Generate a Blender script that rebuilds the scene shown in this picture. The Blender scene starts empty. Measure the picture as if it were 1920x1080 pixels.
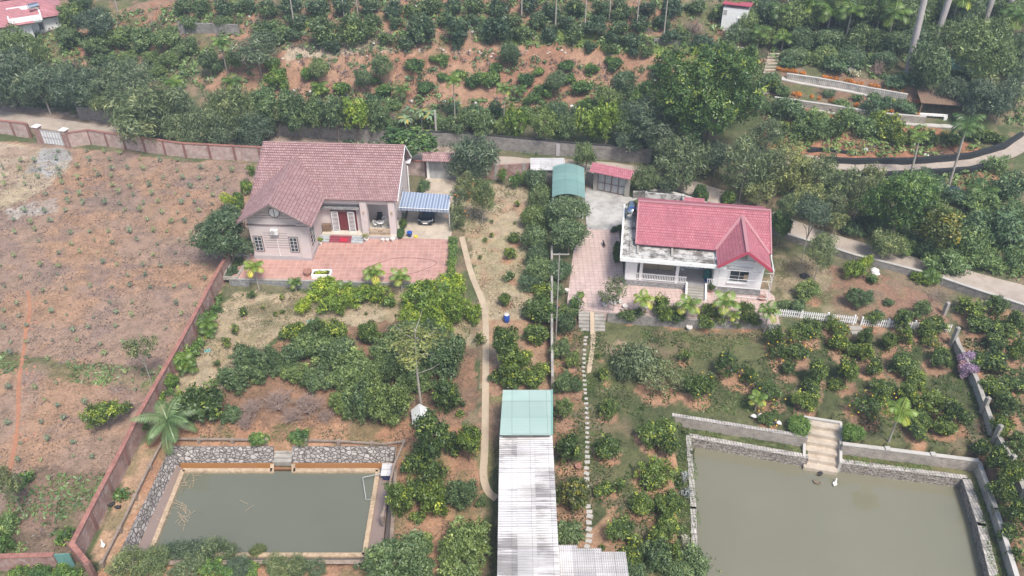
import bpy, math, random
import numpy as np
from mathutils import Vector, Matrix
R = math.radians
scene = bpy.context.scene
C = scene.collection

# ------------------------------------------------------------------ camera
FPX = 1550.0; TH = R(36.5); CH = 50.0
cam_d = bpy.data.cameras.new('camera'); cam = bpy.data.objects.new('camera', cam_d); C.objects.link(cam)
cam.location = (0, 0, CH); cam.rotation_euler = (R(90) - TH, 0, 0)
cam_d.sensor_width = 36.0; cam_d.lens = 36.0 * FPX / 1920.0
cam_d.clip_start = 1.0; cam_d.clip_end = 6000.0
scene.camera = cam
# ------------------------------------------------------------------ sky, sun, exposure
SUN_EL, SUN_AZ = R(58), R(152)          # azimuth clockwise from +Y (north)
w = bpy.data.worlds.new('World'); scene.world = w; w.use_nodes = True
nt = w.node_tree; bg = nt.nodes['Background']
sky = nt.nodes.new('ShaderNodeTexSky'); sky.sky_type = 'NISHITA'; sky.sun_disc = False
sky.sun_elevation = SUN_EL; sky.sun_rotation = SUN_AZ
sky.air_density = 1.0; sky.dust_density = 3.0; sky.ozone_density = 1.0
nt.links.new(sky.outputs[0], bg.inputs[0]); bg.inputs[1].default_value = 0.10
sl = bpy.data.lights.new('sun', 'SUN'); sl.energy = 2.4; sl.angle = R(14); sl.color = (1.0, 0.94, 0.85)
so = bpy.data.objects.new('sun', sl); C.objects.link(so)
sd = Vector((math.sin(SUN_AZ) * math.cos(SUN_EL), math.cos(SUN_AZ) * math.cos(SUN_EL), math.sin(SUN_EL)))
so.rotation_euler = (-sd).to_track_quat('-Z', 'Y').to_euler(); so.location = sd * 120
vs = scene.view_settings; vs.view_transform = 'Standard'; vs.look = 'None'; vs.exposure = 0.92; vs.gamma = 1.0
vs.use_curve_mapping = False

# ------------------------------------------------------------------ geometry of the view (where a photo point meets the ground)
cT, sT = math.cos(TH), math.sin(TH)
def P(px, py, z=0.0):
    u = (px - 960) / FPX; v = (540 - py) / FPX
    dx, dy, dz = u, cT + v * sT, -sT + v * cT
    t = (z - CH) / dz
    return (dx * t, dy * t)
def Q(X, Y, Z):
    z = Z - CH; dep = Y * cT - z * sT; up = Y * sT + z * cT
    return 960 + FPX * X / dep, 540 - FPX * up / dep, dep
def ZV(X, Y, py):
    v = (540 - py) / FPX
    return (v * Y * cT - Y * sT) / (cT + v * sT) + CH

# ------------------------------------------------------------------ terrain heights
CP = """0 260 .6,250 290 .4,480 310 .2,0 400 .1,250 400 0,0 540 -.6,250 540 -.5,400 500 -.4,0 700 -1.1,250 720 -1.2,0 850 -1.6,200 850 -1.6,0 1080 -2.1,150 1060 -2.1,
450 565 -1.05,650 565 -1.05,850 565 -1.0,400 700 -1.3,600 700 -1.3,850 700 -1.3,330 815 -1.8,700 815 -1.85,600 760 -1.6,880 820 -1.7,830 900 -1.9,800 1000 -2.1,900 1070 -2.2,240 1000 -2.1,
900 350 0,1000 350 0,930 430 -.15,1000 500 -.4,960 600 -.8,960 700 -1.1,1000 900 -1.7,
1100 420 0,1180 340 .1,1500 490 .1,1560 540 .1,1700 560 .1,1600 590 0,1490 590 0,
1100 620 -1.15,1300 630 -1.15,1600 640 -1.1,1750 650 -1.0,1150 780 -1.6,1240 900 -1.8,1240 1060 -2.2,1400 720 -1.5,1600 720 -1.4,1540 780 -1.7,1700 820 -1.7,1100 900 -1.8,1100 1060 -2.2,
1830 620 -.6,1890 700 -.8,1900 850 -1.3,1910 1060 -2.2,1960 900 -1.2,
0 205 .8,200 238 .8,500 262 .8,850 288 .6,1200 310 .45,1290 352 .4,1400 392 .5,1490 430 .6,1700 490 .7,1920 555 .6,-60 190 .8,2000 580 .6,
0 165 1.5,250 190 1.5,500 205 2,700 205 2.3,900 205 2.7,1040 210 2.6,1150 240 2.2,1250 250 2.2,
60 100 4.5,250 120 3.5,420 170 3.0,420 130 4.6,550 185 3,550 110 6.2,700 180 3.2,700 100 7.4,900 180 3.4,900 92 8,1050 180 3.3,1050 82 8.2,1200 180 3.6,1220 105 7.4,1300 120 7,
1430 80 8,1330 60 8.6,100 20 8,400 40 8.6,400 0 10.4,700 0 11,1000 0 11.6,1300 0 11.8,1600 0 13.5,1900 0 14,600 60 8.4,900 50 9.4,1150 50 9.6,
1480 290 2.4,1700 312 2.7,1880 280 3.1,1400 300 1.9,1400 220 3.6,1600 400 1.6,1800 400 2,1900 450 1.7,1600 350 2.2,1750 470 1.0,
1450 240 3.8,1700 250 3.9,1450 190 5.2,1700 205 5.3,1450 140 7,1700 160 7.1,1560 60 9.6,1750 60 10.2,1860 150 7.5,1900 100 9,1920 220 4.4,
-200 300 1,-200 600 -.6,-200 1000 -1.8,2100 300 3.4,2150 500 1.5,2100 800 -.5,2100 1080 -2,-200 100 5,2100 100 10,960 1200 -2.4"""
cpx, cpz = [], []
for t in CP.replace('\n', '').split(','):
    a, b, c_ = map(float, t.split()); cpx.append(P(a, b, c_)); cpz.append(c_)
cpx = np.array(cpx); cpz = np.array(cpz)
_A = np.sqrt(((cpx[:, None] - cpx[None]) ** 2).sum(-1) + 4.0)
_n = len(cpz); _M = np.zeros((_n + 1, _n + 1)); _M[:_n, :_n] = _A + np.eye(_n) * -0.3; _M[:_n, _n] = 1; _M[_n, :_n] = 1
_W = np.linalg.solve(_M, np.append(cpz, 0))
def vnoise(x, y, sc, seed=0):
    r = np.random.RandomState(seed + 17).rand(256, 256)
    x = np.asarray(x) / sc; y = np.asarray(y) / sc
    i = np.floor(x).astype(int); j = np.floor(y).astype(int); fx = x - i; fy = y - j
    fx = fx * fx * (3 - 2 * fx); fy = fy * fy * (3 - 2 * fy)
    g = lambda a, b: r[a % 256, b % 256]
    return (g(i, j) * (1 - fx) * (1 - fy) + g(i + 1, j) * fx * (1 - fy) + g(i, j + 1) * (1 - fx) * fy + g(i + 1, j + 1) * fx * fy) - .5
def base_h(X, Y):
    Xc = np.clip(X, -75, 85); Yc = np.clip(Y, 30, 132); out = np.zeros_like(Xc)
    for k in range(0, len(Xc), 20000):
        d = np.sqrt((Xc[k:k + 20000, None] - cpx[None, :, 0]) ** 2 + (Yc[k:k + 20000, None] - cpx[None, :, 1]) ** 2 + 4.0)
        out[k:k + 20000] = d @ _W[:_n] + _W[_n]
    out += np.clip(Y - 132, 0, 260) * .13
    return out + .16 * vnoise(X, Y, 2.6, 1) + .10 * vnoise(X, Y, .9, 2)
def inpoly(X, Y, poly):
    c = np.zeros(X.shape, bool); n = len(poly)
    for i in range(n):
        x1, y1 = poly[i]; x2, y2 = poly[(i + 1) % n]
        if y1 == y2: continue
        cond = ((y1 > Y) != (y2 > Y)) & (X < (x2 - x1) * (Y - y1) / (y2 - y1) + x1)
        c ^= cond
    return c
def PP(s, z=0.0):
    return [P(float(a.split()[0]), float(a.split()[1]), z) for a in s.split(',')]
# level pads and sunk ponds
PAD1 = [(-29.4, 69.1), (-6.3, 68.1), (-5.6, 90.0), (-11.0, 90.6), (-11.5, 86.0), (-27.5, 87.0), (-28.6, 78)]
PAD2 = PP('1062 576,1142 584,1462 606,1452 500,1440 372,1190 372,1100 352,1052 372,1062 480')
WATER1 = PP('345 884,708 884,684 1037,281 1037', -3.1)
FOOT1 = PP('327 866,738 866,720 1055,240 1055', -3.15)
TOP1 = PP('322 838,742 838,728 1050,220 1052', -2.0)
WATER2 = PP('1295 829,1516 863,1520 856,1571 862,1574 875,1799 905,1866 1150,1314 1150', -3.8)
BANK2 = PP('1268 798,1297 812,1322 1150,1262 1150', -2.75)
STAIR2 = PP('1510 786,1578 797,1574 866,1516 858', -2.4)
TERR2 = PP('1272 800,1514 830,1519 852,1295 816', -2.75)
TERR2B = PP('1578 838,1836 868,1910 1095,1866 1095,1812 893,1578 866', -2.75)
PADS = [(PP('1834 858,1856 858,1932 1100,1908 1100', -1.7), -1.72), (PP('1290 812,1518 850,1518 868,1290 834', -2.7), -5.0), (PP('1568 858,1815 886,1815 910,1568 880', -2.7), -5.0), (PP('1794 888,1832 888,1896 1150,1840 1150', -2.7), -5.0), (PAD1, -.06), (PAD2, -.06), (TOP1, -3.6), (BANK2, -2.8), (STAIR2, -5.0), (TERR2, -5.0), (TERR2B, -5.0), (WATER2, -5.0)]
gx = np.arange(-78, 88.01, .3); gy = np.arange(27, 142.01, .3)
def grow(a, n, k):
    o = []; v = a; st = .6
    for i in range(n): st *= 1.35; v += st * k; o.append(v)
    return o
GX = np.array(grow(gx[0], 22, -1)[::-1] + list(gx) + grow(gx[-1], 22, 1))
GY = np.array(grow(gy[0], 22, -1)[::-1] + list(gy) + grow(gy[-1], 23, 1))
MX, MY = np.meshgrid(GX, GY); fX, fY = MX.ravel(), MY.ravel()
HZ = base_h(fX, fY)
for poly, z in PADS: HZ[inpoly(fX, fY, poly)] = z
HZg = HZ.reshape(MX.shape)[22:22 + len(gy), 22:22 + len(gx)]
def hz(x, y):
    i = (np.clip(np.asarray(x, float), -77.9, 87.5) + 78) / .3; j = (np.clip(np.asarray(y, float), 27.1, 141.5) - 27) / .3
    a = np.floor(i).astype(int); b = np.floor(j).astype(int); a = np.clip(a, 0, HZg.shape[1] - 2); b = np.clip(b, 0, HZg.shape[0] - 2)
    fx = i - a; fy = j - b
    return HZg[b, a] * (1 - fx) * (1 - fy) + HZg[b, a + 1] * fx * (1 - fy) + HZg[b + 1, a] * (1 - fx) * fy + HZg[b + 1, a + 1] * fx * fy
_ts = np.linspace(30, 260, 2400)
def G(px, py):
    u = (px - 960) / FPX; v = (540 - py) / FPX
    d = np.array([u, cT + v * sT, -sT + v * cT]); d /= np.linalg.norm(d)
    X = d[0] * _ts; Y = d[1] * _ts; Z = CH + d[2] * _ts
    f = Z - hz(X, Y); k = int(np.argmax(f < 0))
    if f[k] >= 0: k = len(_ts) - 1
    if k == 0: k = 1
    a = f[k - 1] / (f[k - 1] - f[k]); t = _ts[k - 1] + a * (_ts[k] - _ts[k - 1])
    return d[0] * t, d[1] * t, CH + d[2] * t

# ------------------------------------------------------------------ object helpers
def tag(o, label=None, cat=None, group=None, kind=None):
    if label: o['label'] = label
    if cat: o['category'] = cat
    if group: o['group'] = group
    if kind: o['kind'] = kind
    elif label and cat: o['kind'] = 'thing'
    return o
def thing(name, label, cat, loc=(0, 0, 0), rz=0, group=None):
    o = bpy.data.objects.new(name, None); C.objects.link(o); o.empty_display_size = .3
    o.location = loc; o.rotation_euler = (0, 0, rz)
    return tag(o, label, cat, group)
def link(name, me, parent=None, loc=None, rot=None, scale=None):
    o = bpy.data.objects.new(name, me); C.objects.link(o)
    if parent: o.parent = parent
    if loc: o.location = loc
    if rot: o.rotation_euler = rot
    if scale: o.scale = scale
    return o
class MB:
    def __init__(s): s.v = []; s.f = []; s.m = []; s.sm = []
    def add(s, vs, fs, mi=0, smooth=False):
        n = len(s.v); s.v += [tuple(p) for p in vs]; s.f += [tuple(i + n for i in f) for f in fs]
        s.m += [mi] * len(fs); s.sm += [smooth] * len(fs); return s
    def box(s, x0, x1, y0, y1, z0, z1, mi=0, M=None):
        vs = [(x, y, z) for z in (z0, z1) for y in (y0, y1) for x in (x0, x1)]
        if M is not None: vs = [M @ Vector(p) for p in vs]
        return s.add(vs, [(0, 2, 3, 1), (4, 5, 7, 6), (0, 1, 5, 4), (2, 6, 7, 3), (0, 4, 6, 2), (1, 3, 7, 5)], mi)
    def bar(s, a, b, w, h=None, mi=0):
        a = Vector(a); b = Vector(b); d = b - a; L = d.length
        if L < 1e-6: return s
        h = h or w; d.normalize(); up = Vector((0, 0, 1)) if abs(d.z) < .95 else Vector((1, 0, 0))
        x = d.cross(up).normalized(); y = x.cross(d)
        vs = [p + x * (i * w / 2) + y * (j * h / 2) for p in (a, b) for i, j in ((-1, -1), (1, -1), (1, 1), (-1, 1))]
        return s.add(vs, [(3, 2, 1, 0), (4, 5, 6, 7), (0, 1, 5, 4), (1, 2, 6, 5), (2, 3, 7, 6), (3, 0, 4, 7)], mi)
    def tube(s, pts, rad, n=8, mi=0, cap=True, smooth=True):
        pts = [Vector(p) for p in pts]; rings = []; px = None
        for i, p in enumerate(pts):
            d = (pts[min(i + 1, len(pts) - 1)] - pts[max(i - 1, 0)]).normalized()
            if px is None: px = d.cross(Vector((.3, .9, .2))).normalized()
            px = (px - d * px.dot(d)).normalized(); y = d.cross(px)
            r = rad[i] if hasattr(rad, '__len__') else rad
            rings.append([p + (px * math.cos(a) + y * math.sin(a)) * r for a in [2 * math.pi * k / n for k in range(n)]])
        vs = [q for r_ in rings for q in r_]; fs = []
        for i in range(len(pts) - 1):
            for k in range(n):
                k2 = (k + 1) % n; fs.append((i * n + k, i * n + k2, (i + 1) * n + k2, (i + 1) * n + k))
        s.add(vs, fs, mi, smooth)
        if cap: s.add(rings[0], [tuple(range(n))[::-1]], mi); s.add(rings[-1], [tuple(range(n))], mi)
        return s
    def lathe(s, prof, c=(0, 0, 0), n=16, mi=0, smooth=True):
        vs = [(c[0] + r * math.cos(2 * math.pi * k / n), c[1] + r * math.sin(2 * math.pi * k / n), c[2] + z) for r, z in prof for k in range(n)]
        fs = [(i * n + k, i * n + (k + 1) % n, (i + 1) * n + (k + 1) % n, (i + 1) * n + k) for i in range(len(prof) - 1) for k in range(n)]
        s.add(vs, fs, mi, smooth)
        if prof[0][0] > 0: s.add(vs[:n], [tuple(range(n))[::-1]], mi)
        if prof[-1][0] > 0: s.add(vs[-n:], [tuple(range(n))], mi)
        return s
    def prism(s, poly, z0, z1, mi=0):
        n = len(poly); a = sum(poly[i][0] * poly[(i + 1) % n][1] - poly[(i + 1) % n][0] * poly[i][1] for i in range(n))
        if a < 0: poly = poly[::-1]
        vs = [(x, y, z0) for x, y in poly] + [(x, y, z1) for x, y in poly]
        fs = [tuple(range(n))[::-1], tuple(range(n, 2 * n))] + [(i, (i + 1) % n, n + (i + 1) % n, n + i) for i in range(n)]
        return s.add(vs, fs, mi)
    def slab(s, quad, th, mi=0):           # quad of 3D points given counter-clockwise seen from above, thickened downwards
        q = [Vector(p) for p in quad]; nrm = (q[1] - q[0]).cross(q[2] - q[0]).normalized()
        n = len(q); lo = [p - nrm * th for p in q]
        return s.add(q + lo, [tuple(range(n)), tuple(range(n, 2 * n))[::-1]] + [(n + i, n + (i + 1) % n, (i + 1) % n, i) for i in range(n)], mi)
    def mesh(s, name, mats):
        me = bpy.data.meshes.new(name); me.from_pydata(s.v, [], s.f)
        for m_ in (mats if isinstance(mats, (list, tuple)) else [mats]): me.materials.append(m_)
        me.polygons.foreach_set('material_index', s.m); me.polygons.foreach_set('use_smooth', s.sm)
        uv = me.uv_layers.new(name='UVMap'); co = s.v; data = [0.0] * (2 * len(me.loops))
        for p in me.polygons:
            n = p.normal
            u = Vector((-n.y, n.x, 0))
            if u.length < .05: u = Vector((1, 0, 0)); v = Vector((0, 1, 0))
            else:
                u.normalize(); v = n.cross(u)
            for li in p.loop_indices:
                c = Vector(co[me.loops[li].vertex_index]); data[2 * li] = c.dot(u); data[2 * li + 1] = c.dot(v)
        uv.data.foreach_set('uv', data); me.update(); return me
    def build(s, name, mats, parent=None, label=None, cat=None, group=None, kind=None, **k):
        o = link(name, s.mesh(name, mats), parent, **k); return tag(o, label, cat, group, kind)

# ------------------------------------------------------------------ materials
def newmat(name):
    m = bpy.data.materials.new(name); m.use_nodes = True; t = m.node_tree; return m, t, t.nodes['Principled BSDF']
def N(t, typ, **k):
    n = t.nodes.new(typ)
    for a, b in k.items(): setattr(n, a, b)
    return n
def L(t, a, b): t.links.new(a, b)
def noise(t, vec, scale, detail=4, rough=.6):
    n = N(t, 'ShaderNodeTexNoise'); n.inputs['Scale'].default_value = scale; n.inputs['Detail'].default_value = detail
    n.inputs['Roughness'].default_value = rough; L(t, vec, n.inputs['Vector']); return n.outputs['Fac']
def ramp(t, fac, stops):
    n = N(t, 'ShaderNodeValToRGB'); e = n.color_ramp.elements
    while len(e) < len(stops): e.new(.5)
    for i, (p, c) in enumerate(stops):
        e[i].position = p; e[i].color = (*c, 1) if len(c) == 3 else c
    L(t, fac, n.inputs[0]); return n.outputs[0]
def mix(t, a, b, fac, mode='MIX'):
    n = N(t, 'ShaderNodeMix', data_type='RGBA', blend_type=mode)
    for s_, v in ((0, fac), (6, a), (7, b)):
        if isinstance(v, (int, float)): n.inputs[s_].default_value = v
        elif isinstance(v, tuple): n.inputs[s_].default_value = (*v, 1) if len(v) == 3 else v
        else: L(t, v, n.inputs[s_])
    return n.outputs[2]
def bump(t, b, h, st=.3, dist=.02):
    n = N(t, 'ShaderNodeBump'); n.inputs['Strength'].default_value = st; n.inputs['Distance'].default_value = dist
    L(t, h, n.inputs['Height']); L(t, n.outputs[0], b.inputs['Normal'])
def g3(v): return (v, v, v)
def UVv(t): return N(t, 'ShaderNodeTexCoord').outputs['UV']
def OBv(t): return N(t, 'ShaderNodeTexCoord').outputs['Object']
def paint(name, col, rough=.7, var=.18, sc=1.2, metal=0, dirt=None, dcol=(.1, .09, .08), bmp=.1, spec=None):
    m, t, b = newmat(name); v = OBv(t)
    f = noise(t, v, sc, 5, .65); c = mix(t, tuple(x * (1 - var) for x in col), tuple(min(1, x * (1 + var)) for x in col), ramp(t, f, [(.3, g3(0)), (.7, g3(1))]))
    if dirt:
        f2 = noise(t, v, sc * 2.7, 8, .75); c = mix(t, c, dcol, ramp(t, f2, [(.62 - dirt * .3, g3(0)), (.72, g3(.85))]))
    L(t, c, b.inputs['Base Color']); b.inputs['Roughness'].default_value = rough; b.inputs['Metallic'].default_value = metal
    if spec is not None: b.inputs['Specular IOR Level'].default_value = spec
    if bmp: bump(t, b, noise(t, v, sc * 12, 4), bmp, .02)
    return m
def brick(name, c1, c2, mortar, w=.22, h=.075, msz=.012, rough=.9, off=.5, var=.35, bmp=.5, dirt=0, dcol=(.08, .07, .06), patch=None):
    m, t, b = newmat(name); v = UVv(t)
    n = N(t, 'ShaderNodeTexBrick'); n.offset = off; n.inputs['Scale'].default_value = 1; n.inputs['Brick Width'].default_value = w
    n.inputs['Row Height'].default_value = h; n.inputs['Mortar Size'].default_value = msz; n.inputs['Mortar Smooth'].default_value = .2
    n.inputs['Color1'].default_value = (*c1, 1); n.inputs['Color2'].default_value = (*c2, 1); n.inputs['Mortar'].default_value = (*mortar, 1)
    L(t, v, n.inputs['Vector'])
    f = noise(t, v, .8, 6, .7); c = mix(t, n.outputs['Color'], ramp(t, f, [(.3, g3(1 - var)), (.7, g3(1 + var * .6))]), 1.0, 'MULTIPLY')
    if patch: c = mix(t, c, patch, ramp(t, noise(t, v, 1.3, 6, .7), [(.48, g3(0)), (.62, g3(.8))]))
    if dirt: c = mix(t, c, dcol, ramp(t, noise(t, v, 1.7, 8, .75), [(.6 - .3 * dirt, g3(0)), (.7, g3(.8))]))
    L(t, c, b.inputs['Base Color']); b.inputs['Roughness'].default_value = rough
    inv = N(t, 'ShaderNodeMath', operation='SUBTRACT'); inv.inputs[0].default_value = 1; L(t, n.outputs['Fac'], inv.inputs[1]); bump(t, b, inv.outputs[0], bmp, .02)
    return m
def rubble(name, sc=2.6, c1=(.5, .47, .45), c2=(.28, .25, .24), gap=(.05, .04, .035), stretch=(1, 1.3, 1), edge=.07):
    m, t, b = newmat(name); mp = N(t, 'ShaderNodeMapping'); mp.inputs['Scale'].default_value = stretch; L(t, UVv(t), mp.inputs[0])
    nz = N(t, 'ShaderNodeTexNoise'); nz.inputs['Scale'].default_value = 3; L(t, mp.outputs[0], nz.inputs['Vector'])
    vm = mix(t, mp.outputs[0], nz.outputs['Color'], .12)
    a = N(t, 'ShaderNodeTexVoronoi'); a.feature = 'DISTANCE_TO_EDGE'; a.inputs['Scale'].default_value = sc; L(t, vm, a.inputs['Vector'])
    d = N(t, 'ShaderNodeTexVoronoi'); d.inputs['Scale'].default_value = sc; L(t, vm, d.inputs['Vector'])
    sep = N(t, 'ShaderNodeSeparateColor'); L(t, d.outputs['Color'], sep.inputs[0])
    c = mix(t, c2, c1, sep.outputs[0]); c = mix(t, gap, c, ramp(t, a.outputs['Distance'], [(edge * .5, g3(0)), (edge * 1.6, g3(1))]))
    L(t, c, b.inputs['Base Color']); b.inputs['Roughness'].default_value = .9
    bump(t, b, ramp(t, a.outputs['Distance'], [(0, g3(0)), (.18, g3(1))]), .8, .06); return m
def leafmat(name, dark, mid, tip, rough=.45, trans=.16, hv=.3):
    m, t, b = newmat(name)
    a = N(t, 'ShaderNodeAttribute'); a.attribute_name = 'tone'
    c = ramp(t, a.outputs['Fac'], [(.05, tuple(x * .8 for x in dark)), (.52, mid), (.78, tuple(.7 * x + .3 * y for x, y in zip(mid, tip))), (.95, tip)])
    oi = N(t, 'ShaderNodeObjectInfo'); r_ = ramp(t, oi.outputs['Random'], [(0, (1 - hv, 1 - hv * .8, 1 - hv * .5)), (.5, (1, 1, 1)), (1, (1 + hv * 1.4, 1 + hv, 1 - hv * .3))])
    c = mix(t, c, r_, 1.0, 'MULTIPLY')
    L(t, c, b.inputs['Base Color']); b.inputs['Roughness'].default_value = rough; b.inputs['Specular IOR Level'].default_value = .5
    tr = N(t, 'ShaderNodeBsdfTranslucent'); L(t, c, tr.inputs[0]); ms = N(t, 'ShaderNodeMixShader'); ms.inputs[0].default_value = trans
    out = t.nodes['Material Output']; L(t, b.outputs[0], ms.inputs[1]); L(t, tr.outputs[0], ms.inputs[2]); L(t, ms.outputs[0], out.inputs[0]); return m
MT = {}
MT['white'] = paint('white_paint', (.86, .86, .86), .6, .05, .8, dirt=.12, dcol=(.45, .43, .4), bmp=.02)
MT['beige'] = paint('beige_paint', (.60, .53, .52), .75, .05, .6, dirt=.1, dcol=(.42, .38, .36), bmp=.02)
MT['trim'] = paint('grey_brown_trim', (.20, .16, .16), .6, .1, 3)
MT['greytrim'] = paint('grey_render', (.42, .40, .41), .7, .08, 2)
MT['conc'] = paint('old_concrete', (.36, .34, .31), .9, .25, .7, dirt=.35, dcol=(.16, .14, .12))
def stained(name, c1, c2, sc, lo, hi):
    m, t, b = newmat(name); v = OBv(t); L(t, mix(t, mix(t, c1, tuple(x * 1.25 for x in c1), noise(t, v, 6, 3)), c2, ramp(t, noise(t, v, sc, 9, .72), [(lo, g3(0)), (hi, g3(.92))])), b.inputs['Base Color']); b.inputs['Roughness'].default_value = .9; return m
MT['roofconc'] = stained('stained_roof_concrete', (.46, .45, .43), (.11, .10, .09), 1.1, .46, .58)
MT['courtconc'] = stained('stained_courtyard_concrete', (.46, .45, .43), (.26, .25, .24), .35, .42, .62)
MT['drive'] = paint('tan_driveway_concrete', (.50, .43, .35), .9, .2, .5, dirt=.45, dcol=(.33, .25, .18))
MT['paleconc'] = paint('pale_concrete', (.47, .45, .42), .9, .14, .35, dirt=.25, dcol=(.30, .27, .23))
MT['tanconc'] = paint('sandy_concrete', (.46, .37, .27), .9, .12, .8, dirt=.15, dcol=(.3, .22, .15))
MT['road'] = paint('dusty_concrete_road', (.40, .34, .29), .92, .18, .5, dirt=.3, dcol=(.26, .19, .14))
MT['cream'] = paint('cream_ledge', (.50, .38, .26), .85, .25, 1.5, dirt=.6, dcol=(.24, .16, .10))
MT['roofplain'] = paint('roof_trim_pink', (.42, .20, .22), .5, .08, 2)
MT['roofred'] = paint('roof_trim_crimson', (.45, .075, .12), .45, .08, 2)
MT['brickred'] = brick('pink_red_brick', (.27, .11, .09), (.36, .18, .15), (.40, .34, .31), patch=(.45, .36, .34), dirt=.25, dcol=(.2, .1, .09))
MT['brickpink'] = brick('whitewashed_pink_brick', (.38, .23, .20), (.48, .32, .28), (.50, .45, .42), patch=(.54, .46, .44), dirt=.12, dcol=(.3, .2, .18))
MT['brickdark'] = brick('dark_red_brick_pier', (.22, .08, .065), (.28, .12, .1), (.26, .2, .18))
MT['brickcap'] = brick('brick_coping', (.30, .11, .09), (.40, .18, .14), (.3, .2, .17), w=.12, h=.25)
MT['block'] = brick('grey_block', (.27, .25, .24), (.36, .34, .31), (.20, .18, .17), w=.34, h=.16, msz=.018, dirt=.35)
MT['blocktan'] = brick('tan_block_masonry', (.38, .33, .29), (.48, .43, .38), (.24, .21, .19), w=.36, h=.13, msz=.02, dirt=.25, dcol=(.13, .11, .1))
MT['capblock'] = brick('pale_coping_bricks', (.42, .40, .38), (.54, .50, .46), (.2, .18, .17), w=.24, h=.6, msz=.025, off=0, dirt=.3)
MT['rubble'] = rubble('mortared_rubble', 3.1, (.46, .43, .41), (.24, .22, .21), (.10, .085, .075))
MT['drystone'] = rubble('flat_laid_stone', 3.2, (.46, .42, .38), (.27, .23, .21), (.09, .07, .06), (1, 2.6, 1), .06)
MT['stonegrey'] = rubble('grey_plinth_stone', 5, (.42, .42, .42), (.25, .25, .26), (.12, .12, .12), (1, 1.5, 1), .03)
MT['patio1'] = brick('red_patio_tile', (.46, .25, .21), (.51, .29, .245), (.56, .41, .36), w=.6, h=.6, msz=.025, off=0, rough=.55, var=.22, bmp=.05, dirt=.12, dcol=(.33, .22, .18))
MT['patio2'] = brick('pale_patio_tile', (.55, .42, .38), (.60, .46, .42), (.42, .30, .27), w=.5, h=.5, msz=.03, off=0, rough=.6, var=.22, bmp=.05, dirt=.15, dcol=(.36, .29, .26))
MT['floor'] = brick('porch_floor_tile', (.58, .54, .46), (.62, .57, .49), (.5, .45, .4), w=.5, h=.5, msz=.01, off=0, rough=.3, var=.05, bmp=.02)
MT['woodred'] = paint('dark_red_wood', (.14, .025, .03), .35, .3, 5)
MT['wood'] = paint('weathered_wood', (.20, .13, .09), .8, .3, 4)
MT['carpet'] = paint('red_carpet', (.50, .02, .05), .95, .15, 3)
MT['marble'] = paint('grey_marble_steps', (.40, .43, .44), .4, .35, 3, dirt=.3, dcol=(.2, .23, .25))
MT['redmarble'] = paint('maroon_marble', (.27, .07, .09), .4, .25, 4)
MT['glass'] = paint('dark_window_glass', (.035, .045, .055), .08, .2, 1, bmp=0)
MT['metalgrey'] = paint('grey_gate_metal', (.40, .42, .43), .5, .12, 1.5, dirt=.2, dcol=(.28, .24, .2))
MT['metalwhite'] = paint('white_metal', (.72, .74, .75), .4, .06, 2)
MT['metaldark'] = paint('dark_metal', (.05, .05, .05), .5, .2, 4)
MT['rust'] = paint('rusty_bar', (.17, .09, .07), .8, .25, 6)
MT['steel'] = paint('stainless_steel', (.62, .64, .66), .22, .04, 2, metal=1, bmp=0)
MT['blue'] = paint('blue_plastic', (.02, .09, .42), .45, .1, 3)
MT['bluedark'] = paint('navy_plastic', (.02, .03, .10), .45, .1, 3)
MT['teal'] = paint('teal_sheet', (.20, .40, .37), .5, .08, 1)
MT['tealdark'] = paint('teal_door_metal', (.13, .27, .25), .6, .15, 2)
MT['pot'] = paint('pale_ceramic', (.62, .58, .55), .6, .12, 4)
MT['terracotta'] = paint('terracotta', (.33, .17, .13), .8, .2, 4)
MT['potsoil'] = paint('pot_soil', (.10, .07, .05), 1, .3, 8)
MT['yellow'] = paint('yellow_petals', (.65, .45, .03), .7, .2, 8)
MT['orange'] = paint('orange_petals', (.80, .22, .02), .7, .2, 6)
MT['red'] = paint('red_plastic', (.55, .03, .06), .5, .1, 4)
MT['whiteflower'] = paint('white_petals', (.8, .8, .78), .7, .05, 8)
MT['purple'] = paint('purple_petals', (.50, .27, .50), .7, .25, 8)
MT['bark'] = paint('grey_brown_bark', (.20, .16, .13), .95, .3, 3, bmp=.4)
MT['barkpale'] = paint('pale_bark', (.38, .34, .30), .9, .2, 3, bmp=.3)
MT['barktwig'] = paint('dry_twigs', (.36, .27, .23), .95, .3, 3)
MT['royal'] = paint('smooth_grey_palm_trunk', (.44, .40, .40), .85, .15, .6, dirt=.2, dcol=(.25, .22, .21))
MT['plastic'] = paint('white_plastic', (.74, .74, .74), .6, .05, 4)
MT['tyre'] = paint('tyre_rubber', (.02, .02, .02), .8, .2, 8)
MT['black'] = paint('black_plastic', (.03, .03, .035), .5, .2, 4)
MT['darknet'] = paint('black_shade_net', (.018, .022, .026), .9, .4, 3, bmp=.5)
MT['rock'] = paint('pale_limestone', (.52, .47, .42), .9, .2, 3, bmp=.5)
MT['track'] = paint('trodden_red_earth', (.36, .17, .10), .95, .2, 3)
MT['concbrown'] = paint('brown_weathered_concrete', (.28, .22, .18), .9, .25, 1.2, dirt=.4, dcol=(.13, .1, .08))
MT['redrock'] = paint('red_clods', (.42, .21, .14), .95, .2, 4, bmp=.5)
MT['cloth'] = paint('green_cloth', (.05, .18, .17), .9, .5, 4)
MT['feather'] = paint('white_feathers', (.75, .73, .69), .8, .08, 6)
MT['featherdark'] = paint('black_feathers', (.03, .03, .035), .7, .3, 6)
MT['featherbrown'] = paint('brown_feathers', (.22, .17, .12), .8, .3, 8)
MT['bill'] = paint('orange_bill', (.6, .25, .04), .6, .1, 8)
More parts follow.
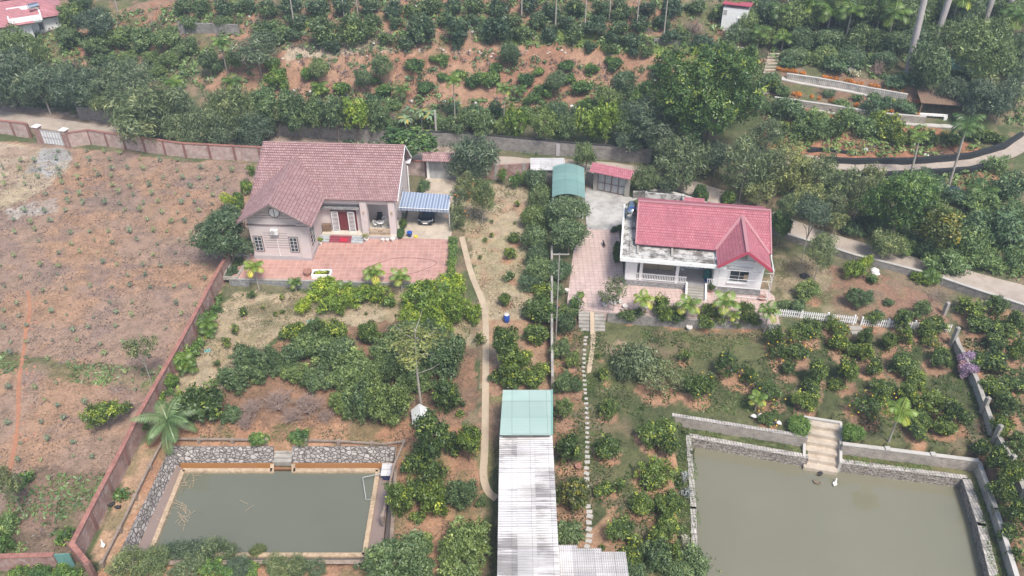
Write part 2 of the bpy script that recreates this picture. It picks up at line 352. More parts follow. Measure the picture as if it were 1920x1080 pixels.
def carpaint():
    m, t, b = newmat('navy_black_car_paint'); b.inputs['Base Color'].default_value = (.008, .012, .025, 1); b.inputs['Roughness'].default_value = .3
    b.inputs['Coat Weight'].default_value = .35; b.inputs['Coat Roughness'].default_value = .05; return m
MT['car'] = carpaint()
def tilemat(name, c1, c2, w, gap, msz=.02, wave=0):
    m, t, b = newmat(name); v = UVv(t)
    n = N(t, 'ShaderNodeTexBrick'); n.offset = .5; n.inputs['Scale'].default_value = 1; n.inputs['Brick Width'].default_value = w
    n.inputs['Row Height'].default_value = .34; n.inputs['Mortar Size'].default_value = msz; n.inputs['Mortar Smooth'].default_value = .4; n.inputs['Bias'].default_value = -.1
    n.inputs['Color1'].default_value = (*c1, 1); n.inputs['Color2'].default_value = (*c2, 1); n.inputs['Mortar'].default_value = (*gap, 1); L(t, v, n.inputs['Vector'])  # gap colour paints in the shadow line between tiles
    f = noise(t, v, .5, 6, .7); c = mix(t, n.outputs['Color'], ramp(t, f, [(.3, g3(.82)), (.7, g3(1.12))]), 1.0, 'MULTIPLY')
    mp = N(t, 'ShaderNodeMapping'); mp.inputs['Scale'].default_value = (2.2, .22, 1); L(t, v, mp.inputs[0]); c = mix(t, c, ramp(t, noise(t, mp.outputs[0], 1.6, 8, .75), [(.3, (.74, .76, .78)), (.5, g3(1)), (.68, (1.14, 1.18, 1.18))]), .55, 'MULTIPLY')
    L(t, c, b.inputs['Base Color']); b.inputs['Roughness'].default_value = .65
    inv = N(t, 'ShaderNodeMath', operation='SUBTRACT'); inv.inputs[0].default_value = 1; L(t, n.outputs['Fac'], inv.inputs[1]); bump(t, b, inv.outputs[0], .5, .03); return m
MT['tile1'] = tilemat('mauve_clay_tile', (.34, .20, .195), (.48, .32, .315), .26, (.13, .065, .07), .03)
MT['tile2'] = tilemat('pink_pressed_metal_tile', (.42, .135, .17), (.49, .185, .22), .24, (.26, .075, .10), .024)
MT['tile3'] = tilemat('far_pink_tile', (.48, .22, .24), (.52, .25, .27), .3, (.35, .14, .16))
def corr(name, c1, c2, streak=.5):
    m, t, b = newmat(name); v = OBv(t); mp = N(t, 'ShaderNodeMapping'); mp.inputs['Scale'].default_value = (.12, 1.4, 1); L(t, v, mp.inputs[0])
    f = noise(t, mp.outputs[0], 1.6, 8, .8); g = noise(t, v, .35, 3, .5)
    s = N(t, 'ShaderNodeMath', operation='MULTIPLY'); L(t, f, s.inputs[0]); L(t, g, s.inputs[1])
    sy = N(t, 'ShaderNodeSeparateXYZ'); L(t, v, sy.inputs[0]); my = N(t, 'ShaderNodeMath', operation='MULTIPLY'); my.inputs[1].default_value = 2 * math.pi / .22; L(t, sy.outputs[1], my.inputs[0]); sn = N(t, 'ShaderNodeMath', operation='SINE'); L(t, my.outputs[0], sn.inputs[0])
    sm = N(t, 'ShaderNodeMath', operation='MULTIPLY_ADD'); sm.inputs[1].default_value = .05; L(t, sn.outputs[0], sm.inputs[0]); L(t, s.outputs[0], sm.inputs[2]); s = sm
    c = mix(t, c1, c2, ramp(t, s.outputs[0], [(.22, g3(0)), (.33, g3(streak))])); bk = N(t, 'ShaderNodeTexBrick'); bk.offset = 0; bk.inputs['Scale'].default_value = 1; bk.inputs['Brick Width'].default_value = 1.43; bk.inputs['Row Height'].default_value = 1.7; bk.inputs['Mortar Size'].default_value = .02
    bk.inputs['Color1'].default_value = (.84, .84, .85, 1); bk.inputs['Color2'].default_value = (1.08, 1.07, 1.05, 1); bk.inputs['Mortar'].default_value = (.6, .58, .56, 1); L(t, v, bk.inputs['Vector']); c = mix(t, c, bk.outputs['Color'], 1, 'MULTIPLY')
    L(t, c, b.inputs['Base Color']); b.inputs['Roughness'].default_value = .75; return m
MT['fibro'] = corr('white_fibre_cement_sheet', (.60, .59, .60), (.20, .19, .19), .9)
MT['fibro2'] = corr('grey_white_sheet', (.58, .57, .58), (.3, .29, .28), .6)
MT['tealroof'] = corr('pale_teal_sheet', (.40, .52, .49), (.33, .46, .43), .5)
MT['tealroof2'] = corr('teal_carport_sheet', (.20, .34, .32), (.15, .27, .25), .6)
def stripes(name):
    m, t, b = newmat(name); sx = N(t, 'ShaderNodeSeparateXYZ'); L(t, OBv(t), sx.inputs[0])
    wv = N(t, 'ShaderNodeMath', operation='MULTIPLY'); wv.inputs[1].default_value = 1.5; L(t, sx.outputs[0], wv.inputs[0])
    fr = N(t, 'ShaderNodeMath', operation='FRACT'); L(t, wv.outputs[0], fr.inputs[0])
    n = N(t, 'ShaderNodeValToRGB'); n.color_ramp.interpolation = 'CONSTANT'; e = n.color_ramp.elements
    st = [(0, (.15, .20, .31)), (.2, (.30, .37, .48)), (.34, (.46, .50, .56)), (.44, (.18, .24, .35)), (.62, (.25, .31, .43)), (.78, (.44, .48, .54)), (.9, (.2, .26, .38))]
    while len(e) < len(st): e.new(.5)
    for i, (p, c) in enumerate(st): e[i].position = p; e[i].color = (*c, 1)
    L(t, fr.outputs[0], n.inputs[0]); L(t, n.outputs[0], b.inputs['Base Color']); b.inputs['Roughness'].default_value = .7; return m
MT['awning'] = stripes('blue_white_striped_canvas')
def water(name, col, rough=.06, bs=.05, sc=3):
    m, t, b = newmat(name); v = OBv(t); f = noise(t, v, .12, 3, .5)
    L(t, mix(t, tuple(x * .84 for x in col), tuple(x * 1.14 for x in col), f), b.inputs['Base Color'])
    b.inputs['Roughness'].default_value = rough; b.inputs['IOR'].default_value = 1.8
    bump(t, b, noise(t, v, sc, 5, .6), bs, .05); return m
MT['water1'] = water('grey_green_water', (.15, .155, .112), .02, .015)
MT['water2'] = water('khaki_water', (.195, .188, .13), .02, .015)
MT['waterrust'] = water('rusty_ditch_water', (.30, .14, .05), .12, .05)
MT['watermud'] = water('muddy_ditch_water', (.27, .20, .17), .12, .05)
LM = {
 'citrus': leafmat('citrus_leaves', (.034, .07, .018), (.115, .18, .045), (.36, .43, .07)),
 'citrusfar': leafmat('blue_green_citrus_leaves', (.035, .075, .04), (.105, .165, .08), (.27, .36, .12)),
 'guava': leafmat('grey_green_leaves', (.05, .095, .035), (.16, .235, .09), (.34, .43, .16)),
 'feather': leafmat('feathery_grey_green_leaves', (.055, .10, .055), (.155, .21, .115), (.34, .38, .20)),
 'mango': leafmat('mango_leaves', (.06, .11, .045), (.165, .24, .105), (.34, .42, .19)),
 'big': leafmat('broad_tree_leaves', (.02, .06, .02), (.08, .155, .042), (.28, .36, .06)),
 'lime': leafmat('lime_leaves', (0.081, 0.149, 0.023), (0.230, 0.345, 0.046), (0.483, 0.552, 0.069)),
 'green': leafmat('bright_green_leaves', (.04, .10, .03), (.13, .23, .06), (.32, .44, .09)),
 'olive': leafmat('olive_leaves', (0.087, 0.116, 0.058), (0.217, 0.261, 0.109), (0.406, 0.435, 0.174)),
 'palm': leafmat('palm_leaflets', (0.043, 0.116, 0.029), (0.174, 0.275, 0.051), (0.696, 0.638, 0.087)),
 'coco': leafmat('coconut_leaflets', (0.072, 0.145, 0.043), (0.217, 0.319, 0.116), (0.435, 0.522, 0.203)),
 'seed': leafmat('seedling_leaves', (0.087, 0.145, 0.087), (0.203, 0.275, 0.174), (0.377, 0.450, 0.217)),
 'banana': leafmat('banana_leaves', (0.088, 0.165, 0.077), (0.220, 0.330, 0.176), (0.462, 0.363, 0.077)),
 'dry': leafmat('dry_grass', (0.218, 0.149, 0.092), (0.380, 0.287, 0.172), (0.483, 0.402, 0.253)),
 'grass': leafmat('green_grass', (0.055, 0.099, 0.022), (0.132, 0.209, 0.044), (0.264, 0.352, 0.077)),
 'dead': leafmat('dead_weeds', (.13, .09, .09), (.22, .16, .155), (.32, .25, .22)),
 'weed': leafmat('weeds', (0.065, 0.116, 0.051), (0.145, 0.239, 0.102), (0.319, 0.420, 0.160)),
 'bronze': leafmat('bronze_leaves', (.05, .08, .02), (.15, .19, .05), (.40, .34, .06)),
}

# ------------------------------------------------------------------ planting tables (photo places: centre x y, width height, optional trunk-foot row)
TR = []   # species, object name, category, label text, group, table, options
def row(sp, name, cat, txt, group, tab, **o): TR.append((sp, name, cat, txt, group, tab, o))
row('feather', 'feathery_tree', 'tree', 'feathery grey-green tree between the lane and the hill behind the brick wall', 'feathery trees along the lane behind the brick wall',
 '8 150 100 110 205,36 140 60 75 195,78 165 92 82 215,130 162 72 68 221,172 172 82 76 228,235 148 84 66 222,270 218 112 95 268,325 196 66 68 246,385 236 72 82 276,430 205 84 78 262,460 232 50 60 268,420 246 60 56 277,482 242 56 56 276,340 242 58 54 273,306 232 60 56 266,206 192 60 54 236,240 205 56 50 248')
row('guava', 'bushy_tree', 'tree', 'bushy green tree behind the mauve-roofed house beside the grey lane wall', 'bushy trees behind the mauve-roofed house',
 '512 208 72 72 258,553 208 60 76 262,592 214 56 68 264,628 214 62 72 270,712 222 54 68 264,497 232 50 52 262,845 235 50 40 268')
row('lime', 'lime_tree', 'tree', 'bright lime-yellow tree behind the mauve-roofed house among darker trees', None, '665 220 56 72 268')
row('green', 'spreading_tree', 'tree', 'light green spreading tree beside the right gable of the mauve-roofed house', None, '765 265 96 66 318')
row('guava', 'bushy_tree', 'tree', 'bushy green tree above the grey lane wall at the centre', 'bushy trees above the grey lane wall', '905 232 62 54 272,1017 232 62 66 280,1062 238 46 52 278,1180 238 60 46 285,940 240 40 38 270,880 222 45 40 262')
row('lime', 'yellowish_tree', 'tree', 'yellow-green tree above the grey lane wall at the centre', 'yellow-green trees above the grey lane wall', '970 230 44 66 272,1102 235 55 62 280,1138 225 58 86 285')
row('feather', 'feathery_tree', 'tree', 'feathery grey-green tree beside the big dark round tree', 'feathery trees by the big dark tree', '1215 225 98 74 288,1250 262 80 60 305,1180 262 60 50 296,1440 250 60 50 300')
row('big', 'broadleaf_tree', 'tree', 'biggest dark green round tree, standing at the lane bend beside the brick steps', None, '1338 178 178 172 278', big=1)
row('big', 'broadleaf_tree', 'tree', 'dark round tree directly uphill of the biggest tree', None, '1402 115 46 56 160')
row('mango', 'shade_tree', 'tree', 'blue-green umbrella tree on the bare orange bank', 'umbrella trees on the orange bank', '715 124 46 40 165,1170 158 54 50 205,1042 150 38 36 185,680 148 32 34 180,595 128 38 34 160,955 100 40 46 132,1140 185 50 46 215')
row('feather', 'pale_tree', 'tree', 'pale feathery umbrella tree above the bare earth on the left hill', None, '482 95 78 54 140')
row('feather', 'pale_tree', 'tree', 'pale feathery tree below the far white house on the left hill', None, '180 42 66 50 90')
row('mango', 'dense_tree', 'tree', 'dense round tree in front of the far white house', None, '34 92 78 84 142')
row('guava', 'hill_tree', 'tree', 'dark leafy tree on the overgrown left hillside', 'trees on the overgrown left hillside', '130 28 50 50,130 70 55 45,175 85 60 45,225 70 60 42,270 72 60 42,315 74 60 42,355 88 44 40,200 115 50 34,240 112 40 30,285 108 34 30,320 112 40 32,300 132 36 26,392 118 34 50 148,440 112 30 40 140,355 45 40 32,418 42 30 28,150 8 60 40')
row('citrusfar', 'orchard_tree', 'tree', 'blue-green citrus tree in the top orchard row along the upper frame edge', 'citrus trees of the top orchard row', '345 14 36 30,380 12 36 32,420 16 36 32,460 14 40 30,505 18 34 30,545 14 40 34,592 14 40 34,640 16 36 34,690 14 40 36,738 20 34 32,775 22 36 32,812 12 34 34,850 16 36 34,892 12 36 34,935 16 34 34,990 12 36 36,1035 22 34 32,1080 16 40 34,1128 18 36 34,1165 22 40 34,1215 18 36 34,1262 14 40 36,1305 16 36 30,1345 26 30 28')
row('citrusfar', 'orchard_tree', 'tree', 'dark citrus tree in the orchard row just above the orange bank', 'citrus trees just above the orange bank', '500 62 66 42,606 60 56 52,665 58 54 52,792 56 54 54,857 60 48 56,928 60 56 52,727 74 34 28,622 88 34 28,762 78 34 26,1106 88 24 22,1145 93 26 20,1190 100 24 20,1215 96 24 20,550 66 36 26,980 64 36 32,1030 64 30 34,1078 66 36 34,560 38 40 24')
row('citrusfar', 'orchard_tree', 'tree', 'citrus tree in the second orchard row on the green hill terrace', 'citrus trees on the green hill terrace', '700 40 30 26,740 42 28 24,835 36 34 24,890 38 34 26,960 40 36 30,1010 40 36 30,1060 44 34 30,1116 48 46 34,1160 52 36 30,1200 48 36 34,1240 44 34 30,1185 76 40 28,1255 68 40 28,1150 70 34 24,1320 84 50 26,1362 90 40 26,1282 66 30 26')
row('green', 'bank_shrub', 'shrub', 'low green shrub growing on the bare orange bank', 'low shrubs on the orange bank', '780 122 40 30,825 112 36 24,860 140 30 24,900 148 40 34,925 150 32 34,600 170 34 24,720 170 40 26,800 165 34 24,480 205 30 20,1000 185 34 24,1100 195 34 24,830 145 26 20,700 150 24 20,1010 135 26 18,1065 150 32 22,1090 165 46 30,1110 128 30 22,1240 130 40 30,1020 170 40 30,640 165 36 28,575 140 30 30,520 150 40 50,508 120 34 30,1190 190 40 40,1060 125 36 18,985 150 34 34,1150 118 40 22,1210 165 30 30,930 128 24 24,885 155 26 24')
row('weed', 'bank_bush', 'shrub', 'green bush at the foot of the orange bank', 'bushes at the foot of the orange bank', '810 225 40 34,850 205 30 24,890 210 44 34,930 208 34 34,985 215 36 34,1050 205 40 30,1080 215 30 30,460 190 50 34,495 180 40 40,540 182 30 30,1160 210 50 30,1200 200 40 34,700 190 36 24,740 196 36 24,1230 212 40 30')
row('feather', 'grey_green_tree', 'tree', 'dense grey-green tree beside the left compound gate', None, '885 296 90 84 338')
row('mango', 'small_round_tree', 'tree', 'small round tree between the teal carport and the crimson-roofed gate', None, '1098 292 40 52 328')
row('feather', 'feathery_tree', 'tree', 'feathery tree along the lane behind the red-roofed house', 'feathery trees behind the red-roofed house', '1283 302 84 84 345,1215 336 58 50 360,1345 292 60 50 330,1398 312 82 90 380,1250 345 40 36 362')
row('big', 'dense_tree', 'tree', 'small dark dense tree showing above the red roof ridge', 'dark trees above the red roof ridge', '1311 366 28 36,1366 372 32 30,1298 385 20 20')
row('big', 'dark_column_tree', 'tree', 'dark column-shaped tree touching the right end of the red-roofed house', None, '1466 420 44 84 462')
row('olive', 'brushy_tree', 'tree', 'brushy olive tree in the thicket between lower lane and upper road', 'brushy trees of the thicket above the lane', '1445 320 70 76 365,1495 332 62 70 372,1535 318 60 60 365,1575 345 74 84 400,1612 372 60 74 420,1520 372 60 50 410,1560 385 60 50 425,1470 288 60 46 325,1640 335 40 50 372,1425 360 56 56 400,1500 300 50 40 335')
row('feather', 'slender_tree', 'tree', 'slender grey-green tree along the lower lane on the right', 'slender trees along the lower lane', '1525 398 62 56 488,1542 468 52 58 524,1662 456 62 52 488,1480 385 40 40 430')
row('olive', 'yellowing_tree', 'tree', 'thin yellowing tree with bare forked stems beside the lower lane', None, '1568 412 40 34 448')
row('green', 'large_green_tree', 'tree', 'large bright green tree in the thicket right of the lane', None, '1690 382 128 132 455', big=1)
row('bronze', 'yellow_green_tree', 'tree', 'yellow-green tree adjoining the large bright green tree', None, '1762 428 76 70 478')
row('weed', 'thicket_bush', 'shrub', 'dark green bush in the overgrown thicket at the right frame edge', 'thicket bushes at the right frame edge', '1840 380 70 50,1895 350 60 60,1885 430 80 70,1820 450 60 60,1780 490 70 44,1850 488 60 40,1905 490 50 50,1840 420 60 50,1730 460 50 46,1700 462 40 34,1650 430 36 40,1630 405 34 40,1800 370 50 34,1740 330 40 30,1870 310 50 34,1900 400 50 50,1780 410 50 40,1600 430 40 30,1760 350 34 26')
row('mango', 'small_shrub_tree', 'tree', 'round bushy tree in the dark grove at the upper right', 'round trees of the upper right grove', '1840 92 118 118 160,1745 120 80 92 172,1700 30 70 60,1640 20 70 60,1770 20 50 50,1590 30 60 60,1530 24 60 60,1480 30 60 56,1440 20 50 46,1680 80 60 50,1620 70 60 50,1905 80 40 40,1560 75 60 44,1500 75 50 44,1600 105 60 30,1550 108 60 30,1495 106 50 30,1660 112 50 34,1905 130 50 50,1720 74 50 46,1400 40 40 40,1765 62 60 50,1805 48 50 50,1895 20 60 50,1735 22 50 50,1825 12 60 50,1880 110 50 50,1385 66 50 40,1375 10 50 36,1430 70 40 40')
row('weed', 'terrace_shrub', 'shrub', 'grey-green shrub on the flower terraces at the upper right', 'shrubs of the flower terraces', '1480 118 34 20,1512 110 34 20,1562 118 50 26,1604 122 40 22,1470 170 26 22,1445 150 40 34,1640 180 24 16,1555 175 24 16,1605 184 20 14,1680 155 44 26,1700 200 40 26,1640 205 50 40,1530 222 46 34,1482 205 50 50,1548 240 40 36,1618 238 50 40,1500 240 36 34,1450 200 30 30,1578 195 30 20,1665 190 30 20,1590 215 40 26')
row('citrus', 'terrace_citrus', 'tree', 'dark citrus shrub on the lowest red-soil terrace at the upper right', 'citrus shrubs of the lowest terrace', '1520 242 50 38,1572 240 40 44,1660 238 50 50,1462 248 30 34,1708 258 36 30,1680 262 30 30,1740 262 40 24,1785 262 40 20,1820 250 40 22,1860 256 40 22,1670 190 14 34,1680 225 16 30,1448 160 34 30')
row('feather', 'roadside_tree', 'tree', 'grey tangled tree beside the upper road bend at the right edge', 'tangled trees beside the upper road bend', '1845 190 70 80 240,1885 180 60 60 230,1790 165 60 40 195')
row('mango', 'mango_tree', 'tree', 'round dense tree in the double row left of the white courtyard', 'dense trees of the double row left of the courtyard', '1005 340 44 44,1012 372 46 48,1000 408 46 50,1062 398 72 60 438,1068 440 74 58 478,1022 410 50 46,1005 448 50 52,1010 482 46 46,1008 508 60 50,1042 508 58 50,995 530 50 36,1048 375 40 40,1038 545 44 34')
row('mango', 'large_round_tree', 'tree', 'large soft grey-green tree at the left corner of the mauve-roofed house', None, '424 442 116 104 500')
row('green', 'bush', 'shrub', 'green bush behind the large tree at the left gable', 'bushes behind the left gable', '462 350 26 40,448 375 26 36,470 320 16 24,440 395 22 20')
row('lime', 'small_yellow_tree', 'tree', 'small yellow-green tree near the left wall corner of the mauve roof', None, '427 374 32 26 398')
row('olive', 'flowering_shrub', 'shrub', 'tall shrub with red blossoms beside the striped awning', 'shrubs with red blossoms beside the awning', '862 372 36 60 418,858 408 38 50,872 350 40 40', fruit='flowerred')
row('feather', 'slender_tree', 'tree', 'slender grey-green tree standing in the dry strip beside the awning', None, '903 366 46 60 420')
row('green', 'young_tree', 'tree', 'young light green tree against the back brick wall', 'young trees against the back brick wall', '942 327 20 30 347,880 318 16 24 340,963 340 20 26 356,985 335 26 30 352')
row('citrus', 'young_citrus', 'tree', 'young citrus bush in the dry grass strip right of the sandy path', 'young citrus bushes of the dry strip', '922 416 8 12,970 382 12 16,922 441 10 14,965 418 7 16,910 450 14 8,965 446 30 24,955 475 34 28,900 482 10 12,955 520 26 22,945 562 30 30', ring=.9)
row('citrus', 'dark_bush', 'tree', 'dark leafy tree between the sandy path and the plot fence', 'dark trees between the sandy path and the plot fence', '950 642 54 76 690,962 684 62 56 715,955 712 62 44,1003 706 54 44,1002 628 50 42,985 672 38 34,1015 580 70 56,1018 548 50 40,1020 625 30 30')
row('guava', 'fence_side_tree', 'tree', 'leafy tree right of the plot fence near the stepping stones', 'trees along the right side of the plot fence', '1060 607 46 62,1053 655 52 54,1076 675 36 48,1057 717 48 50,1078 720 34 44,1056 768 46 56,1062 580 40 24', ring=.8)
row('citrus', 'fence_side_citrus', 'tree', 'big citrus bush with lime tips beside the white shed roof', None, '1067 844 62 72', ring=1)
row('bronze', 'fence_side_citrus', 'tree', 'big citrus bush with bronze-yellow tips beside the white shed roof', None, '1072 930 76 80', ring=1)
row('guava', 'low_bush', 'shrub', 'low dark bush beside the lower end of the white shed roof', None, '1066 998 62 50')
row('lime', 'lime_bush', 'shrub', 'lime-green shrub below the patio retaining wall', 'lime-green shrubs below the patio wall', '608 547 62 34,568 574 36 36,618 572 46 40,640 572 40 40,656 556 36 36,678 553 52 40,712 552 44 44,733 566 22 22,786 560 66 60,838 537 62 38,812 584 50 50,852 580 54 62,888 590 30 36,838 560 50 40,770 590 46 40,828 610 50 34,786 605 40 30,860 540 30 30')
row('citrus', 'dark_citrus', 'tree', 'dark citrus bush with yellow-green tips at the top of the guava thicket', 'dark citrus bushes above the guava thicket', '556 626 52 46,592 618 46 44,630 621 46 46,692 624 42 46,574 634 36 36,610 632 34 34')
row('guava', 'guava_tree', 'tree', 'grey-green guava tree of the thicket between patio and left pond', 'guava trees of the thicket above the left pond', '455 672 58 56,500 674 54 60,438 711 72 64,590 652 80 58,628 662 70 62,557 664 60 50,660 694 92 74,556 702 62 52,602 712 64 56,640 758 56 60,676 752 70 82,731 756 76 90,724 655 76 66,764 668 80 76,824 676 80 76,852 656 60 70,782 702 80 62,754 626 60 54,810 624 56 50,700 700 60 60,640 716 60 50,705 730 50 50,480 700 44 40,520 690 40 36,433 776 46 38,800 650 60 50,735 690 60 60')
row('citrus', 'round_citrus', 'tree', 'round citrus bush with lime tips beside the small white shelter', None, '834 742 58 62')
row('citrus', 'round_citrus', 'tree', 'large round citrus bush above the left corner of the left pond', None, '376 757 76 80')
row('citrus', 'young_citrus', 'tree', 'young citrus sapling in the dry grass below the patio', 'citrus saplings in the dry grass below the patio', '456 582 22 28,517 589 11 20,441 618 18 28,426 643 22 38,405 681 16 28,472 554 20 18,529 557 12 14,492 576 10 9,530 584 14 10,575 620 10 10,685 588 8 10,742 592 6 12,868 757 14 26,900 636 24 34,862 776 20 16', ring=.55)
row('green', 'wall_hedge_bush', 'shrub', 'low green bush hugging the pink brick divider wall', 'low bushes along the pink divider wall', '406 577 24 20,398 590 22 22,372 645 26 22,364 660 26 26,356 674 22 20,322 715 34 34,316 735 22 18,297 750 26 22,270 800 20 24,410 560 16 14')
row('green', 'bright_bush', 'shrub', 'bright green bush growing on the stone edge of the left pond', 'bright bushes on the left pond edge', '483 824 40 26,563 818 42 34,232 926 34 30')
row('twig', 'bare_shrub', 'shrub', 'leafless brown shrub at the lower edge of the guava thicket', 'leafless shrubs below the guava thicket', '470 765 66 50,520 752 76 66,580 758 76 66,548 778 60 40,610 780 50 40,460 790 50 30')
row('citrus', 'tall_citrus', 'tree', 'citrus tree with lime tips between the left pond and the sandy path', 'citrus trees between left pond and sandy path', '806 822 70 88 870,878 828 50 76 865,785 872 52 56,812 888 50 52,746 936 54 72,813 942 64 70,778 918 40 50,780 972 30 26,850 832 40 50')
row('guava', 'leafy_tree', 'tree', 'light leafy tree beside the lower left edge of the white shed', 'leafy trees left of the white shed', '866 926 56 62,876 1010 94 90,870 1056 90 60,902 942 22 24,840 1040 50 60')
row('guava', 'leafy_bush', 'shrub', 'leafy bush right of the left pond near the bottom frame edge', 'leafy bushes right of the left pond near the bottom', '745 1045 116 66,786 1022 54 44,720 1062 60 40,790 1062 60 40')
row('feather', 'scrubby_bush', 'shrub', 'wispy grey-green scrub bush in front of the left pond', 'wispy scrub bushes in front of the left pond', '245 1058 70 40,285 1052 60 44,325 1046 66 56,372 1042 60 56,410 1040 60 60,352 1068 60 30,450 1062 50 40,484 1034 26 46,520 1064 50 36,590 1066 40 28,560 1060 40 40')
row('green', 'hedge_plant', 'shrub', 'bright green bush at the very bottom in front of the left pond', 'bright bushes at the very bottom left', '40 1074 44 18,78 1072 44 20,112 1072 40 22,398 1066 50 30,470 1070 40 22,436 1072 40 24,140 1074 30 18')
row('coconut', 'coconut_palm', 'palm', 'coconut palm with wide grey-green fronds at the left pond corner', None, '314 788 94 0 822')
row('citrus', 'field_tree', 'tree', 'dark bushy tree standing alone in the red soil field', None, '193 776 58 54 806')
row('thin', 'field_tree', 'tree', 'thin leaning-looking tree with sparse leaves in the red soil field', None, '262 655 62 62 722')
row('citrus', 'field_sapling', 'tree', 'small dark sapling in the field near the divider wall', None, '236 762 22 22 778')
row('olive', 'field_edge_tree', 'tree', 'leafy olive tree cut by the left frame edge', None, '12 905 54 90 960')
row('weed', 'field_edge_bush', 'shrub', 'low dark bush in the lower left corner of the field', 'low bushes in the lower left corner', '14 985 44 40,50 895 26 26,120 1010 34 22,10 1020 30 40')
row('citrus', 'orchard_citrus', 'tree', 'citrus tree along the left edge of the right pond', 'citrus trees along the left edge of the right pond', '1230 812 76 56,1252 836 50 60,1228 884 86 72,1205 946 60 52,1250 946 64 62,1254 988 60 50,1186 1046 54 50,1262 1034 44 50,1228 1010 40 40,1270 905 30 40', ring=1)
row('guava', 'big_leaf_tree', 'tree', 'greyish leafy tree at the bottom frame edge left of the right pond', 'greyish trees at the bottom edge left of the right pond', '1228 1040 60 64,1300 1062 90 46,1180 1068 60 40,1262 1072 60 40,1330 1072 60 30')
row('citrus', 'orchard_citrus', 'tree', 'small citrus tree between the stepping stones and the right pond trees', 'small citrus trees beside the stepping stones', '1132 702 28 30,1140 766 42 42,1122 668 11 17,1139 842 60 56,1136 918 46 40,1158 908 28 48,1162 992 58 54,1190 1018 32 34,1128 1028 16 14', ring=.85)
row('olive', 'low_spreading_tree', 'tree', 'low spreading yellowish tree beside the pile of cut branches', None, '1238 706 96 66', ring=1)
row('citrusf', 'fruiting_citrus', 'tree', 'fruiting citrus tree in the grass orchard above the right pond', 'fruiting citrus trees of the right orchard',
 '1310 722 56 62,1372 684 60 56,1494 660 56 40,1440 735 64 56,1500 625 56 44,1620 760 70 56,1652 745 50 50,1455 660 40 40,1570 612 46 40,1405 705 40 40,1745 640 36 30,1440 782 44 24', ring=1)
row('citrus', 'orchard_citrus', 'tree', 'citrus tree in the grass orchard above the right pond', 'citrus trees of the right orchard',
 '1285 668 28 32,1518 617 52 46,1455 632 42 56,1574 640 48 44,1622 634 36 44,1640 598 40 34,1690 600 44 52,1698 630 36 40,1755 612 60 34,1736 620 40 40,1620 660 44 48,1530 700 46 66,1524 726 48 42,1590 695 50 60,1600 655 40 34,1693 685 64 46,1512 752 50 46,1720 715 50 40,1765 672 48 44,1700 740 50 50,1745 755 70 60,1790 772 60 66,1720 790 60 50,1722 805 50 44,1770 800 50 44,1655 725 50 34,1570 720 40 30,1665 640 34 40,1640 690 40 40,1480 690 34 34', ring=1)
row('guava', 'yard_tree', 'tree', 'leafy tree in the yard right of the red-roofed house', 'leafy trees of the yard right of the house', '1520 546 66 50,1612 558 54 50,1732 582 44 46,1666 566 26 20,1495 575 50 26,1468 572 36 24,1645 590 30 24,1700 590 40 30', ring=.5)
row('lime', 'yard_tree', 'tree', 'small lime-green tree near the lane wall right of the house', 'small lime trees near the lane wall', '1622 492 30 34 510,1634 522 26 14,1602 505 40 40 520,1722 520 30 24,1745 520 40 24')
row('citrus', 'outer_citrus', 'tree', 'citrus tree beyond the concrete fence at the right frame edge', 'citrus trees beyond the concrete fence', '1820 580 64 52,1868 570 54 40,1905 600 40 50,1845 610 60 40,1890 620 50 40,1862 680 80 60,1905 660 40 50,1860 725 60 50,1900 720 50 40,1885 760 50 50,1880 800 50 50,1905 830 50 50,1840 840 40 40,1870 860 50 60,1900 890 50 60,1880 925 56 60,1905 960 50 60,1890 1000 50 50,1905 1045 40 60,1878 960 40 40,1865 640 50 34', ring=1)
row('rose', 'front_shrub', 'shrub', 'dark leafy shrub along the terrace edge before the red-roofed house', 'dark shrubs along the terrace edge', '1178 590 42 28,1240 574 44 56,1256 590 44 40,1270 594 36 34,1330 580 36 36,1322 600 46 34,1348 600 36 30,1402 586 42 50,1416 600 34 26,1198 586 24 26,1385 605 30 24', ring=.7)
row('olive', 'potted_tree', 'tree', 'small airy olive tree standing in a pot by the courtyard steps', None, '1153 545 50 54 590')
row('green', 'round_bush', 'shrub', 'dense green bush beside the top of the courtyard steps', 'bushes beside the top of the courtyard steps', '1082 570 26 34,1088 553 18 16,1072 588 24 20')
row('big', 'cloud_bush', 'shrub', 'dark clipped cloud-pruned plant beside the courtyard wall of the house', 'cloud-pruned plants at the courtyard', '1152 431 12 12,1162 428 12 16,1156 472 18 30,1158 485 16 26,1158 460 12 14')
row('palmy', 'young_palm', 'palm', 'young yellow-green palm in the bed below the brick patio', 'young palms along the brick patio edge', '700 510 44 0 546,751 518 42 0 549,552 528 28 0 546,648 536 34 0 548,476 499 40 0 542,832 540 36 0 560')
row('palmy', 'yellow_palm', 'palm', 'yellowing palm in front of the red-roofed house', 'yellowing palms before the red-roofed house', '1207 560 40 0 604,1291 570 48 0 604,1363 566 54 0 612,1442 582 44 0 622,1376 590 26 0 612')
row('palmy', 'orchard_palm', 'palm', 'yellow palm standing in the grass orchard above the right pond', 'yellow palms in the right orchard', '1421 746 36 0 770,1688 772 56 0 828')
row('palmg', 'wall_palm', 'palm', 'bushy areca palm against the pink divider wall', 'areca palms against the pink divider wall', '386 604 42 0 620,392 622 30 0 630,344 676 42 0 694,352 688 36 0 700,330 672 30 0 690')
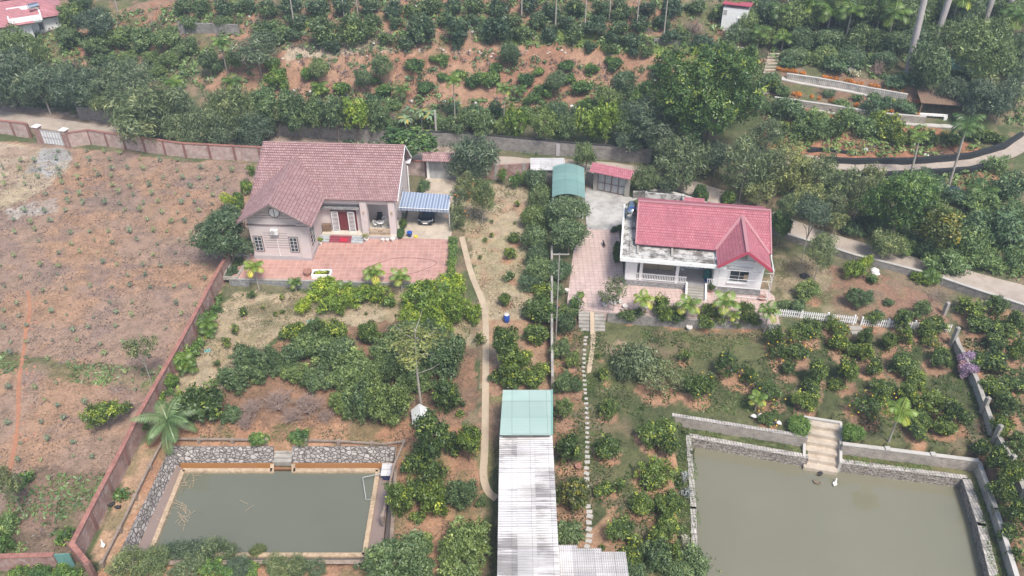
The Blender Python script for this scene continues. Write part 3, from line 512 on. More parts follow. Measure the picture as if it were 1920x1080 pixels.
row('palmg', 'bank_palm', 'palm', 'dark green areca palm with thin trunk at the foot of the hill', 'areca palms at the foot of the hill', '598 162 34 0 186,752 168 34 0 190,850 150 34 0 236,945 165 34 0 244,975 168 30 0 190,327 155 34 0 178,434 152 40 0 172,414 80 36 0 136,105 135 24 0 160,1815 232 56 0 290,1842 358 60 0 372,1425 60 40 0 90,1470 70 44 0 92,1284 62 20 0 76,1745 518 38 0 530')
row('palmg', 'grove_palm', 'palm', 'slender areca palm in the dark grove at the upper right', 'slender palms of the upper right grove', '1560 18 56 0 62,1598 20 50 0 78,1635 14 50 0 50,1678 25 56 0 80,1522 4 50 0 46,1660 -8 50 0 60,1580 -10 50 0 40,1905 30 60 0 90,1800 -6 60 0 60,1465 20 44 0 60')

# ------------------------------------------------------------------ foliage meshes
def leafmesh(name, p, n, size, asp, tone, mat, rng, droop=0.0):
    k = len(p); n = n / (np.linalg.norm(n, axis=1, keepdims=True) + 1e-9)
    r_ = rng.normal(size=(k, 3)); r_[:, 2] -= droop
    t = r_ - n * (r_ * n).sum(1, keepdims=True); t /= (np.linalg.norm(t, axis=1, keepdims=True) + 1e-9)
    b = np.cross(n, t); s = np.broadcast_to(size, (k,))[:, None]
    v = np.stack([p - t * s * .5, p + b * s * asp * .5, p + t * s * .5, p - b * s * asp * .5], 1).reshape(-1, 3)
    return quadmesh(name, v, np.repeat(tone, 4), mat)
def quadmesh(name, v, tone, mat):
    k = len(v) // 4; me = bpy.data.meshes.new(name)
    me.vertices.add(4 * k); me.vertices.foreach_set('co', v.astype(np.float32).ravel())
    me.loops.add(4 * k); me.loops.foreach_set('vertex_index', np.arange(4 * k, dtype=np.int32))
    me.polygons.add(k); me.polygons.foreach_set('loop_start', np.arange(0, 4 * k, 4, dtype=np.int32))
    me.update(calc_edges=True); a = me.attributes.new('tone', 'FLOAT', 'POINT'); a.data.foreach_set('value', tone.astype(np.float32))
    me.materials.append(mat); return me
def dirs(rng, k, zb=0.0):
    d = rng.normal(size=(k, 3)); d[:, 2] += zb; return d / np.linalg.norm(d, axis=1, keepdims=True)
def crown(name, seed, r, rz, nl, nleaf, leaf, mat, clus=8,  tip=.1, asp=.55, lobe=(.34, .5), dist=(.45, .72), droop=0., up=.3, zmin=-.6, base=.42, spots=5):
    rng = np.random.RandomState(seed); nfull = nleaf; nleaf = max(30, nleaf // clus); d = dirs(rng, nl * 3, .15); d = d[d[:, 2] > zmin][:nl]; nl = len(d)
    c = d * rng.uniform(*dist, size=(nl, 1)); c[0] = (0, 0, .15); lr = rng.uniform(*lobe, size=nl); lr[0] = .6
    ti = rng.choice(nl, nleaf * 2, p=lr ** 2 / (lr ** 2).sum()); dd = dirs(rng, nleaf * 2, .25)
    rad = lr[ti] * (1.08 - .42 * rng.rand(nleaf * 2) ** 1.6 + .22 * (rng.rand(nleaf * 2) > .9) * rng.rand(nleaf * 2)) * (1 + .16 * np.sin(dd[:, 0] * 9 + ti) * np.cos(dd[:, 1] * 8 + ti))
    q = c[ti] + dd * rad[:, None]
    ins = (np.sqrt(((q[:, None] - c[None]) ** 2).sum(-1)) < lr[None] * .7).any(1)
    keep = np.where(~ins)[0][:nleaf]; ti, dd, q = ti[keep], dd[keep], q[keep]
    tone = base - .16 + .26 * rng.rand(nl)[ti] + .42 * (rng.rand(len(ti)) - .5)
    if tip > 0:
        sp_ = dirs(rng, nl * spots, .6).reshape(nl, spots, 3); dt = (sp_[ti] * dd[:, None]).sum(-1).max(1)
        on = (dt > 1 - .09 * (.4 + tip * 3)) & (rng.rand(nl)[ti] < .35 + tip * 2.4) & (rng.rand(len(ti)) < .75); tone[on] = .78 + .25 * rng.rand(on.sum())
    an = rng.uniform(.78, 1.12, 3); q = q * np.array([r, r, rz]) * an + .12 * r * np.sin(q[:, [1, 2, 0]] * 3 + an * 5); nn = dd * .9 + rng.normal(size=dd.shape) * .5; nn[:, 2] += up
    if clus > 1:
        nn /= np.linalg.norm(nn, axis=1, keepdims=True); tone = tone + .22 * (rng.rand(len(tone)) - .5)
        k_ = len(q); q = np.repeat(q, clus, 0) + rng.normal(size=(k_ * clus, 3)) * leaf * .62; nn = np.repeat(nn, clus, 0) + rng.normal(size=(k_ * clus, 3)) * .42
        tone = np.repeat(tone, clus) + .16 * (rng.rand(k_ * clus) - .5)
    return leafmesh(name, q, nn, leaf * rng.uniform(.6, 1.55, len(q)), asp, np.clip(tone, 0, 1), mat, rng, droop), r, rz
def trunkmesh(name, seed, mat, limbs=5, rad=.05, lean=.1, spread=.5, fork=.5):
    rnd = random.Random(seed); m = MB(); lx, ly = rnd.uniform(-lean, lean), rnd.uniform(-lean, lean)
    m.tube([(0, 0, -.06), (lx * .4, ly * .4, fork * .5), (lx, ly, fork), (lx * .6, ly * .6, 1.0)], [rad, rad * .85, rad * .7, rad * .25], 6)
    for i in range(limbs):
        a = i * 6.283 / limbs + rnd.uniform(-.4, .4); s = spread * rnd.uniform(.6, 1.1); z = fork * rnd.uniform(.8, 1.1)
        m.tube([(lx, ly, z), (lx + .5 * s * math.cos(a), ly + .5 * s * math.sin(a), z + .22), (s * math.cos(a), s * math.sin(a), z + rnd.uniform(.3, .6))], [rad * .5, rad * .35, rad * .12], 5)
    return m.mesh(name, mat)
def twigmesh(name, seed, mat, n=70):
    rnd = random.Random(seed); m = MB()
    for i in range(n):
        a = rnd.uniform(0, 6.283); e = rnd.uniform(.3, 1.4); Ln = rnd.uniform(.6, 1.05); x = math.cos(a) * math.cos(e) * Ln; y = math.sin(a) * math.cos(e) * Ln; z = math.sin(e) * Ln - .5
        s = Vector((rnd.uniform(-.15, .15), rnd.uniform(-.15, .15), -.5)); mid = s.lerp(Vector((x, y, z)), .5) + Vector((rnd.uniform(-.1, .1), rnd.uniform(-.1, .1), .08))
        m.tube([s, mid, (x, y, z)], [.018, .012, .005], 3, cap=False)
        for k in range(6):
            b_ = mid.lerp(Vector((x, y, z)), rnd.random()); q = b_ + Vector((rnd.uniform(-.25, .25), rnd.uniform(-.25, .25), rnd.uniform(-.02, .25))); m.tube([b_, q], [.008, .003], 3, cap=False)
    return m.mesh(name, mat)
def frondmesh(name, seed, mat, nf=9, Ln=1.3, e0=(.2, 1.3), droop=1.1, leafl=.42, leafw=.05, nlf=14, old=.25, tone0=.45):
    rng = np.random.RandomState(seed); V = []; T = []
    for i in range(nf):
        a = i * 2.4 + rng.uniform(-.2, .2); fr = i / max(1, nf - 1); e = e0[1] + (e0[0] - e0[1]) * fr; l_ = Ln * rng.uniform(.85, 1.1); p = np.zeros(3); h_ = np.array([math.cos(a), math.sin(a), 0]); sd_ = np.array([-h_[1], h_[0], 0])
        tn = tone0 + rng.uniform(-.12, .12) + (.30 if fr > 1 - old else 0); step = l_ / nlf; el = e
        for j in range(nlf):
            d = h_ * math.cos(el) + np.array([0, 0, math.sin(el)]); q = p + d * step; u = np.cross(d, sd_)
            w_ = .018 * Ln
            V += [p - sd_ * w_, p + sd_ * w_, q + sd_ * w_, q - sd_ * w_]; T += [tn + .1] * 4
            t_ = (j + .5) / nlf; ll = leafl * Ln * (math.sin(math.pi * min(1, .18 + t_ * .85)) ** .7 + .12)
            for sg in (-1, 1):
                dl = sd_ * sg * .8 + d * .55 + np.array([0, 0, -.28 - .25 * rng.rand()]); dl /= np.linalg.norm(dl); wv = d * leafw * Ln
                m_ = p + dl * ll * .5; e_ = p + dl * ll + np.array([0, 0, -.12 * ll])
                V += [p, m_ - wv * .6, e_, m_ + wv * .6]; T += [tn + rng.uniform(-.1, .1)] * 4
            p = q; el -= droop / nlf * (1 + .5 * t_)
    return quadmesh(name, np.array(V), np.clip(np.array(T), 0, 1), mat)

PROTO = {}
def proto(sp, n, f): PROTO[sp] = [f(i) for i in range(n)]
def cr(mat, **k):
    def f(i):
        kk = dict(k); kk['n'] = int(kk['n'] * (1, .72, .86, .58, .8)[i % 5]); kk['tip'] = kk.get('tip', .1) * (1, 1.6, .5, 1.2, .8)[i % 5]; return crown('foliage', hash_(mat) + i * 7, kk.pop('r'), kk.pop('rz'), kk.pop('nl'), kk.pop('n'), kk.pop('leaf'), LM[mat], **kk)
    return f
def hash_(s): return sum(ord(c) * (i + 1) for i, c in enumerate(s)) % 1000
proto('citrus', 6, cr('citrus', r=1.35, rz=1.2, nl=26, n=3500, leaf=.19, tip=.13, lobe=(.18, .36), dist=(.45, .92), spots=4))
proto('sapling', 5, cr('citrus', r=.55, rz=.6, nl=9, n=230, leaf=.2, tip=.14, lobe=(.2, .4), dist=(.3, .85)))
proto('bushlet', 4, cr('green', r=.6, rz=.5, nl=9, n=330, leaf=.2, tip=.1, lobe=(.2, .4), dist=(.3, .85)))
proto('citrusf', 4, cr('citrus', r=1.4, rz=1.2, nl=24, n=2600, leaf=.19, tip=.07, lobe=(.16, .34), dist=(.45, .92), spots=3))
proto('rose', 3, cr('citrus', r=1.1, rz=1.1, nl=20, n=2200, leaf=.17, tip=.03, lobe=(.2, .36), dist=(.4, .9)))
proto('citrusfar', 5, cr('citrusfar', r=1.6, rz=1.4, nl=24, n=2400, leaf=.26, tip=.05, lobe=(.2, .4), dist=(.5, .85)))
proto('guava', 5, cr('guava', r=2.0, rz=1.6, nl=34, n=6500, leaf=.19, tip=.06, lobe=(.16, .32), dist=(.5, .9)))
proto('feather', 5, cr('feather', r=2.8, rz=2.4, nl=34, n=7500, leaf=.42, asp=.2, tip=.07, lobe=(.18, .33), dist=(.5, .88), droop=.7, up=.1))
proto('mango', 4, cr('mango', r=2.2, rz=1.8, nl=26, n=5600, leaf=.32, asp=.28, tip=.06, lobe=(.26, .4), dist=(.5, .72), droop=.9, up=.1))
proto('bigt', 1, cr('big', r=6.5, rz=6.2, nl=70, n=36000, leaf=.34, asp=.42, tip=.2, lobe=(.14, .27), dist=(.55, .95), spots=2))
proto('mangoL', 3, cr('mango', r=4.2, rz=3.8, nl=70, n=14000, leaf=.36, asp=.3, tip=.05, lobe=(.15, .26), dist=(.5, .85), droop=.6, up=.1))
proto('big', 3, cr('big', r=3.6, rz=3.4, nl=40, n=11000, leaf=.36, asp=.5, tip=.11, lobe=(.2, .32), dist=(.55, .8), spots=3))
proto('lime', 4, cr('lime', r=1.7, rz=1.4, nl=20, n=2900, leaf=.2, tip=.12, lobe=(.22, .36), dist=(.5, .8)))
proto('green', 4, cr('green', r=1.6, rz=1.4, nl=18, n=3200, leaf=.22, tip=.10, lobe=(.24, .38)))
proto('largeg', 1, cr('green', r=4.5, rz=4.0, nl=60, n=17000, leaf=.34, asp=.3, tip=.05, lobe=(.16, .28), dist=(.5, .85), droop=.6))
proto('olive', 4, cr('olive', r=1.9, rz=1.6, nl=24, n=3400, leaf=.24, asp=.35, tip=.1, lobe=(.2, .34), dist=(.5, .88)))
proto('bronze', 2, cr('bronze', r=1.7, rz=1.5, nl=20, n=4200, leaf=.21, tip=.2))
proto('weed', 4, cr('weed', r=1.7, rz=1.3, nl=22, n=3000, leaf=.26, asp=.4, tip=.06, lobe=(.22, .4), dist=(.4, .9)))
proto('thin', 1, cr('olive', r=1.6, rz=1.4, nl=20, n=1300, leaf=.22, asp=.35, tip=.03, lobe=(.16, .26), dist=(.5, .9)))
PROTO['twig'] = [(twigmesh('twigs', i, MT['barktwig']), 1.0, 1.0) for i in range(3)]
PROTO['palmy'] = [(frondmesh('fronds', i, LM['palm'], 9, 1.2, old=.35, droop=1.5, leafw=.07), 1.25, 1) for i in range(4)]
PROTO['palmg'] = [(frondmesh('fronds', 20 + i, LM['palm'], 10, 1.3, old=.12, droop=1.6, leafw=.06, tone0=.28), 1.3, 1) for i in range(4)]
PROTO['coconut'] = [(frondmesh('fronds', 40, LM['coco'], 13, 2.3, e0=(-.1, 1.35), old=0, droop=1.4, leafl=.26, leafw=.022, nlf=34), 2.1, 1)]
TRUNK = [trunkmesh('trunk', i, MT['bark'], rad=.055) for i in range(4)]
TRUNKP = [trunkmesh('trunk', 10 + i, MT['barkpale'], rad=.04, spread=.55) for i in range(3)]
_pm = MB(); _pm.tube([(0, 0, -.05), (.01, 0, .5), (0, 0, 1)], [.075, .055, .05], 8); PTR = _pm.mesh('trunk', MT['barkpale'])
_fm = MB(); _fm.lathe([(0.0, -.07), (.06, -.035), (.07, 0), (.055, .04), (0.0, .065)], n=8); FRUIT = _fm.mesh('fruit', MT['yellow'])
_fm = MB(); _fm.lathe([(0.0, -.05), (.08, -.01), (.05, .05), (0.0, .06)], n=6); BLOOM = _fm.mesh('blossom', MT['orange'])
ORD = 'first second third fourth fifth sixth seventh eighth ninth tenth eleventh twelfth thirteenth fourteenth fifteenth sixteenth seventeenth eighteenth nineteenth twentieth'.split()
def ordn(i):
    if i < 20: return ORD[i]
    return 'twenty-' + ORD[i - 20] if i < 29 else 'thirtieth' if i == 29 else 'thirty-' + ORD[i - 30]
RINGS = []
rnd = random.Random(5)
cnt = [0]
def solve(cx, cy, w_, h_, by, palm):
    """ground foot, crown centre height, radii in metres"""
    if palm:
        fx, fy, fz = G(cx, by)
        for _ in range(4):
            zc = ZV(fx, fy, cy); q = Q(fx, fy, zc); fx += (cx - q[0]) * q[2] / FPX
        fz = float(hz(fx, fy)); r_ = w_ / 2 / FPX * q[2]; return fx, fy, fz, max(.25, ZV(fx, fy, cy) - fz), r_, r_
    if by:
        bx, fx = cx, 0
        for _ in range(4):
            fx, fy, fz = G(bx, by); zc = ZV(fx, fy, cy); q = Q(fx, fy, zc); bx += cx - q[0]
        zc = ZV(fx, fy, cy); dep = Q(fx, fy, zc)[2]
    else:
        gx_, gy_ = cx, cy + h_ * .3
        for _ in range(5):
            fx, fy, fz = G(gx_, gy_); dep = Q(fx, fy, fz)[2]; sa = CH / math.hypot(fy, CH); r_ = w_ / 2 * dep / FPX
            ph = h_ / 2 * dep / FPX; rz = math.sqrt(max(.05, ph * ph - (r_ * sa) ** 2)) / math.sqrt(1 - sa * sa); rz = min(max(rz, .55 * r_), 1.35 * r_)
            zc = fz + rz * .9; q = Q(fx, fy, zc); gx_ += cx - q[0]; gy_ += cy - q[1]
    sa = CH / math.hypot(fy, CH); r_ = w_ / 2 * dep / FPX; ph = h_ / 2 * dep / FPX
    rz = math.sqrt(max(.05, ph * ph - (r_ * sa) ** 2)) / math.sqrt(1 - sa * sa); rz = min(max(rz, .6 * r_), 1.35 * r_)
    if by: rz = min(rz, max(.5 * r_, zc - fz))
    return fx, fy, fz, max(zc - fz, rz * .6), r_, rz
def plant_all():
    for sp, name, cat, txt, group, tab, o in TR:
        items = []
        for t in tab.split(','):
            a = list(map(float, t.split())); items.append((a[0], a[1], a[2], a[3], a[4] if len(a) > 4 else None))
        order = sorted(range(len(items)), key=lambda k: items[k][0]); n = len(items)
        for oi, k in enumerate(order):
            cx, cy, w_, h_, by = items[k]; palm = sp in ('palmy', 'palmg', 'coconut')
            x, y, z, zc, r_, rz = solve(cx, cy, w_, h_, by, palm)
            lab = txt if n == 1 else f'{txt}, {ordn(oi)} from left' if n > 2 else f'{txt}, {"left" if oi == 0 else "right"} one of two'
            t = thing(name, lab, cat, (x, y, z), rnd.uniform(0, 6.28), group)
            key = 'largeg' if sp == 'green' and o.get('big') else 'bigt' if o.get('big') else sp
            if key == 'mango' and r_ > 3: key = 'mangoL'
            if key in ('citrus', 'citrusf', 'rose') and r_ < .8: key = 'sapling'
            if key in ('green', 'lime', 'weed') and r_ < .75: key = 'bushlet'
            me, pr, prz = PROTO[key][cnt[0] % len(PROTO[key])]; cnt[0] += 1
            k_ = .88 if o.get('ring') else 1.08
            if palm:
                s = r_ / pr * 1.35; link('fronds', me, t, (0, 0, zc), scale=(s, s, s)); link('trunk', PTR, t, scale=(max(.7, s) * (1.6 if sp == 'coconut' else 1),) * 2 + (zc,)); continue
            c_ = link('twigs' if sp == 'twig' else 'foliage', me, t, (0, 0, zc), scale=(r_ / pr * k_, r_ / pr * k_, rz / prz * k_))
            if sp != 'twig':
                T = TRUNKP if sp in ('feather', 'thin', 'olive') else TRUNK; link('trunk', T[cnt[0] % len(T)], t, scale=(r_, r_, zc + (.25 * rz if by else 0)))
            if sp == 'citrusf' or o.get('fruit'):
                for q in range(6):
                    a = rnd.uniform(0, 6.28); e = rnd.uniform(-.5, .9); f_ = rnd.uniform(.92, 1.04)
                    link('fruit' if sp == 'citrusf' else 'blossom', FRUIT if sp == 'citrusf' else BLOOM, t, (math.cos(a) * math.cos(e) * r_ * f_, math.sin(a) * math.cos(e) * r_ * f_, zc + math.sin(e) * rz * f_), scale=(1.1,) * 3)
            if o.get('ring'): RINGS.append((x, y, o['ring'] * r_ * 1.05))
plant_all()

def smooth(p, it=2):
    for _ in range(it):
        q = [p[0]]
        for a, b in zip(p[:-1], p[1:]): q += [tuple(.75 * a[k] + .25 * b[k] for k in range(len(a))), tuple(.25 * a[k] + .75 * b[k] for k in range(len(a)))]
        p = q + [p[-1]]
    return p
# ------------------------------------------------------------------ the ground sheet
def PG(s): return [G(float(a.split()[0]), float(a.split()[1]))[:2] for a in s.split(',')]
col = np.zeros((len(fX), 3)); nA = vnoise(fX, fY, 5, 11) + .6 * vnoise(fX, fY, 1.7, 12) + .35 * vnoise(fX, fY, .6, 13); nB = vnoise(fX, fY, 3.1, 14) + .7 * vnoise(fX, fY, 1.0, 15)
dx_ = .9 * vnoise(fX, fY, 1.6, 16) + .5 * vnoise(fX, fY, .5, 17); dy_ = .9 * vnoise(fX, fY, 1.6, 18) + .5 * vnoise(fX, fY, .5, 19)
def mixc(a, b, c_, th=0., sh=.25):
    t = np.clip((nA - th) / sh + .5, 0, 1)[:, None]; t2 = np.clip((nB - .22) / .2 + .5, 0, 1)[:, None] * .6
    v = np.array(a) * (1 - t) + np.array(b) * t; return v * (1 - t2) + np.array(c_) * t2
SOIL = (.325, .225, .172); SOIL2 = (.365, .23, .155); PURP = (.245, .18, .16); TAN = (.42, .34, .235); TAN2 = (.36, .285, .18); ORG = (.36, .22, .15); ORG2 = (.30, .165, .11); GRN = (.085, .10, .045); GRN2 = (.14, .145, .07); DK = (.17, .125, .09); RED = (.34, .155, .10); GREY = (.33, .32, .31)
col[:] = mixc((.16, .15, .09), (.10, .12, .055), (.30, .21, .15))
def zone(s, a, b, c_, th=0., sh=.25):
    m_ = inpoly(fX + dx_, fY + dy_, PG(s)); v = mixc(a, b, c_, th, sh); col[m_] = v[m_]
zone('-60 -5,1980 -5,1980 130,1300 110,-60 120', GRN2, (.30, .20, .14), RED, -.05)
zone('340 0,1300 0,1300 60,1000 60,340 90', (.22, .17, .11), (.36, .21, .14), GRN2)
zone('940 45,1380 90,1380 120,1200 115,1060 90,940 80', (.14, .19, .05), (.17, .19, .07), RED, .1)
zone('360 150,420 130,540 92,930 88,1060 80,1300 112,1250 150,1180 160,1110 180,1050 210,560 195,470 190,380 172', ORG, ORG2, (.34, .20, .13), .05, .3)
zone('540 90,760 80,930 78,930 98,760 104,540 112', (.46, .37, .28), ORG, GRN2, .1)
zone('-60 262,130 275,300 298,480 306,472 400,434 495,300 760,262 800,150 1040,-60 1050', SOIL, SOIL2, PURP, .05, .4)
zone('-60 262,128 280,130 320,60 370,-60 420', TAN, (.45, .36, .27), SOIL)
zone('75 276,130 280,140 305,90 330,50 325', GREY, (.42, .41, .41), TAN)
zone('60 378,110 370,110 398,20 410,10 392', (.42, .37, .33), (.37, .3, .26), SOIL)
zone('-20 655,150 680,305 690,300 735,140 715,-20 690', GRN2, (.22, .18, .1), SOIL, .1)
zone('60 880,200 880,170 960,120 1040,0 1050,0 960', (.25, .17, .13), (.19, .14, .10), GRN2, .05)
zone('-60 1000,130 1000,140 1036,-60 1050', DK, GRN, SOIL)
zone('434 545,860 545,892 640,880 660,700 610,560 605,440 700,400 745,310 800,285 800,330 720', TAN, TAN2, GRN2, .1, .3)
zone('400 745,440 700,560 620,800 600,890 660,900 740,860 800,600 800,330 820', (.24, .15, .10), (.30, .18, .12), DK)  # browner ground: shade under the thicket is put into its colour
zone('300 792,760 790,900 800,900 1080,180 1090,260 860', (.36, .20, .125), (.40, .235, .15), GRN2, .1)
zone('262 838,300 838,215 1050,165 1050', (.40, .27, .18), (.45, .30, .2), GRN2)
zone('866 345,992 350,1000 480,1035 560,1032 740,960 740,905 730,900 560,870 450', TAN, (.38, .32, .2), ORG, .12)
zone('905 600,1034 600,1034 740,940 740,906 740', (.36, .23, .15), ORG, TAN)
zone('900 740,935 740,935 900,900 900', (.36, .24, .16), (.22, .2, .1), ORG)
zone('1050 600,1150 600,1460 618,1780 630,1850 860,1920 1100,1040 1100,1040 700', GRN, GRN2, (.24, .18, .12), .05, .3)
zone('1040 560,1090 600,1085 820,1085 1080,1036 1080', (.30, .17, .11), DK, GRN2)
zone('1120 640,1200 625,1200 660,1140 665', (.36, .26, .2), GRN2, DK)
zone('1180 1010,1130 1080,1080 1080,1090 1020,1160 940', (.38, .24, .15), GRN2, ORG)
zone('1445 440,1500 470,1560 500,1560 602,1450 592', (.30, .25, .16), GRN2, (.36, .29, .2))
zone('1556 500,1700 525,1775 575,1775 608,1560 590', (.28, .17, .12), GRN2, (.24, .19, .13))
zone('1790 570,1920 600,1980 1080,1900 1080,1850 850,1790 640', GRN, (.33, .2, .13), (.40, .25, .16), .1)
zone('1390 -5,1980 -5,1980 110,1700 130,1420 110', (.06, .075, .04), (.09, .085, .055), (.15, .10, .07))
zone('1430 215,1480 200,1760 235,1850 290,1700 310,1440 300', (.34, .16, .10), (.38, .19, .12), DK)
zone('1440 120,1720 165,1730 215,1450 175', (.27, .17, .12), GRN2, DK)
zone('1690 305,1900 300,1900 380,1800 420,1730 360', (.34, .2, .12), GRN2, DK)
zone('-60 190,210 222,500 250,860 275,860 296,500 280,210 252,-60 212', (.36, .28, .23), (.40, .33, .28), DK, .1)
for x, y, r_ in RINGS:
    d = np.hypot(fX + dx_ - x, fY + dy_ - (y - r_ * .25)) * 1.12; t = np.clip((r_ - d) / .15, 0, 1)[:, None] * .92; c_ = mixc(ORG, (.44, .25, .16), (.33, .18, .11)); col = col * (1 - t) + c_ * t
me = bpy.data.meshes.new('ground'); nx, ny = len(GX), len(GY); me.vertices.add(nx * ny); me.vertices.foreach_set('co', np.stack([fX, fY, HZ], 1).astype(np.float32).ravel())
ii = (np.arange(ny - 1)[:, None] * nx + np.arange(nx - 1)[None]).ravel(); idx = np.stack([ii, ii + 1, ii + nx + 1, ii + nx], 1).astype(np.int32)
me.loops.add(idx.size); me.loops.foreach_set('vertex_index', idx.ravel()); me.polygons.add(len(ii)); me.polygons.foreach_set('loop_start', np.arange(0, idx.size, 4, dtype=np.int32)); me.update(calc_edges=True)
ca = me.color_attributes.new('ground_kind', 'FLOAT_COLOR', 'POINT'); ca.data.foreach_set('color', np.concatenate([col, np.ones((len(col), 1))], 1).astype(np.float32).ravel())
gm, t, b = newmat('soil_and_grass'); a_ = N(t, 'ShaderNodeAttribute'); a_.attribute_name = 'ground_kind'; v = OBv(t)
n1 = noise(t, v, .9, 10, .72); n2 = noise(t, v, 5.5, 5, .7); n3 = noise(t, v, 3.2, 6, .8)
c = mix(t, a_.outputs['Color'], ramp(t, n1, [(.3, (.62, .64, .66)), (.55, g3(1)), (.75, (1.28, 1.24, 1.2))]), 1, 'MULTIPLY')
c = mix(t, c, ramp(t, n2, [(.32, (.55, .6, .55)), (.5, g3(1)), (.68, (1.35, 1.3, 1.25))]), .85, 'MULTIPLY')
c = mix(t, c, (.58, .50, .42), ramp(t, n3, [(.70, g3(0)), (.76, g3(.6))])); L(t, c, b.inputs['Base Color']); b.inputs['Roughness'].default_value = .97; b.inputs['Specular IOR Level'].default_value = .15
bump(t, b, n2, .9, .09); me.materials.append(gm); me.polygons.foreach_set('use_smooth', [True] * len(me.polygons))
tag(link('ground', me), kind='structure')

# ------------------------------------------------------------------ ground cover nobody could count
ROADS = [(smooth(PG(s)), w) for s, w in (('-80 205,0 222,140 240,240 252,480 274,700 290,860 302,1000 312,1180 320,1250 338,1330 372,1400 398,1490 434,1560 458,1700 498,1840 532,1980 572', 2.3), ('1400 292,1470 297,1560 309,1650 316,1740 316,1815 306,1880 290,1925 262,1990 225', 1.9), ('866 445,872 470,882 510,896 545,908 575,911 610,911 680,910 760,909 850,905 895,915 925,932 936', .5), ('52 545,58 580,48 620,42 680,34 720,36 780,24 860,14 900', .4))]
def offroad(X, Y):
    ok = np.ones(len(X), bool)
    for ln, w_ in ROADS:
        for (ax, ay), (bx, by) in zip(ln[:-1], ln[1:]):
            l2 = (bx - ax) ** 2 + (by - ay) ** 2 + 1e-9; t = np.clip(((X - ax) * (bx - ax) + (Y - ay) * (by - ay)) / l2, 0, 1); ok &= np.hypot(X - ax - t * (bx - ax), Y - ay - t * (by - ay)) > w_
    return ok
def scatter(name, label, polys, dens, size, mat, seed, hgt=.12, asp=.3, thr=-1, tone=.45, fixz=None, clump=0, cr_=.4):
    rng = np.random.RandomState(seed); Pn = []
    for s in polys:
        pg = PG(s) if isinstance(s, str) else s; xs = [p[0] for p in pg]; ys = [p[1] for p in pg]; n = int((max(xs) - min(xs)) * (max(ys) - min(ys)) * dens)
        X = rng.uniform(min(xs), max(xs), n); Y = rng.uniform(min(ys), max(ys), n); k = inpoly(X + .5 * vnoise(X, Y, 1.3, 41), Y + .5 * vnoise(X, Y, 1.3, 42), pg) & (vnoise(X, Y, 2.2, seed) + .6 * vnoise(X, Y, .8, seed + 1) > thr)
        tz = hz(X, Y); k &= offroad(X, Y)
        for pad, z_ in PADS: k &= ~inpoly(X, Y, pad) if fixz is None else np.ones(len(X), bool)
        if fixz is not None: tz = tz * 0 + fixz
        Pn.append(np.stack([X[k], Y[k], tz[k] + hgt * rng.uniform(.1, 1, k.sum())], 1))
    p = np.concatenate(Pn)
    if clump:
        d_ = dirs(rng, len(p) * clump, .4); d_[:, 2] = np.abs(d_[:, 2]); cs = np.repeat(rng.uniform(.5, 1.3, len(p)), clump)[:, None] * cr_; p = np.repeat(p, clump, 0) + d_ * cs * rng.uniform(.5, 1, (len(d_), 1)); nn = d_ + rng.normal(size=p.shape) * .4
    else: nn = rng.normal(size=p.shape) * .6; nn[:, 2] += .5
    tn = tone + .7 * vnoise(p[:, 0], p[:, 1], 1.4, seed + 3) + .3 * (rng.rand(len(p)) - .5)
    me = leafmesh(name, p, nn, size * rng.uniform(.5, 1.4, len(p)), asp, np.clip(tn, 0, 1), mat, rng); return tag(link(name, me), label, 'ground cover', kind='stuff')
scatter('hill_weeds', 'rough green weeds covering the hillside', ['-60 5,340 10,420 130,380 170,250 175,-60 150', '340 0,1380 0,1380 110,930 80,560 95,340 110', '430 180,1250 190,1250 250,860 262,430 240', '1100 130,1300 120,1400 200,1250 240,1100 200', '1380 0,1920 0,1920 240,1700 160,1440 110'], 2.4, .5, LM['weed'], 51, .1, .45, -.1, clump=12, cr_=.7)
scatter('hill_dry_weeds', 'dry brown weeds mixed over the hillside', ['-60 5,340 10,420 130,380 170,250 175,-60 150', '340 0,1380 0,1380 110,930 80,560 95,340 110', '380 150,540 92,1290 112,1200 250,430 240', '1440 200,1700 235,1900 290,1700 300,1450 290'], 1.3, .4, LM['dead'], 53, .1, .3, -.05, clump=10, cr_=.6)
scatter('hill_bank_weeds', 'sparse weeds on the bare orange bank', ['540 95,1290 115,1200 180,560 190,420 150'], 2.2, .42, LM['weed'], 57, .1, .4, .0, clump=12, cr_=.6)
scatter('thicket_undergrowth', 'tangled undergrowth around the lower lane', ['1440 330,1900 330,1920 540,1700 480,1490 400', '1440 200,1700 235,1900 290,1700 300,1450 290'], 2.4, .5, LM['weed'], 61, .2, .4, -.2, clump=12, cr_=.75)
scatter('lane_verge_weeds', 'weeds along the foot of the lane walls', ['-60 205,210 235,500 258,860 272,1220 292,1220 300,860 284,500 270,210 250,-60 222', '1180 375,1300 352,1480 410,1500 440,1440 440'], 2.2, .4, LM['weed'], 65, .1, .4, -.12, clump=10, cr_=.5)
scatter('orchard_grass', 'short green grass of the right orchard', ['1090 610,1460 625,1780 640,1840 850,1500 790,1262 770,1240 1080,1040 1080,1040 640'], 60, .24, LM['grass'], 71, .06, .4, -.08, .12)
scatter('pond_edge_grass', 'bright grass strip around the right pond', [TERR2, TERR2B, BANK2], 110, .17, LM['grass'], 75, .1, .4, -.3, .4, -2.74)
scatter('dry_grass', 'dry straw-coloured grass below and beside the patio', ['434 545,860 545,892 640,700 610,560 605,440 700,310 800,330 720', '866 345,992 350,1000 480,1035 560,1032 600,905 600,870 450', '1445 440,1560 500,1560 602,1450 592'], 40, .28, LM['dry'], 77, .05, .22, -.05)
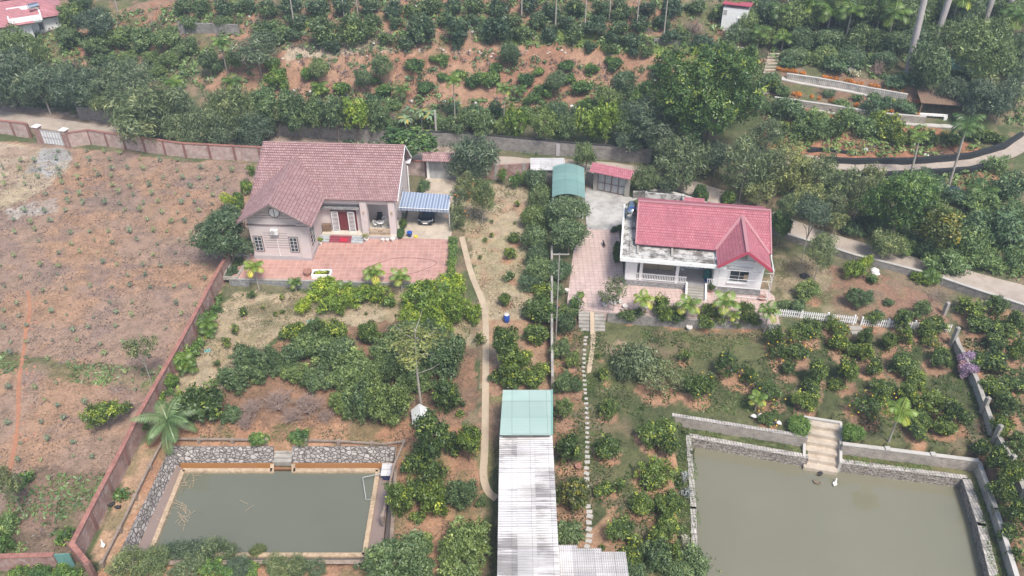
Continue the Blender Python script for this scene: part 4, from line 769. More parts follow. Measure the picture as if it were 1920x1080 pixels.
scatter('patchy_grass', 'patchy green grass in the left garden', ['434 545,860 545,892 640,440 700,310 800', '300 792,760 790,740 830,330 828', '330 832,500 832,500 838,330 838', '866 345,992 350,1000 480,1035 560,905 600'], 30, .24, LM['grass'], 81, .07, .3, .14, .3)
scatter('field_dead_weeds', 'dark purplish dead weeds patching the red soil field', ['-60 270,470 310,434 495,262 800,150 1040,-60 1050'], 8, .3, LM['dead'], 96, .08, .25, .05, .4)
scatter('field_stubble', 'dry stubble and dead weeds over the red soil field', ['-60 270,470 310,434 495,262 800,150 1040,-60 1050'], 26, .3, LM['dry'], 85, .04, .13, -.02, .3)
scatter('field_weeds', 'green weeds crossing the red soil field', ['-20 655,150 680,305 690,300 735,140 715,-20 700', '20 890,200 890,150 1030,0 1040'], 30, .4, LM['weed'], 87, .15, .35, -.05)
scatter('garden_litter', 'fallen leaves under the guava thicket', ['400 745,440 700,560 620,800 600,890 660,900 740,860 820,330 820', '700 800,930 800,930 1080,700 1080', '1040 560,1090 600,1085 1080,1036 1080'], 24, .2, LM['dry'], 91, .03, .6, 0, .1)
scatter('outer_grass', 'rough grass beyond the concrete fence', ['1790 570,1920 600,1980 1080,1900 1080,1850 850,1790 640'], 36, .34, LM['grass'], 93, .12, .4, -.08, .15)
# seedlings of the field, each one its own object
SEED = []
for i in range(4):
    rng = np.random.RandomState(200 + i); k = 46; d = dirs(rng, k, .7); p = d * rng.uniform(.1, .3, (k, 1)) + np.array([0, 0, .34]); SEED.append(leafmesh('leaves', p, d + rng.normal(size=d.shape) * .5 + np.array([0, 0, .5]), .26 * rng.uniform(.7, 1.2, k), .3, np.clip(.4 + .4 * rng.rand(k), 0, 1), LM['seed'], rng, .4))
_s = MB(); _s.tube([(0, 0, -.05), (.01, .01, .4)], [.015, .01], 5); STEM = _s.mesh('stem', MT['bark'])
fp = PG('-20 300,130 282,470 316,462 395,380 420,372 480,425 505,300 735,262 790,150 1000,-20 1010'); rs = random.Random(9); sl_ = []
yy = 36.0; r_i = 0
while yy < 100:
    xx = -70 + (r_i % 2) * .9
    while xx < -10:
        X_ = xx + rs.uniform(-.45, .45); Y_ = yy + rs.uniform(-.45, .45)
        if inpoly(np.array([X_]), np.array([Y_]), fp)[0] and rs.random() < .8: sl_.append((X_, Y_))
        xx += 2.2
    yy += 2.0; r_i += 1
sl_ = sl_[:296]
for i, (X_, Y_) in enumerate(sl_):
    t = thing('field_seedling', 'knee-high grey-green seedling in rows across the red soil field', 'seedling', (X_, Y_, float(hz(X_, Y_))), rs.uniform(0, 6.28), 'seedlings planted across the red soil field')
    s = rs.uniform(.5, 1.15) * (1.25 if Y_ > 76 else 1); link('leaves', SEED[i % 4], t, scale=(s, s, s * 1.15)); link('stem', STEM, t, scale=(s, s, s))

# ------------------------------------------------------------------ draped strips, walls
def GZ(px, py): x, y, z = G(px, py); return x, y, z
def pts(s): return [tuple(map(float, a.split())) for a in s.split(',')]
def resample(p, step):
    o = [p[0]]
    for a, b in zip(p[:-1], p[1:]):
        n = max(1, int(math.hypot(b[0] - a[0], b[1] - a[1]) / step + .5))
        for i in range(1, n + 1): o.append(tuple(a[k] + (b[k] - a[k]) * i / n for k in range(len(a))))
    return o
def ribbon(name, ln, width, m_, up=.05, kind='structure', crv=True, th=.15, z=None, wob=0):
    w_ = [G(*q)[:2] for q in ln]; w_ = smooth(w_) if crv else w_; w_ = resample(w_, .6); m = MB(); rows = []
    for i, p in enumerate(w_):
        a = w_[max(0, i - 1)]; b = w_[min(len(w_) - 1, i + 1)]; d = math.hypot(b[0] - a[0], b[1] - a[1]) or 1; nx_, ny_ = -(b[1] - a[1]) / d, (b[0] - a[0]) / d
        W_ = width * (1 + wob * float(vnoise(p[0], p[1], 1.1, 71))); xs = [(p[0] + nx_ * W_ * k, p[1] + ny_ * W_ * k) for k in (.5, .25, 0, -.25, -.5)]
        hs = [float(hz(*q)) for q in xs]; hh = max(hs) if z is None else z
        zz = [hh * .6 + h_ * .4 + up if z is None else z for h_ in hs]
        rows.append([(xs[0][0], xs[0][1], zz[0] - th)] + [(q[0], q[1], c_) for q, c_ in zip(xs, zz)] + [(xs[4][0], xs[4][1], zz[4] - th)])
    k = 7; m.add([q for r_ in rows for q in r_], [(i * k + j, i * k + j + 1, (i + 1) * k + j + 1, (i + 1) * k + j) for i in range(len(rows) - 1) for j in range(k - 1)], 0, False)
    return m.build(name, m_, kind=kind)
def wall(name, label, cat, ln, h, th, m_, cap=None, capw=.08, caph=.07, pil=0, pilm=None, pilw=.35, pilh=.1, world=None, top=None, group=None, deep=.5, capname='coping'):
    w_ = world or [G(*q)[:2] for q in ln]; w_ = [(a, b) for a, b in w_]; t = thing(name, label, cat, (w_[0][0], w_[0][1], 0), 0, group); ox, oy = w_[0]
    fine = resample(w_, 2.2); hs = [float(hz(*q)) for q in fine]; hs = [sum(hs[max(0, i - 2):i + 3]) / len(hs[max(0, i - 2):i + 3]) for i in range(len(hs))]
    tops = [x + h if top is None else top for x in hs]
    offs = []
    for i, p in enumerate(fine):
        a = fine[max(0, i - 1)]; b = fine[min(len(fine) - 1, i + 1)]; d1 = Vector((p[0] - a[0], p[1] - a[1])); d2 = Vector((b[0] - p[0], b[1] - p[1]))
        if d1.length < 1e-6: d1 = d2
        if d2.length < 1e-6: d2 = d1
        d1.normalize(); d2.normalize(); n1 = Vector((-d1.y, d1.x)); n2 = Vector((-d2.y, d2.x)); mm = (n1 + n2).normalized(); offs.append(mm / max(.5, mm.dot(n1)))
    def strip(hw, lo, hi, mat_, nm):
        m = MB(); vs = []
        for p, o_, l_, u_ in zip(fine, offs, lo, hi):
            x, y = p[0] - ox, p[1] - oy; vs += [(x + o_.x * hw, y + o_.y * hw, l_), (x + o_.x * hw, y + o_.y * hw, u_), (x - o_.x * hw, y - o_.y * hw, u_), (x - o_.x * hw, y - o_.y * hw, l_)]
        n = len(fine); fs = [(i * 4 + j, i * 4 + j + 1, i * 4 + 4 + j + 1, i * 4 + 4 + j) for i in range(n - 1) for j in range(3)] + [(3, 2, 1, 0), (4 * n - 4, 4 * n - 3, 4 * n - 2, 4 * n - 1)]
        m.add(vs, fs); m.build(nm, mat_, t)
    strip(th / 2, [x - deep for x in hs], tops, m_, 'wall_panel')
    if cap: strip(th / 2 + capw, [x + .002 for x in tops], [x + caph for x in tops], cap, capname)
    if pil:
        for q in resample(w_, pil):
            z_ = float(hz(*q)); k = min(range(len(fine)), key=lambda i: (fine[i][0] - q[0]) ** 2 + (fine[i][1] - q[1]) ** 2)
            m = MB(); m.box(-pilw / 2, pilw / 2, -pilw / 2, pilw / 2, z_ - deep, tops[k] + pilh); m.build('pillar', pilm or m_, t, loc=(q[0] - ox, q[1] - oy, 0))
    return t
LANE = pts('-80 205,0 222,140 240,240 252,480 274,700 290,860 302,1000 312,1180 320,1250 338,1330 372,1400 398,1490 434,1560 458,1700 498,1840 532,1980 572')
ribbon('lane', LANE, 3.0, MT['road'])
ribbon('upper_road', pts('1400 292,1470 297,1560 309,1650 316,1740 316,1815 306,1880 290,1925 262,1990 225'), 2.6, MT['road'])
ribbon('sandy_path', pts('866 445,872 470,882 510,896 545,908 575,911 610,911 680,910 760,909 850,905 895,915 925,932 936'), .62, MT['tanconc'], .07)
ribbon('field_track', pts('52 545,58 580,48 620,42 680,34 720,36 780,24 860,14 900'), .32, MT['track'], .02, th=.05, wob=.6)
ribbon('dirt_footpath', pts('1112 600,1113 640,1108 670,1104 700'), .4, MT['tanconc'], .02, th=.04, wob=.6)
ribbon('terrace_path', pts('1465 148,1560 165,1680 188'), .8, MT['paleconc'], .06)
ribbon('terrace_path', pts('1520 206,1600 218,1700 234,1800 240'), .7, MT['paleconc'], .06)
# lane walls
b1 = pts('-70 240,0 250,59 258'); 
wall('brick_wall', 'pink-red brick wall left of the grey sheet-metal gate', 'wall', b1, 2.0, .22, MT['brickpink'], MT['brickcap'], pil=3.2, pilm=MT['brickdark'], pilw=.3, pilh=-.05)
wall('brick_wall', 'long pink-red brick wall running from the sheet-metal gate to the mauve-roofed house', 'wall', pts('128 277,172 270,237 279,350 295,490 303,700 322,800 330'), 2.0, .22, MT['brickpink'], MT['brickcap'], pil=3.2, pilm=MT['brickdark'], pilw=.3, pilh=-.05)
wall('brick_wall', 'brown brick wall between the left compound gate and the teal carport', 'wall', pts('866 338,930 336,1034 330'), 2.0, .2, MT['brickred'], None, pil=4, pilm=MT['conc'])
wall('block_wall', 'dark grey block wall on the far side of the lane', 'wall', pts('150 222,300 238,470 250,700 268,880 276,1050 292,1220 304'), 1.9, .25, MT['block'], MT['metaldark'], .03, .12)
wall('block_wall', 'short grey block wall between teal carport and crimson-roofed gate', 'wall', pts('1098 344,1113 350'), 1.7, .2, MT['block'])
wall('block_wall', 'grey block wall with white coping between the yard and the lower lane', 'wall', pts('1186 372,1240 366,1300 384,1400 420,1478 450,1600 490,1750 528,1940 592'), .8, .25, MT['block'], MT['paleconc'], .04, .08)
wall('brick_wall', 'pink brick divider wall between red field and green garden', 'wall', pts('436 497,400 566,348 667,272 808,240 870,180 992,150 1050,178 1085'), 1.9, .22, MT['brickred'], MT['brickcap'], pil=3.0, pilm=MT['brickdark'], pilw=.36, pilh=-.05)
wall('brick_wall', 'red brick wall at the lower left corner of the field', 'wall', pts('-60 1072,0 1068,112 1064'), 1.5, .22, MT['brickred'], MT['brickcap'])
wall('block_wall', 'narrow plot fence wall between sandy path and stepping stones', 'wall', pts('1034 480,1034 560,1034 640,1035 728'), 1.4, .14, MT['brickred'], MT['conc'], .04, .05, pil=3, pilm=MT['conc'], pilw=.2)
wall('retaining_wall', 'dark brick retaining wall on the left hillside', 'wall', pts('338 64,450 66'), 1.5, .3, MT['block'])
wall('retaining_wall', 'low dark retaining wall below the white garden shed', 'wall', pts('1225 82,1330 90,1420 104'), .8, .3, MT['block'])
wall('terrace_wall', 'upper grey flower terrace wall on the right hill', 'wall', pts('1474 148,1560 163,1698 192'), .9, .35, MT['capblock'], MT['paleconc'], .02, .06)
wall('terrace_wall', 'lower grey flower terrace wall on the right hill', 'wall', pts('1450 196,1560 210,1650 226,1732 232'), .9, .35, MT['blocktan'], MT['paleconc'], .02, .06)
for i, (ln, lab) in enumerate([('1536 308,1600 308,1700 308,1815 298,1880 280,1915 255', 'black shade-net barrier along the uphill side of the upper road'), ('1614 335,1700 332,1815 324,1870 312', 'black shade-net barrier along the downhill side of the upper road'), ('1515 284,1560 283,1605 290', 'short black net strip on the lowest red terrace')]):
    wall('net_barrier', lab, 'barrier', pts(ln), .75 if i < 2 else .35, .5, MT['darknet'])

# gates
def sheetgate(label, xa, ya, xb, yb, z, h, leaf, pil, capm, pw=.55, ph=2.6, lines=4, roofm=None, cat='gate', barm=None):
    t = thing('compound_gate', label, cat, (xa, ya, z), math.atan2(yb - ya, xb - xa)); Lg = math.hypot(xb - xa, yb - ya)
    for x in (-pw / 2, Lg + pw / 2):
        m = MB(); m.box(x - pw / 2, x + pw / 2, -pw / 2, pw / 2, -.4, ph); p = m.build('pillar', pil, t)
        if capm: m = MB(); m.box(x - pw / 2 - .1, x + pw / 2 + .1, -pw / 2 - .1, pw / 2 + .1, ph + .002, ph + .1).build('pillar_cap', capm, p)
    for s_ in (0, 1):
        m = MB(); x0 = s_ * Lg / 2 + .02; x1 = x0 + Lg / 2 - .04; n = int((x1 - x0) / .16)
        vs = []; 
        for i in range(n + 1):
            x = x0 + (x1 - x0) * i / n; y = .03 * (i % 2); vs += [(x, y, .08), (x, y, h)]
        m.add(vs, [(2 * i, 2 * i + 2, 2 * i + 3, 2 * i + 1) for i in range(n)]); lf = m.build('gate_leaf', leaf, t)
        m = MB()
        for i in range(lines // 2 + 1): x = x0 + (x1 - x0) * i / (lines // 2); m.box(x - .03, x + .03, -.07, -.02, .05, h + .03)
        for zz in (.08, h * .5, h): m.box(x0, x1, -.062, -.025, zz - .025, zz + .025)
        m.build('frame', barm or MT['greytrim'], lf)
    if roofm:
        m = MB(); e = .5; r_ = 3.35; Lx = Lg + pw
        for sy in (1, -1): 
            q = [(-pw - .3, -1.1 * sy, r_ - .45), (Lx + .3, -1.1 * sy, r_ - .45), (Lx + .3, 0, r_ + .25), (-pw - .3, 0, r_ + .25)]
            m.slab(q if sy > 0 else q[::-1], .06)
        m.build('roof', roofm, t); m = MB(); m.box(-pw, Lx, -.18, .18, 2.6, 2.95).build('lintel', MT['conc'], t)
    return t
xa, ya, za = G(84, 269); xb, yb, _ = G(126, 275)
sheetgate('pale grey sheet-metal field gate between two brick pillars with white caps', xa, ya, xb, yb, za, 2.0, MT['metalwhite'], MT['brickred'], MT['white'], .7, 2.4, 8)
xa, ya, _ = G(806, 334); xb, yb, _ = G(860, 336)
sheetgate('dull grey compound gate with small mauve tiled roof behind the car', xa, ya, xb, yb, 0, 2.3, MT['metalgrey'], MT['white'], None, .3, 2.6, 4, MT['tile1'])
xa, ya, _ = G(1120, 356); xb, yb, _ = G(1171, 367)
sheetgate('barred grey compound gate under a crimson tiled roof', xa, ya, xb, yb, 0, 2.3, MT['metalgrey'], MT['conc'], None, .5, 2.6, 4, MT['tile2'], barm=MT['rust'])
xa, ya, za = G(114, 1064); xb, yb, _ = G(142, 1062)
m = MB(); m.box(0, math.hypot(xb - xa, yb - ya), -.04, .04, 0, 1.55); m.box(.55, .6, -.06, .06, .1, 1.5)
m.build('metal_door', MT['tealdark'], label='small teal metal door at the end of the lower left brick wall', cat='door', loc=(xa, ya, za), rot=(0, 0, math.atan2(yb - ya, xb - xa)))
x_, y_, z_ = G(1048, 291); m = MB(); m.box(0, .75, -.04, .04, 0, 1.7); m.build('metal_door', MT['greytrim'], label='narrow grey door in the dark wall across the lane', cat='door', loc=(x_ - .4, y_ - .2, z_))

# ------------------------------------------------------------------ left compound: paving
def pad(name, poly, z0, z1, m_): MB().prism(poly, z0, z1).build(name, m_, kind='structure')
pad('red_patio', [(-29.1, 69.25), (-6.45, 68.3), (-6.75, 76.6), (-12.3, 76.9), (-12.6, 77.4), (-20.9, 77.6), (-28.8, 73.4)], -1.3, .0, MT['patio1'])
pad('driveway', [(-6.78, 76.6), (-6.2, 91), (-10.6, 91), (-10.9, 86), (-12.0, 84), (-12.2, 76.85)], -.5, .012, MT['drive'])
wall('retaining_wall', 'mossy stone retaining wall holding up the red patio', 'wall', None, 0, .2, MT['stonegrey'], MT['conc'], .03, .06, world=[(-29.2, 69.12), (-6.35, 68.15)], top=.02, deep=1.0)
# planter pond left of the patio
m = MB(); P4 = [(-29.9, 69.3), (-28.4, 69.25), (-28.1, 73.2), (-29.6, 73.3)]
t = thing('planter_pond', 'narrow concrete lotus trough at the left corner of the red patio', 'pond', (-29.9, 69.3, 0))
for a, b in zip(P4, P4[1:] + P4[:1]): m.bar((a[0] + 29.9, a[1] - 69.3, .02), (b[0] + 29.9, b[1] - 69.3, .02), .18, .35)
m.build('rim', MT['conc'], t); m = MB(); m.prism([(a + 29.9, b - 69.3) for a, b in P4], -.3, -.04).build('water', MT['water1'], t)
me = crown('lotus_leaves', 900, .62, .12, 14, 500, .22, LM['citrusfar'], tip=0)[0]; link('lotus_leaves', me, t, (.8, 1.2, 0), scale=(.95, 1.2, 1)); link('lotus_leaves', me, t, (1.0, 2.8, 0), scale=(.9, 1.2, 1))

# ------------------------------------------------------------------ mauve-roofed house
H1 = thing('house', 'single-storey beige house with a mauve tiled roof and front gable wing', 'house', (-21.3, 72.5, 0), R(-3))
m = MB()
m.box(-6.1, 0, 0, 8, .35, 4.95); m.box(-6.1, 4.62, 5.4, 13.4, .35, 4.9); m.box(4.62, 8.35, 8.0, 13.4, .35, 4.9)
m.add([(-6.1, 0, 4.95), (0, 0, 4.95), (-3.05, 0, 7.1), (-6.1, .3, 4.95), (0, .3, 4.95), (-3.05, .3, 7.1)], [(0, 1, 2), (5, 4, 3), (0, 2, 5, 3), (1, 4, 5, 2)])
m.add([(8.35, 5.0, 4.9), (8.35, 13.4, 4.9), (8.35, 11.05, 7.9), (8.1, 5.0, 4.9), (8.1, 13.4, 4.9), (8.1, 11.05, 7.9)], [(0, 1, 2), (5, 4, 3), (0, 2, 5, 3), (1, 4, 5, 2)])
m.add([(-6.1, 5.0, 4.9), (-6.1, 13.4, 4.9), (-6.1, 11.05, 7.9)], [(2, 1, 0)])
m.box(0, 8.35, 4.75, 5.1, 4.3, 4.9)
m.build('walls', MT['beige'], H1)
m = MB(); m.box(-6.16, .06, -.06, 8, 0, .5); m.box(-.02, 8.45, 4.45, 13.5, 0, .36); m.build('plinth', MT['greytrim'], H1)
m = MB(); m.box(0, 8.4, 4.46, 8.0, .362, .5).build('porch_floor', MT['floor'], H1)
def tiles(m, a, b, c_, d, step=.34, lip=.055, th=.1, mi=0):     # a,b eave (left,right); d,c ridge side (left,right)
    a, b, c_, d = map(Vector, (a, b, c_, d)); n = (b - a).cross(d - a).normalized(); Ls = max((d - a).length, (c_ - b).length); k = max(1, int(Ls / step))
    for i in range(k):
        t0, t1 = i / k, (i + 1) / k
        p0, p1, p2, p3 = a.lerp(d, t0), b.lerp(c_, t0), b.lerp(c_, t1), a.lerp(d, t1)
        m.add([p0 + n * lip, p1 + n * lip, p2, p3, p0, p1], [(0, 1, 2, 3), (4, 5, 1, 0)], mi)
    lo = [p - n * th for p in (a, b, c_, d)]; m.add([a, b, c_, d] + lo, [(7, 6, 5, 4), (4, 5, 1, 0), (5, 6, 2, 1), (6, 7, 3, 2), (7, 4, 0, 3)], mi)
m = MB()
eL, eR, ev, ez, rv, rz_ = -7.05, 8.85, 4.4, 4.95, 11.05, 8.15; sl_m = (rz_ - ez) / (rv - ev)
tiles(m, (eL, ev, ez), (eR, ev, ez), (eR, rv, rz_), (eL, rv, rz_)); tiles(m, (eR, 14.4, 5.0), (eL, 14.4, 5.0), (eL, rv, rz_), (eR, rv, rz_))
wz, wr = 4.9, 7.45; f_ = -1.15; vb = ev + (wr - ez) / sl_m
for sg in (1, -1):
    xe = -3.06 + sg * 4.0; vB = ev + (wz + .05 - ez) / sl_m
    a, b, c_, d = (xe, f_, wz), (xe, vB, wz), (-3.06, vb + .1, wr), (-3.06, f_, wr)
    if sg > 0: tiles(m, a, b, c_, d)
    else: tiles(m, b, a, d, c_)
rf = m.build('roof', MT['tile1'], H1)
m = MB(); m.tube([(eL - .02, rv, rz_ + .05), (eR + .02, rv, rz_ + .05)], .1, 8); m.tube([(-3.06, f_ - .02, wr + .05), (-3.06, vb, wr + .05)], .09, 8); m.build('ridge_cap', MT['tile1'], rf)
m = MB()
for sg in (1, -1):
    xe = -3.06 + sg * 4.02; m.bar((xe, f_ - .03, wz - .02), (-3.06, f_ - .03, wr - .02), .05, .16)
m.bar((eL - .03, ev, ez - .02), (eL - .03, rv, rz_ - .02), .05, .16); m.build('barge_board', MT['trim'], rf)
m = MB(); m.bar((eR + .03, ev, ez - .02), (eR + .03, rv, rz_ - .02), .05, .16); m.bar((eR + .03, 14.4, 4.98), (eR + .03, rv, rz_ - .02), .05, .18); m.box(8.36, 8.84, 13.3, 14.3, 4.75, 4.9); m.build('fascia', MT['white'], rf)
m = MB()      # horizontal grooves and string course of the gable
for z_ in [5.15, 5.45, 5.75]: hw = (7.1 - z_) / 2.15 * 3.05; m.box(-3.05 - hw, -3.05 + hw, -.012, .01, z_, z_ + .05)
for z_ in [1.5, 1.8, 2.1, 2.4, 2.7, 3.0, 3.3]: m.box(-4.7, -2.15, -.012, .01, z_, z_ + .045)
m.build('groove', MT['trim'], H1, kind=None)
m = MB(); m.box(-6.2, .1, -.1, .12, 4.28, 4.4); m.build('string_course', MT['trim'], H1)
m = MB(); m.box(-.95, .1, -.1, .6, .3, 4.27); m.box(-1.0, .2, -.16, .7, 4.41, 4.62); m.build('corner_pier', MT['beige'], H1)
# round vent
m = MB(); m.tube([(-3.05, -.09, 5.9), (-3.05, .02, 5.9)], .62, 24); v_ = m.build('round_vent', MT['trim'], H1)
m = MB(); m.tube([(-3.05, -.13, 5.9), (-3.05, -.05, 5.9)], .5, 24); m.build('pane', MT['white'], v_); m = MB(); m.box(-3.09, -3.01, -.15, -.13, 5.42, 6.38); m.build('mullion', MT['trim'], v_)
def window(par, c_, wd, ht, axis='x', frm=None, name='window', bars=4, out=-1, rim=.12):
    """axis x: in a wall facing -v; axis y: in a wall facing +u"""
    x, y, z = c_; M = Matrix.Translation((x, y, z)) @ (Matrix.Rotation(R(90), 4, 'Z') if axis == 'y' else Matrix.Identity(4)) 
    m = MB(); m.box(-wd / 2 - rim, wd / 2 + rim, -.07, .02, -ht / 2 - rim, ht / 2 + rim, M=M); w_ = m.build(name, frm or MT['trim'], par)
    m = MB(); m.box(-wd / 2, wd / 2, -.085, -.03, -ht / 2, ht / 2, M=M); m.build('pane', MT['glass'], w_)
    m = MB()
    for x0 in (-wd / 2, 0, wd / 2): m.box(x0 - .02, x0 + .02, -.11, -.086, -ht / 2, ht / 2, M=M)
    for i in range(bars + 1): zz = -ht / 2 + ht * i / bars; m.box(-wd / 2, wd / 2, -.108, -.088, zz - .014, zz + .014, M=M)
    m.build('grille', MT['metalwhite'], w_); return w_
window(H1, (-5.35, 0, 2.0), .75, 1.7); window(H1, (-1.6, 0, 2.0), .75, 1.7)
window(H1, (0, 1.3, 2.2), 1.5, 1.9, 'y'); window(H1, (8.35, 9.6, 2.4), 1.2, 1.6, 'y')
m = MB(); m.box(-3.75, -2.95, -.42, -.1, 3.35, 3.95); ac = m.build('air_conditioner', MT['plastic'], H1); m = MB(); m.tube([(-3.5, -.45, 3.65), (-3.5, -.42, 3.65)], .22, 14).build('fan_grille', MT['greytrim'], ac)
m = MB(); m.tube([(-3.3, -.05, 3.4), (-3.3, -.05, .5)], .03, 6); m.build('drain_pipe', MT['white'], H1)
m = MB(); m.tube([(8.6, 12.8, 4.7), (8.55, 12.8, .1)], .07, 8); m.build('drain_pipe', MT['white'], H1)
for a, b in ((4.62, 5.35), (7.7, 8.4)):
    m = MB(); m.box(a, b, 4.62, 5.3, .5, 4.72); c_ = m.build('column', MT['beige'], H1)
    m = MB(); m.box((a + b) / 2 - .08, (a + b) / 2 + .08, 4.5, 4.62, 3.2, 3.5).build('wall_lamp', MT['cream'], c_)
m = MB(); m.box(.1, 4.5, 4.75, 5.38, 3.5, 3.7); m.build('canopy', MT['stonegrey'], H1)
# door
m = MB(); m.box(1.15, 3.95, 5.3, 5.42, .5, 3.25); d_ = m.build('door', MT['woodred'], H1)
m = MB(); m.box(1.35, 1.5, 5.24, 5.3, .5, 3.1); m.box(3.6, 3.75, 5.24, 5.3, .5, 3.1); m.box(1.35, 3.75, 5.24, 5.3, 2.95, 3.15); m.build('frame', MT['trim'], d_)
for x0, x1 in ((1.3, 1.95), (3.1, 3.75)):
    m = MB()
    for z_ in [.55 + .17 * i for i in range(15)]: m.box(x0, x1, 5.05, 5.09, z_, z_ + .05)
    m.box(x0 - .06, x0 + .02, 5.03, 5.1, .52, 3.0); m.box(x1 - .02, x1 + .06, 5.03, 5.1, .52, 3.0); m.box(x0, x1, 5.03, 5.1, .5, .6); m.box(x0, x1, 5.03, 5.1, 2.95, 3.05); m.build('shutter', MT['metalwhite'], d_)
m = MB(); m.box(4.62, 4.68, 5.9, 7.6, .5, 2.9).build('side_door', MT['glass'], H1)
m = MB()
for i in range(3):
    z1 = .5 - .125 * (i + 1); m.box(-.15 if i == 0 else .0, 4.75, 4.44 - .3 * (i + 1), 4.44 - .3 * i, 0, z1)
st_ = m.build('steps', MT['marble'], H1); m = MB()
for i in range(3): z1 = .5 - .125 * (i + 1); m.box(1.0, 3.45, 4.435 - .3 * (i + 1), 4.44 - .3 * i, .02, z1 + .006)
m.build('red_runner', MT['redmarble'], st_); m = MB(); m.box(2.2, 3.0, 3.55, 4.1, .13, .26).build('door_mat', MT['carpet'], st_)
m = MB(); m.box(5.36, 7.69, 4.5, 4.62, 1.2, 1.3); m.box(5.36, 7.69, 4.5, 4.62, .5, .58)
for i in range(18): m.box(5.42 + i * .13, 5.49 + i * .13, 4.53, 4.59, .58, 1.2)
m.build('balustrade', MT['cream'], H1)
def H1w(u, v, z): 
    a = R(-3); return (-21.3 + u * math.cos(a) - v * math.sin(a), 72.5 + u * math.sin(a) + v * math.cos(a), z)
# porch furniture
def chair(label, u, v, z, rz, F=H1w):
    t = thing('plastic_chair', label, 'chair', F(u, v, z), rz)
    m = MB(); m.lathe([(0, .4), (.22, .4), (.25, .43), (0, .45)], n=10).build('seat', MT['plastic'], t)
    m = MB(); m.tube([(.24 * math.cos(a), .24 * math.sin(a), .62 + .2 * math.sin(a)) for a in [i * .35 - .3 for i in range(11)]], .035, 5)
    for a in (.6, 1.2, 1.9, 2.5): m.tube([(.22 * math.cos(a), .22 * math.sin(a), .43), (.24 * math.cos(a), .24 * math.sin(a), .62 + .2 * math.sin(a))], .025, 5)
    m.build('backrest', MT['plastic'], t)
    for a in (.78, 2.36, 3.93, 5.5): m = MB(); m.tube([(.18 * math.cos(a), .18 * math.sin(a), .42), (.25 * math.cos(a), .25 * math.sin(a), 0)], .022, 5).build('leg', MT['plastic'], t)
chair('white plastic porch chair left of the round table', 5.75, 6.1, .5, 1.2); chair('white plastic porch chair behind the round table', 6.6, 7.0, .5, .1); chair('white plastic porch chair beside the right porch column', 7.35, 6.4, .5, -1.2)
t = thing('round_table', 'round glass-topped garden table on the left porch', 'table', H1w(6.35, 6.1, .5)); MB().lathe([(0, .7), (.4, .7), (.42, .72), (.4, .745), (0, .745)], n=16).build('table_top', MT['plastic'], t); MB().lathe([(0, .746), (.3, .746), (.3, .752), (0, .752)], n=16).build('glass_inset', MT['greytrim'], t)
for a in (.78, 2.36, 3.93, 5.5): m = MB(); m.tube([(.2 * math.cos(a), .2 * math.sin(a), .7), (.32 * math.cos(a), .32 * math.sin(a), 0)], .025, 5).build('leg', MT['plastic'], t)
m = MB(); m.box(-.28, .28, -.25, .25, .1, .42); m.box(-.28, .28, .17, .25, .42, 1.0); m.box(-.32, -.26, -.25, .25, 0, .6); m.box(.26, .32, -.25, .25, 0, .6); m.build('armchair', MT['black'], label='dark high-backed chair against the rear porch wall', cat='chair', loc=H1w(6.0, 7.5, .5))
m = MB(); m.box(-.45, .45, -.18, .18, 0, .9)
for z_ in (.3, .6): m.box(-.4, .4, -.2, -.18, z_, z_ + .05)
m.build('shoe_rack', MT['wood'], label='weathered wooden shoe rack left of the red door', cat='rack', loc=H1w(.55, 5.1, .5))
m = MB(); m.box(-.25, .25, -.15, .15, 0, .03).build('floor_mat', MT['black'], label='small dark mat on the porch floor', cat='mat', loc=H1w(6.4, 5.3, .502))
def flowerpot(label, x, y, z, r_=.25, h=.35, m_='pot', plant=None, group=None, pr=.4, name='plant_pot', sc=1):
    t = thing(name, label, 'pot', (x, y, z), 0, group); MB().lathe([(r_ * .6, 0), (r_ * .95, h * .7), (r_, h), (r_ * .88, h), (r_ * .85, h * .85)], n=14).build('pot', MT[m_], t); MB().lathe([(0, h * .84), (r_ * .86, h * .84)], n=14).build('soil', MT['potsoil'], t)
    if plant: me, pr_, prz = PROTO[plant][1 % len(PROTO[plant])]; link('foliage', me, t, (0, 0, h + pr * .8), scale=(pr / pr_,) * 3)
    return t
for (u, v, r_, pl, lab) in [(5.1, 4.0, .3, 'olive', 'pale pot with a wispy plant at the right end of the steps'), (6.9, 4.1, .22, None, 'left of two shallow empty pots before the porch balustrade'), (7.4, 4.1, .22, None, 'right of two shallow empty pots before the porch balustrade'), (8.0, 4.15, .3, None, 'tall pale pot below the right porch column'), (.25, 3.0, .2, 'lime', 'small pot of yellow flowers by the wing wall')]:
    x, y, z = H1w(u, v, 0); flowerpot(lab, x, y, z, r_, .3 if 'shallow' in lab else .45, plant=pl, pr=.35)
x, y, z = H1w(9.3, 5.0, 0)
t = thing('bucket', 'dark blue bucket beside the porch shrubs near the car', 'bucket', (x + .4, y + .2, 0)); MB().lathe([(.2, 0), (.3, .55), (.27, .55), (.18, .05)], n=12).build('shell', MT['bluedark'], t); MB().lathe([(.31, .53), (.33, .55), (.31, .57)], n=12).build('rim', MT['blue'], t)
m = MB(); m.lathe([(.15, 0), (.24, .15), (.22, .15), (.13, .02)], n=12).build('basin', MT['yellow'], label='small yellow basin beside the blue bucket', cat='basin', loc=(x + 1.1, y, 0))
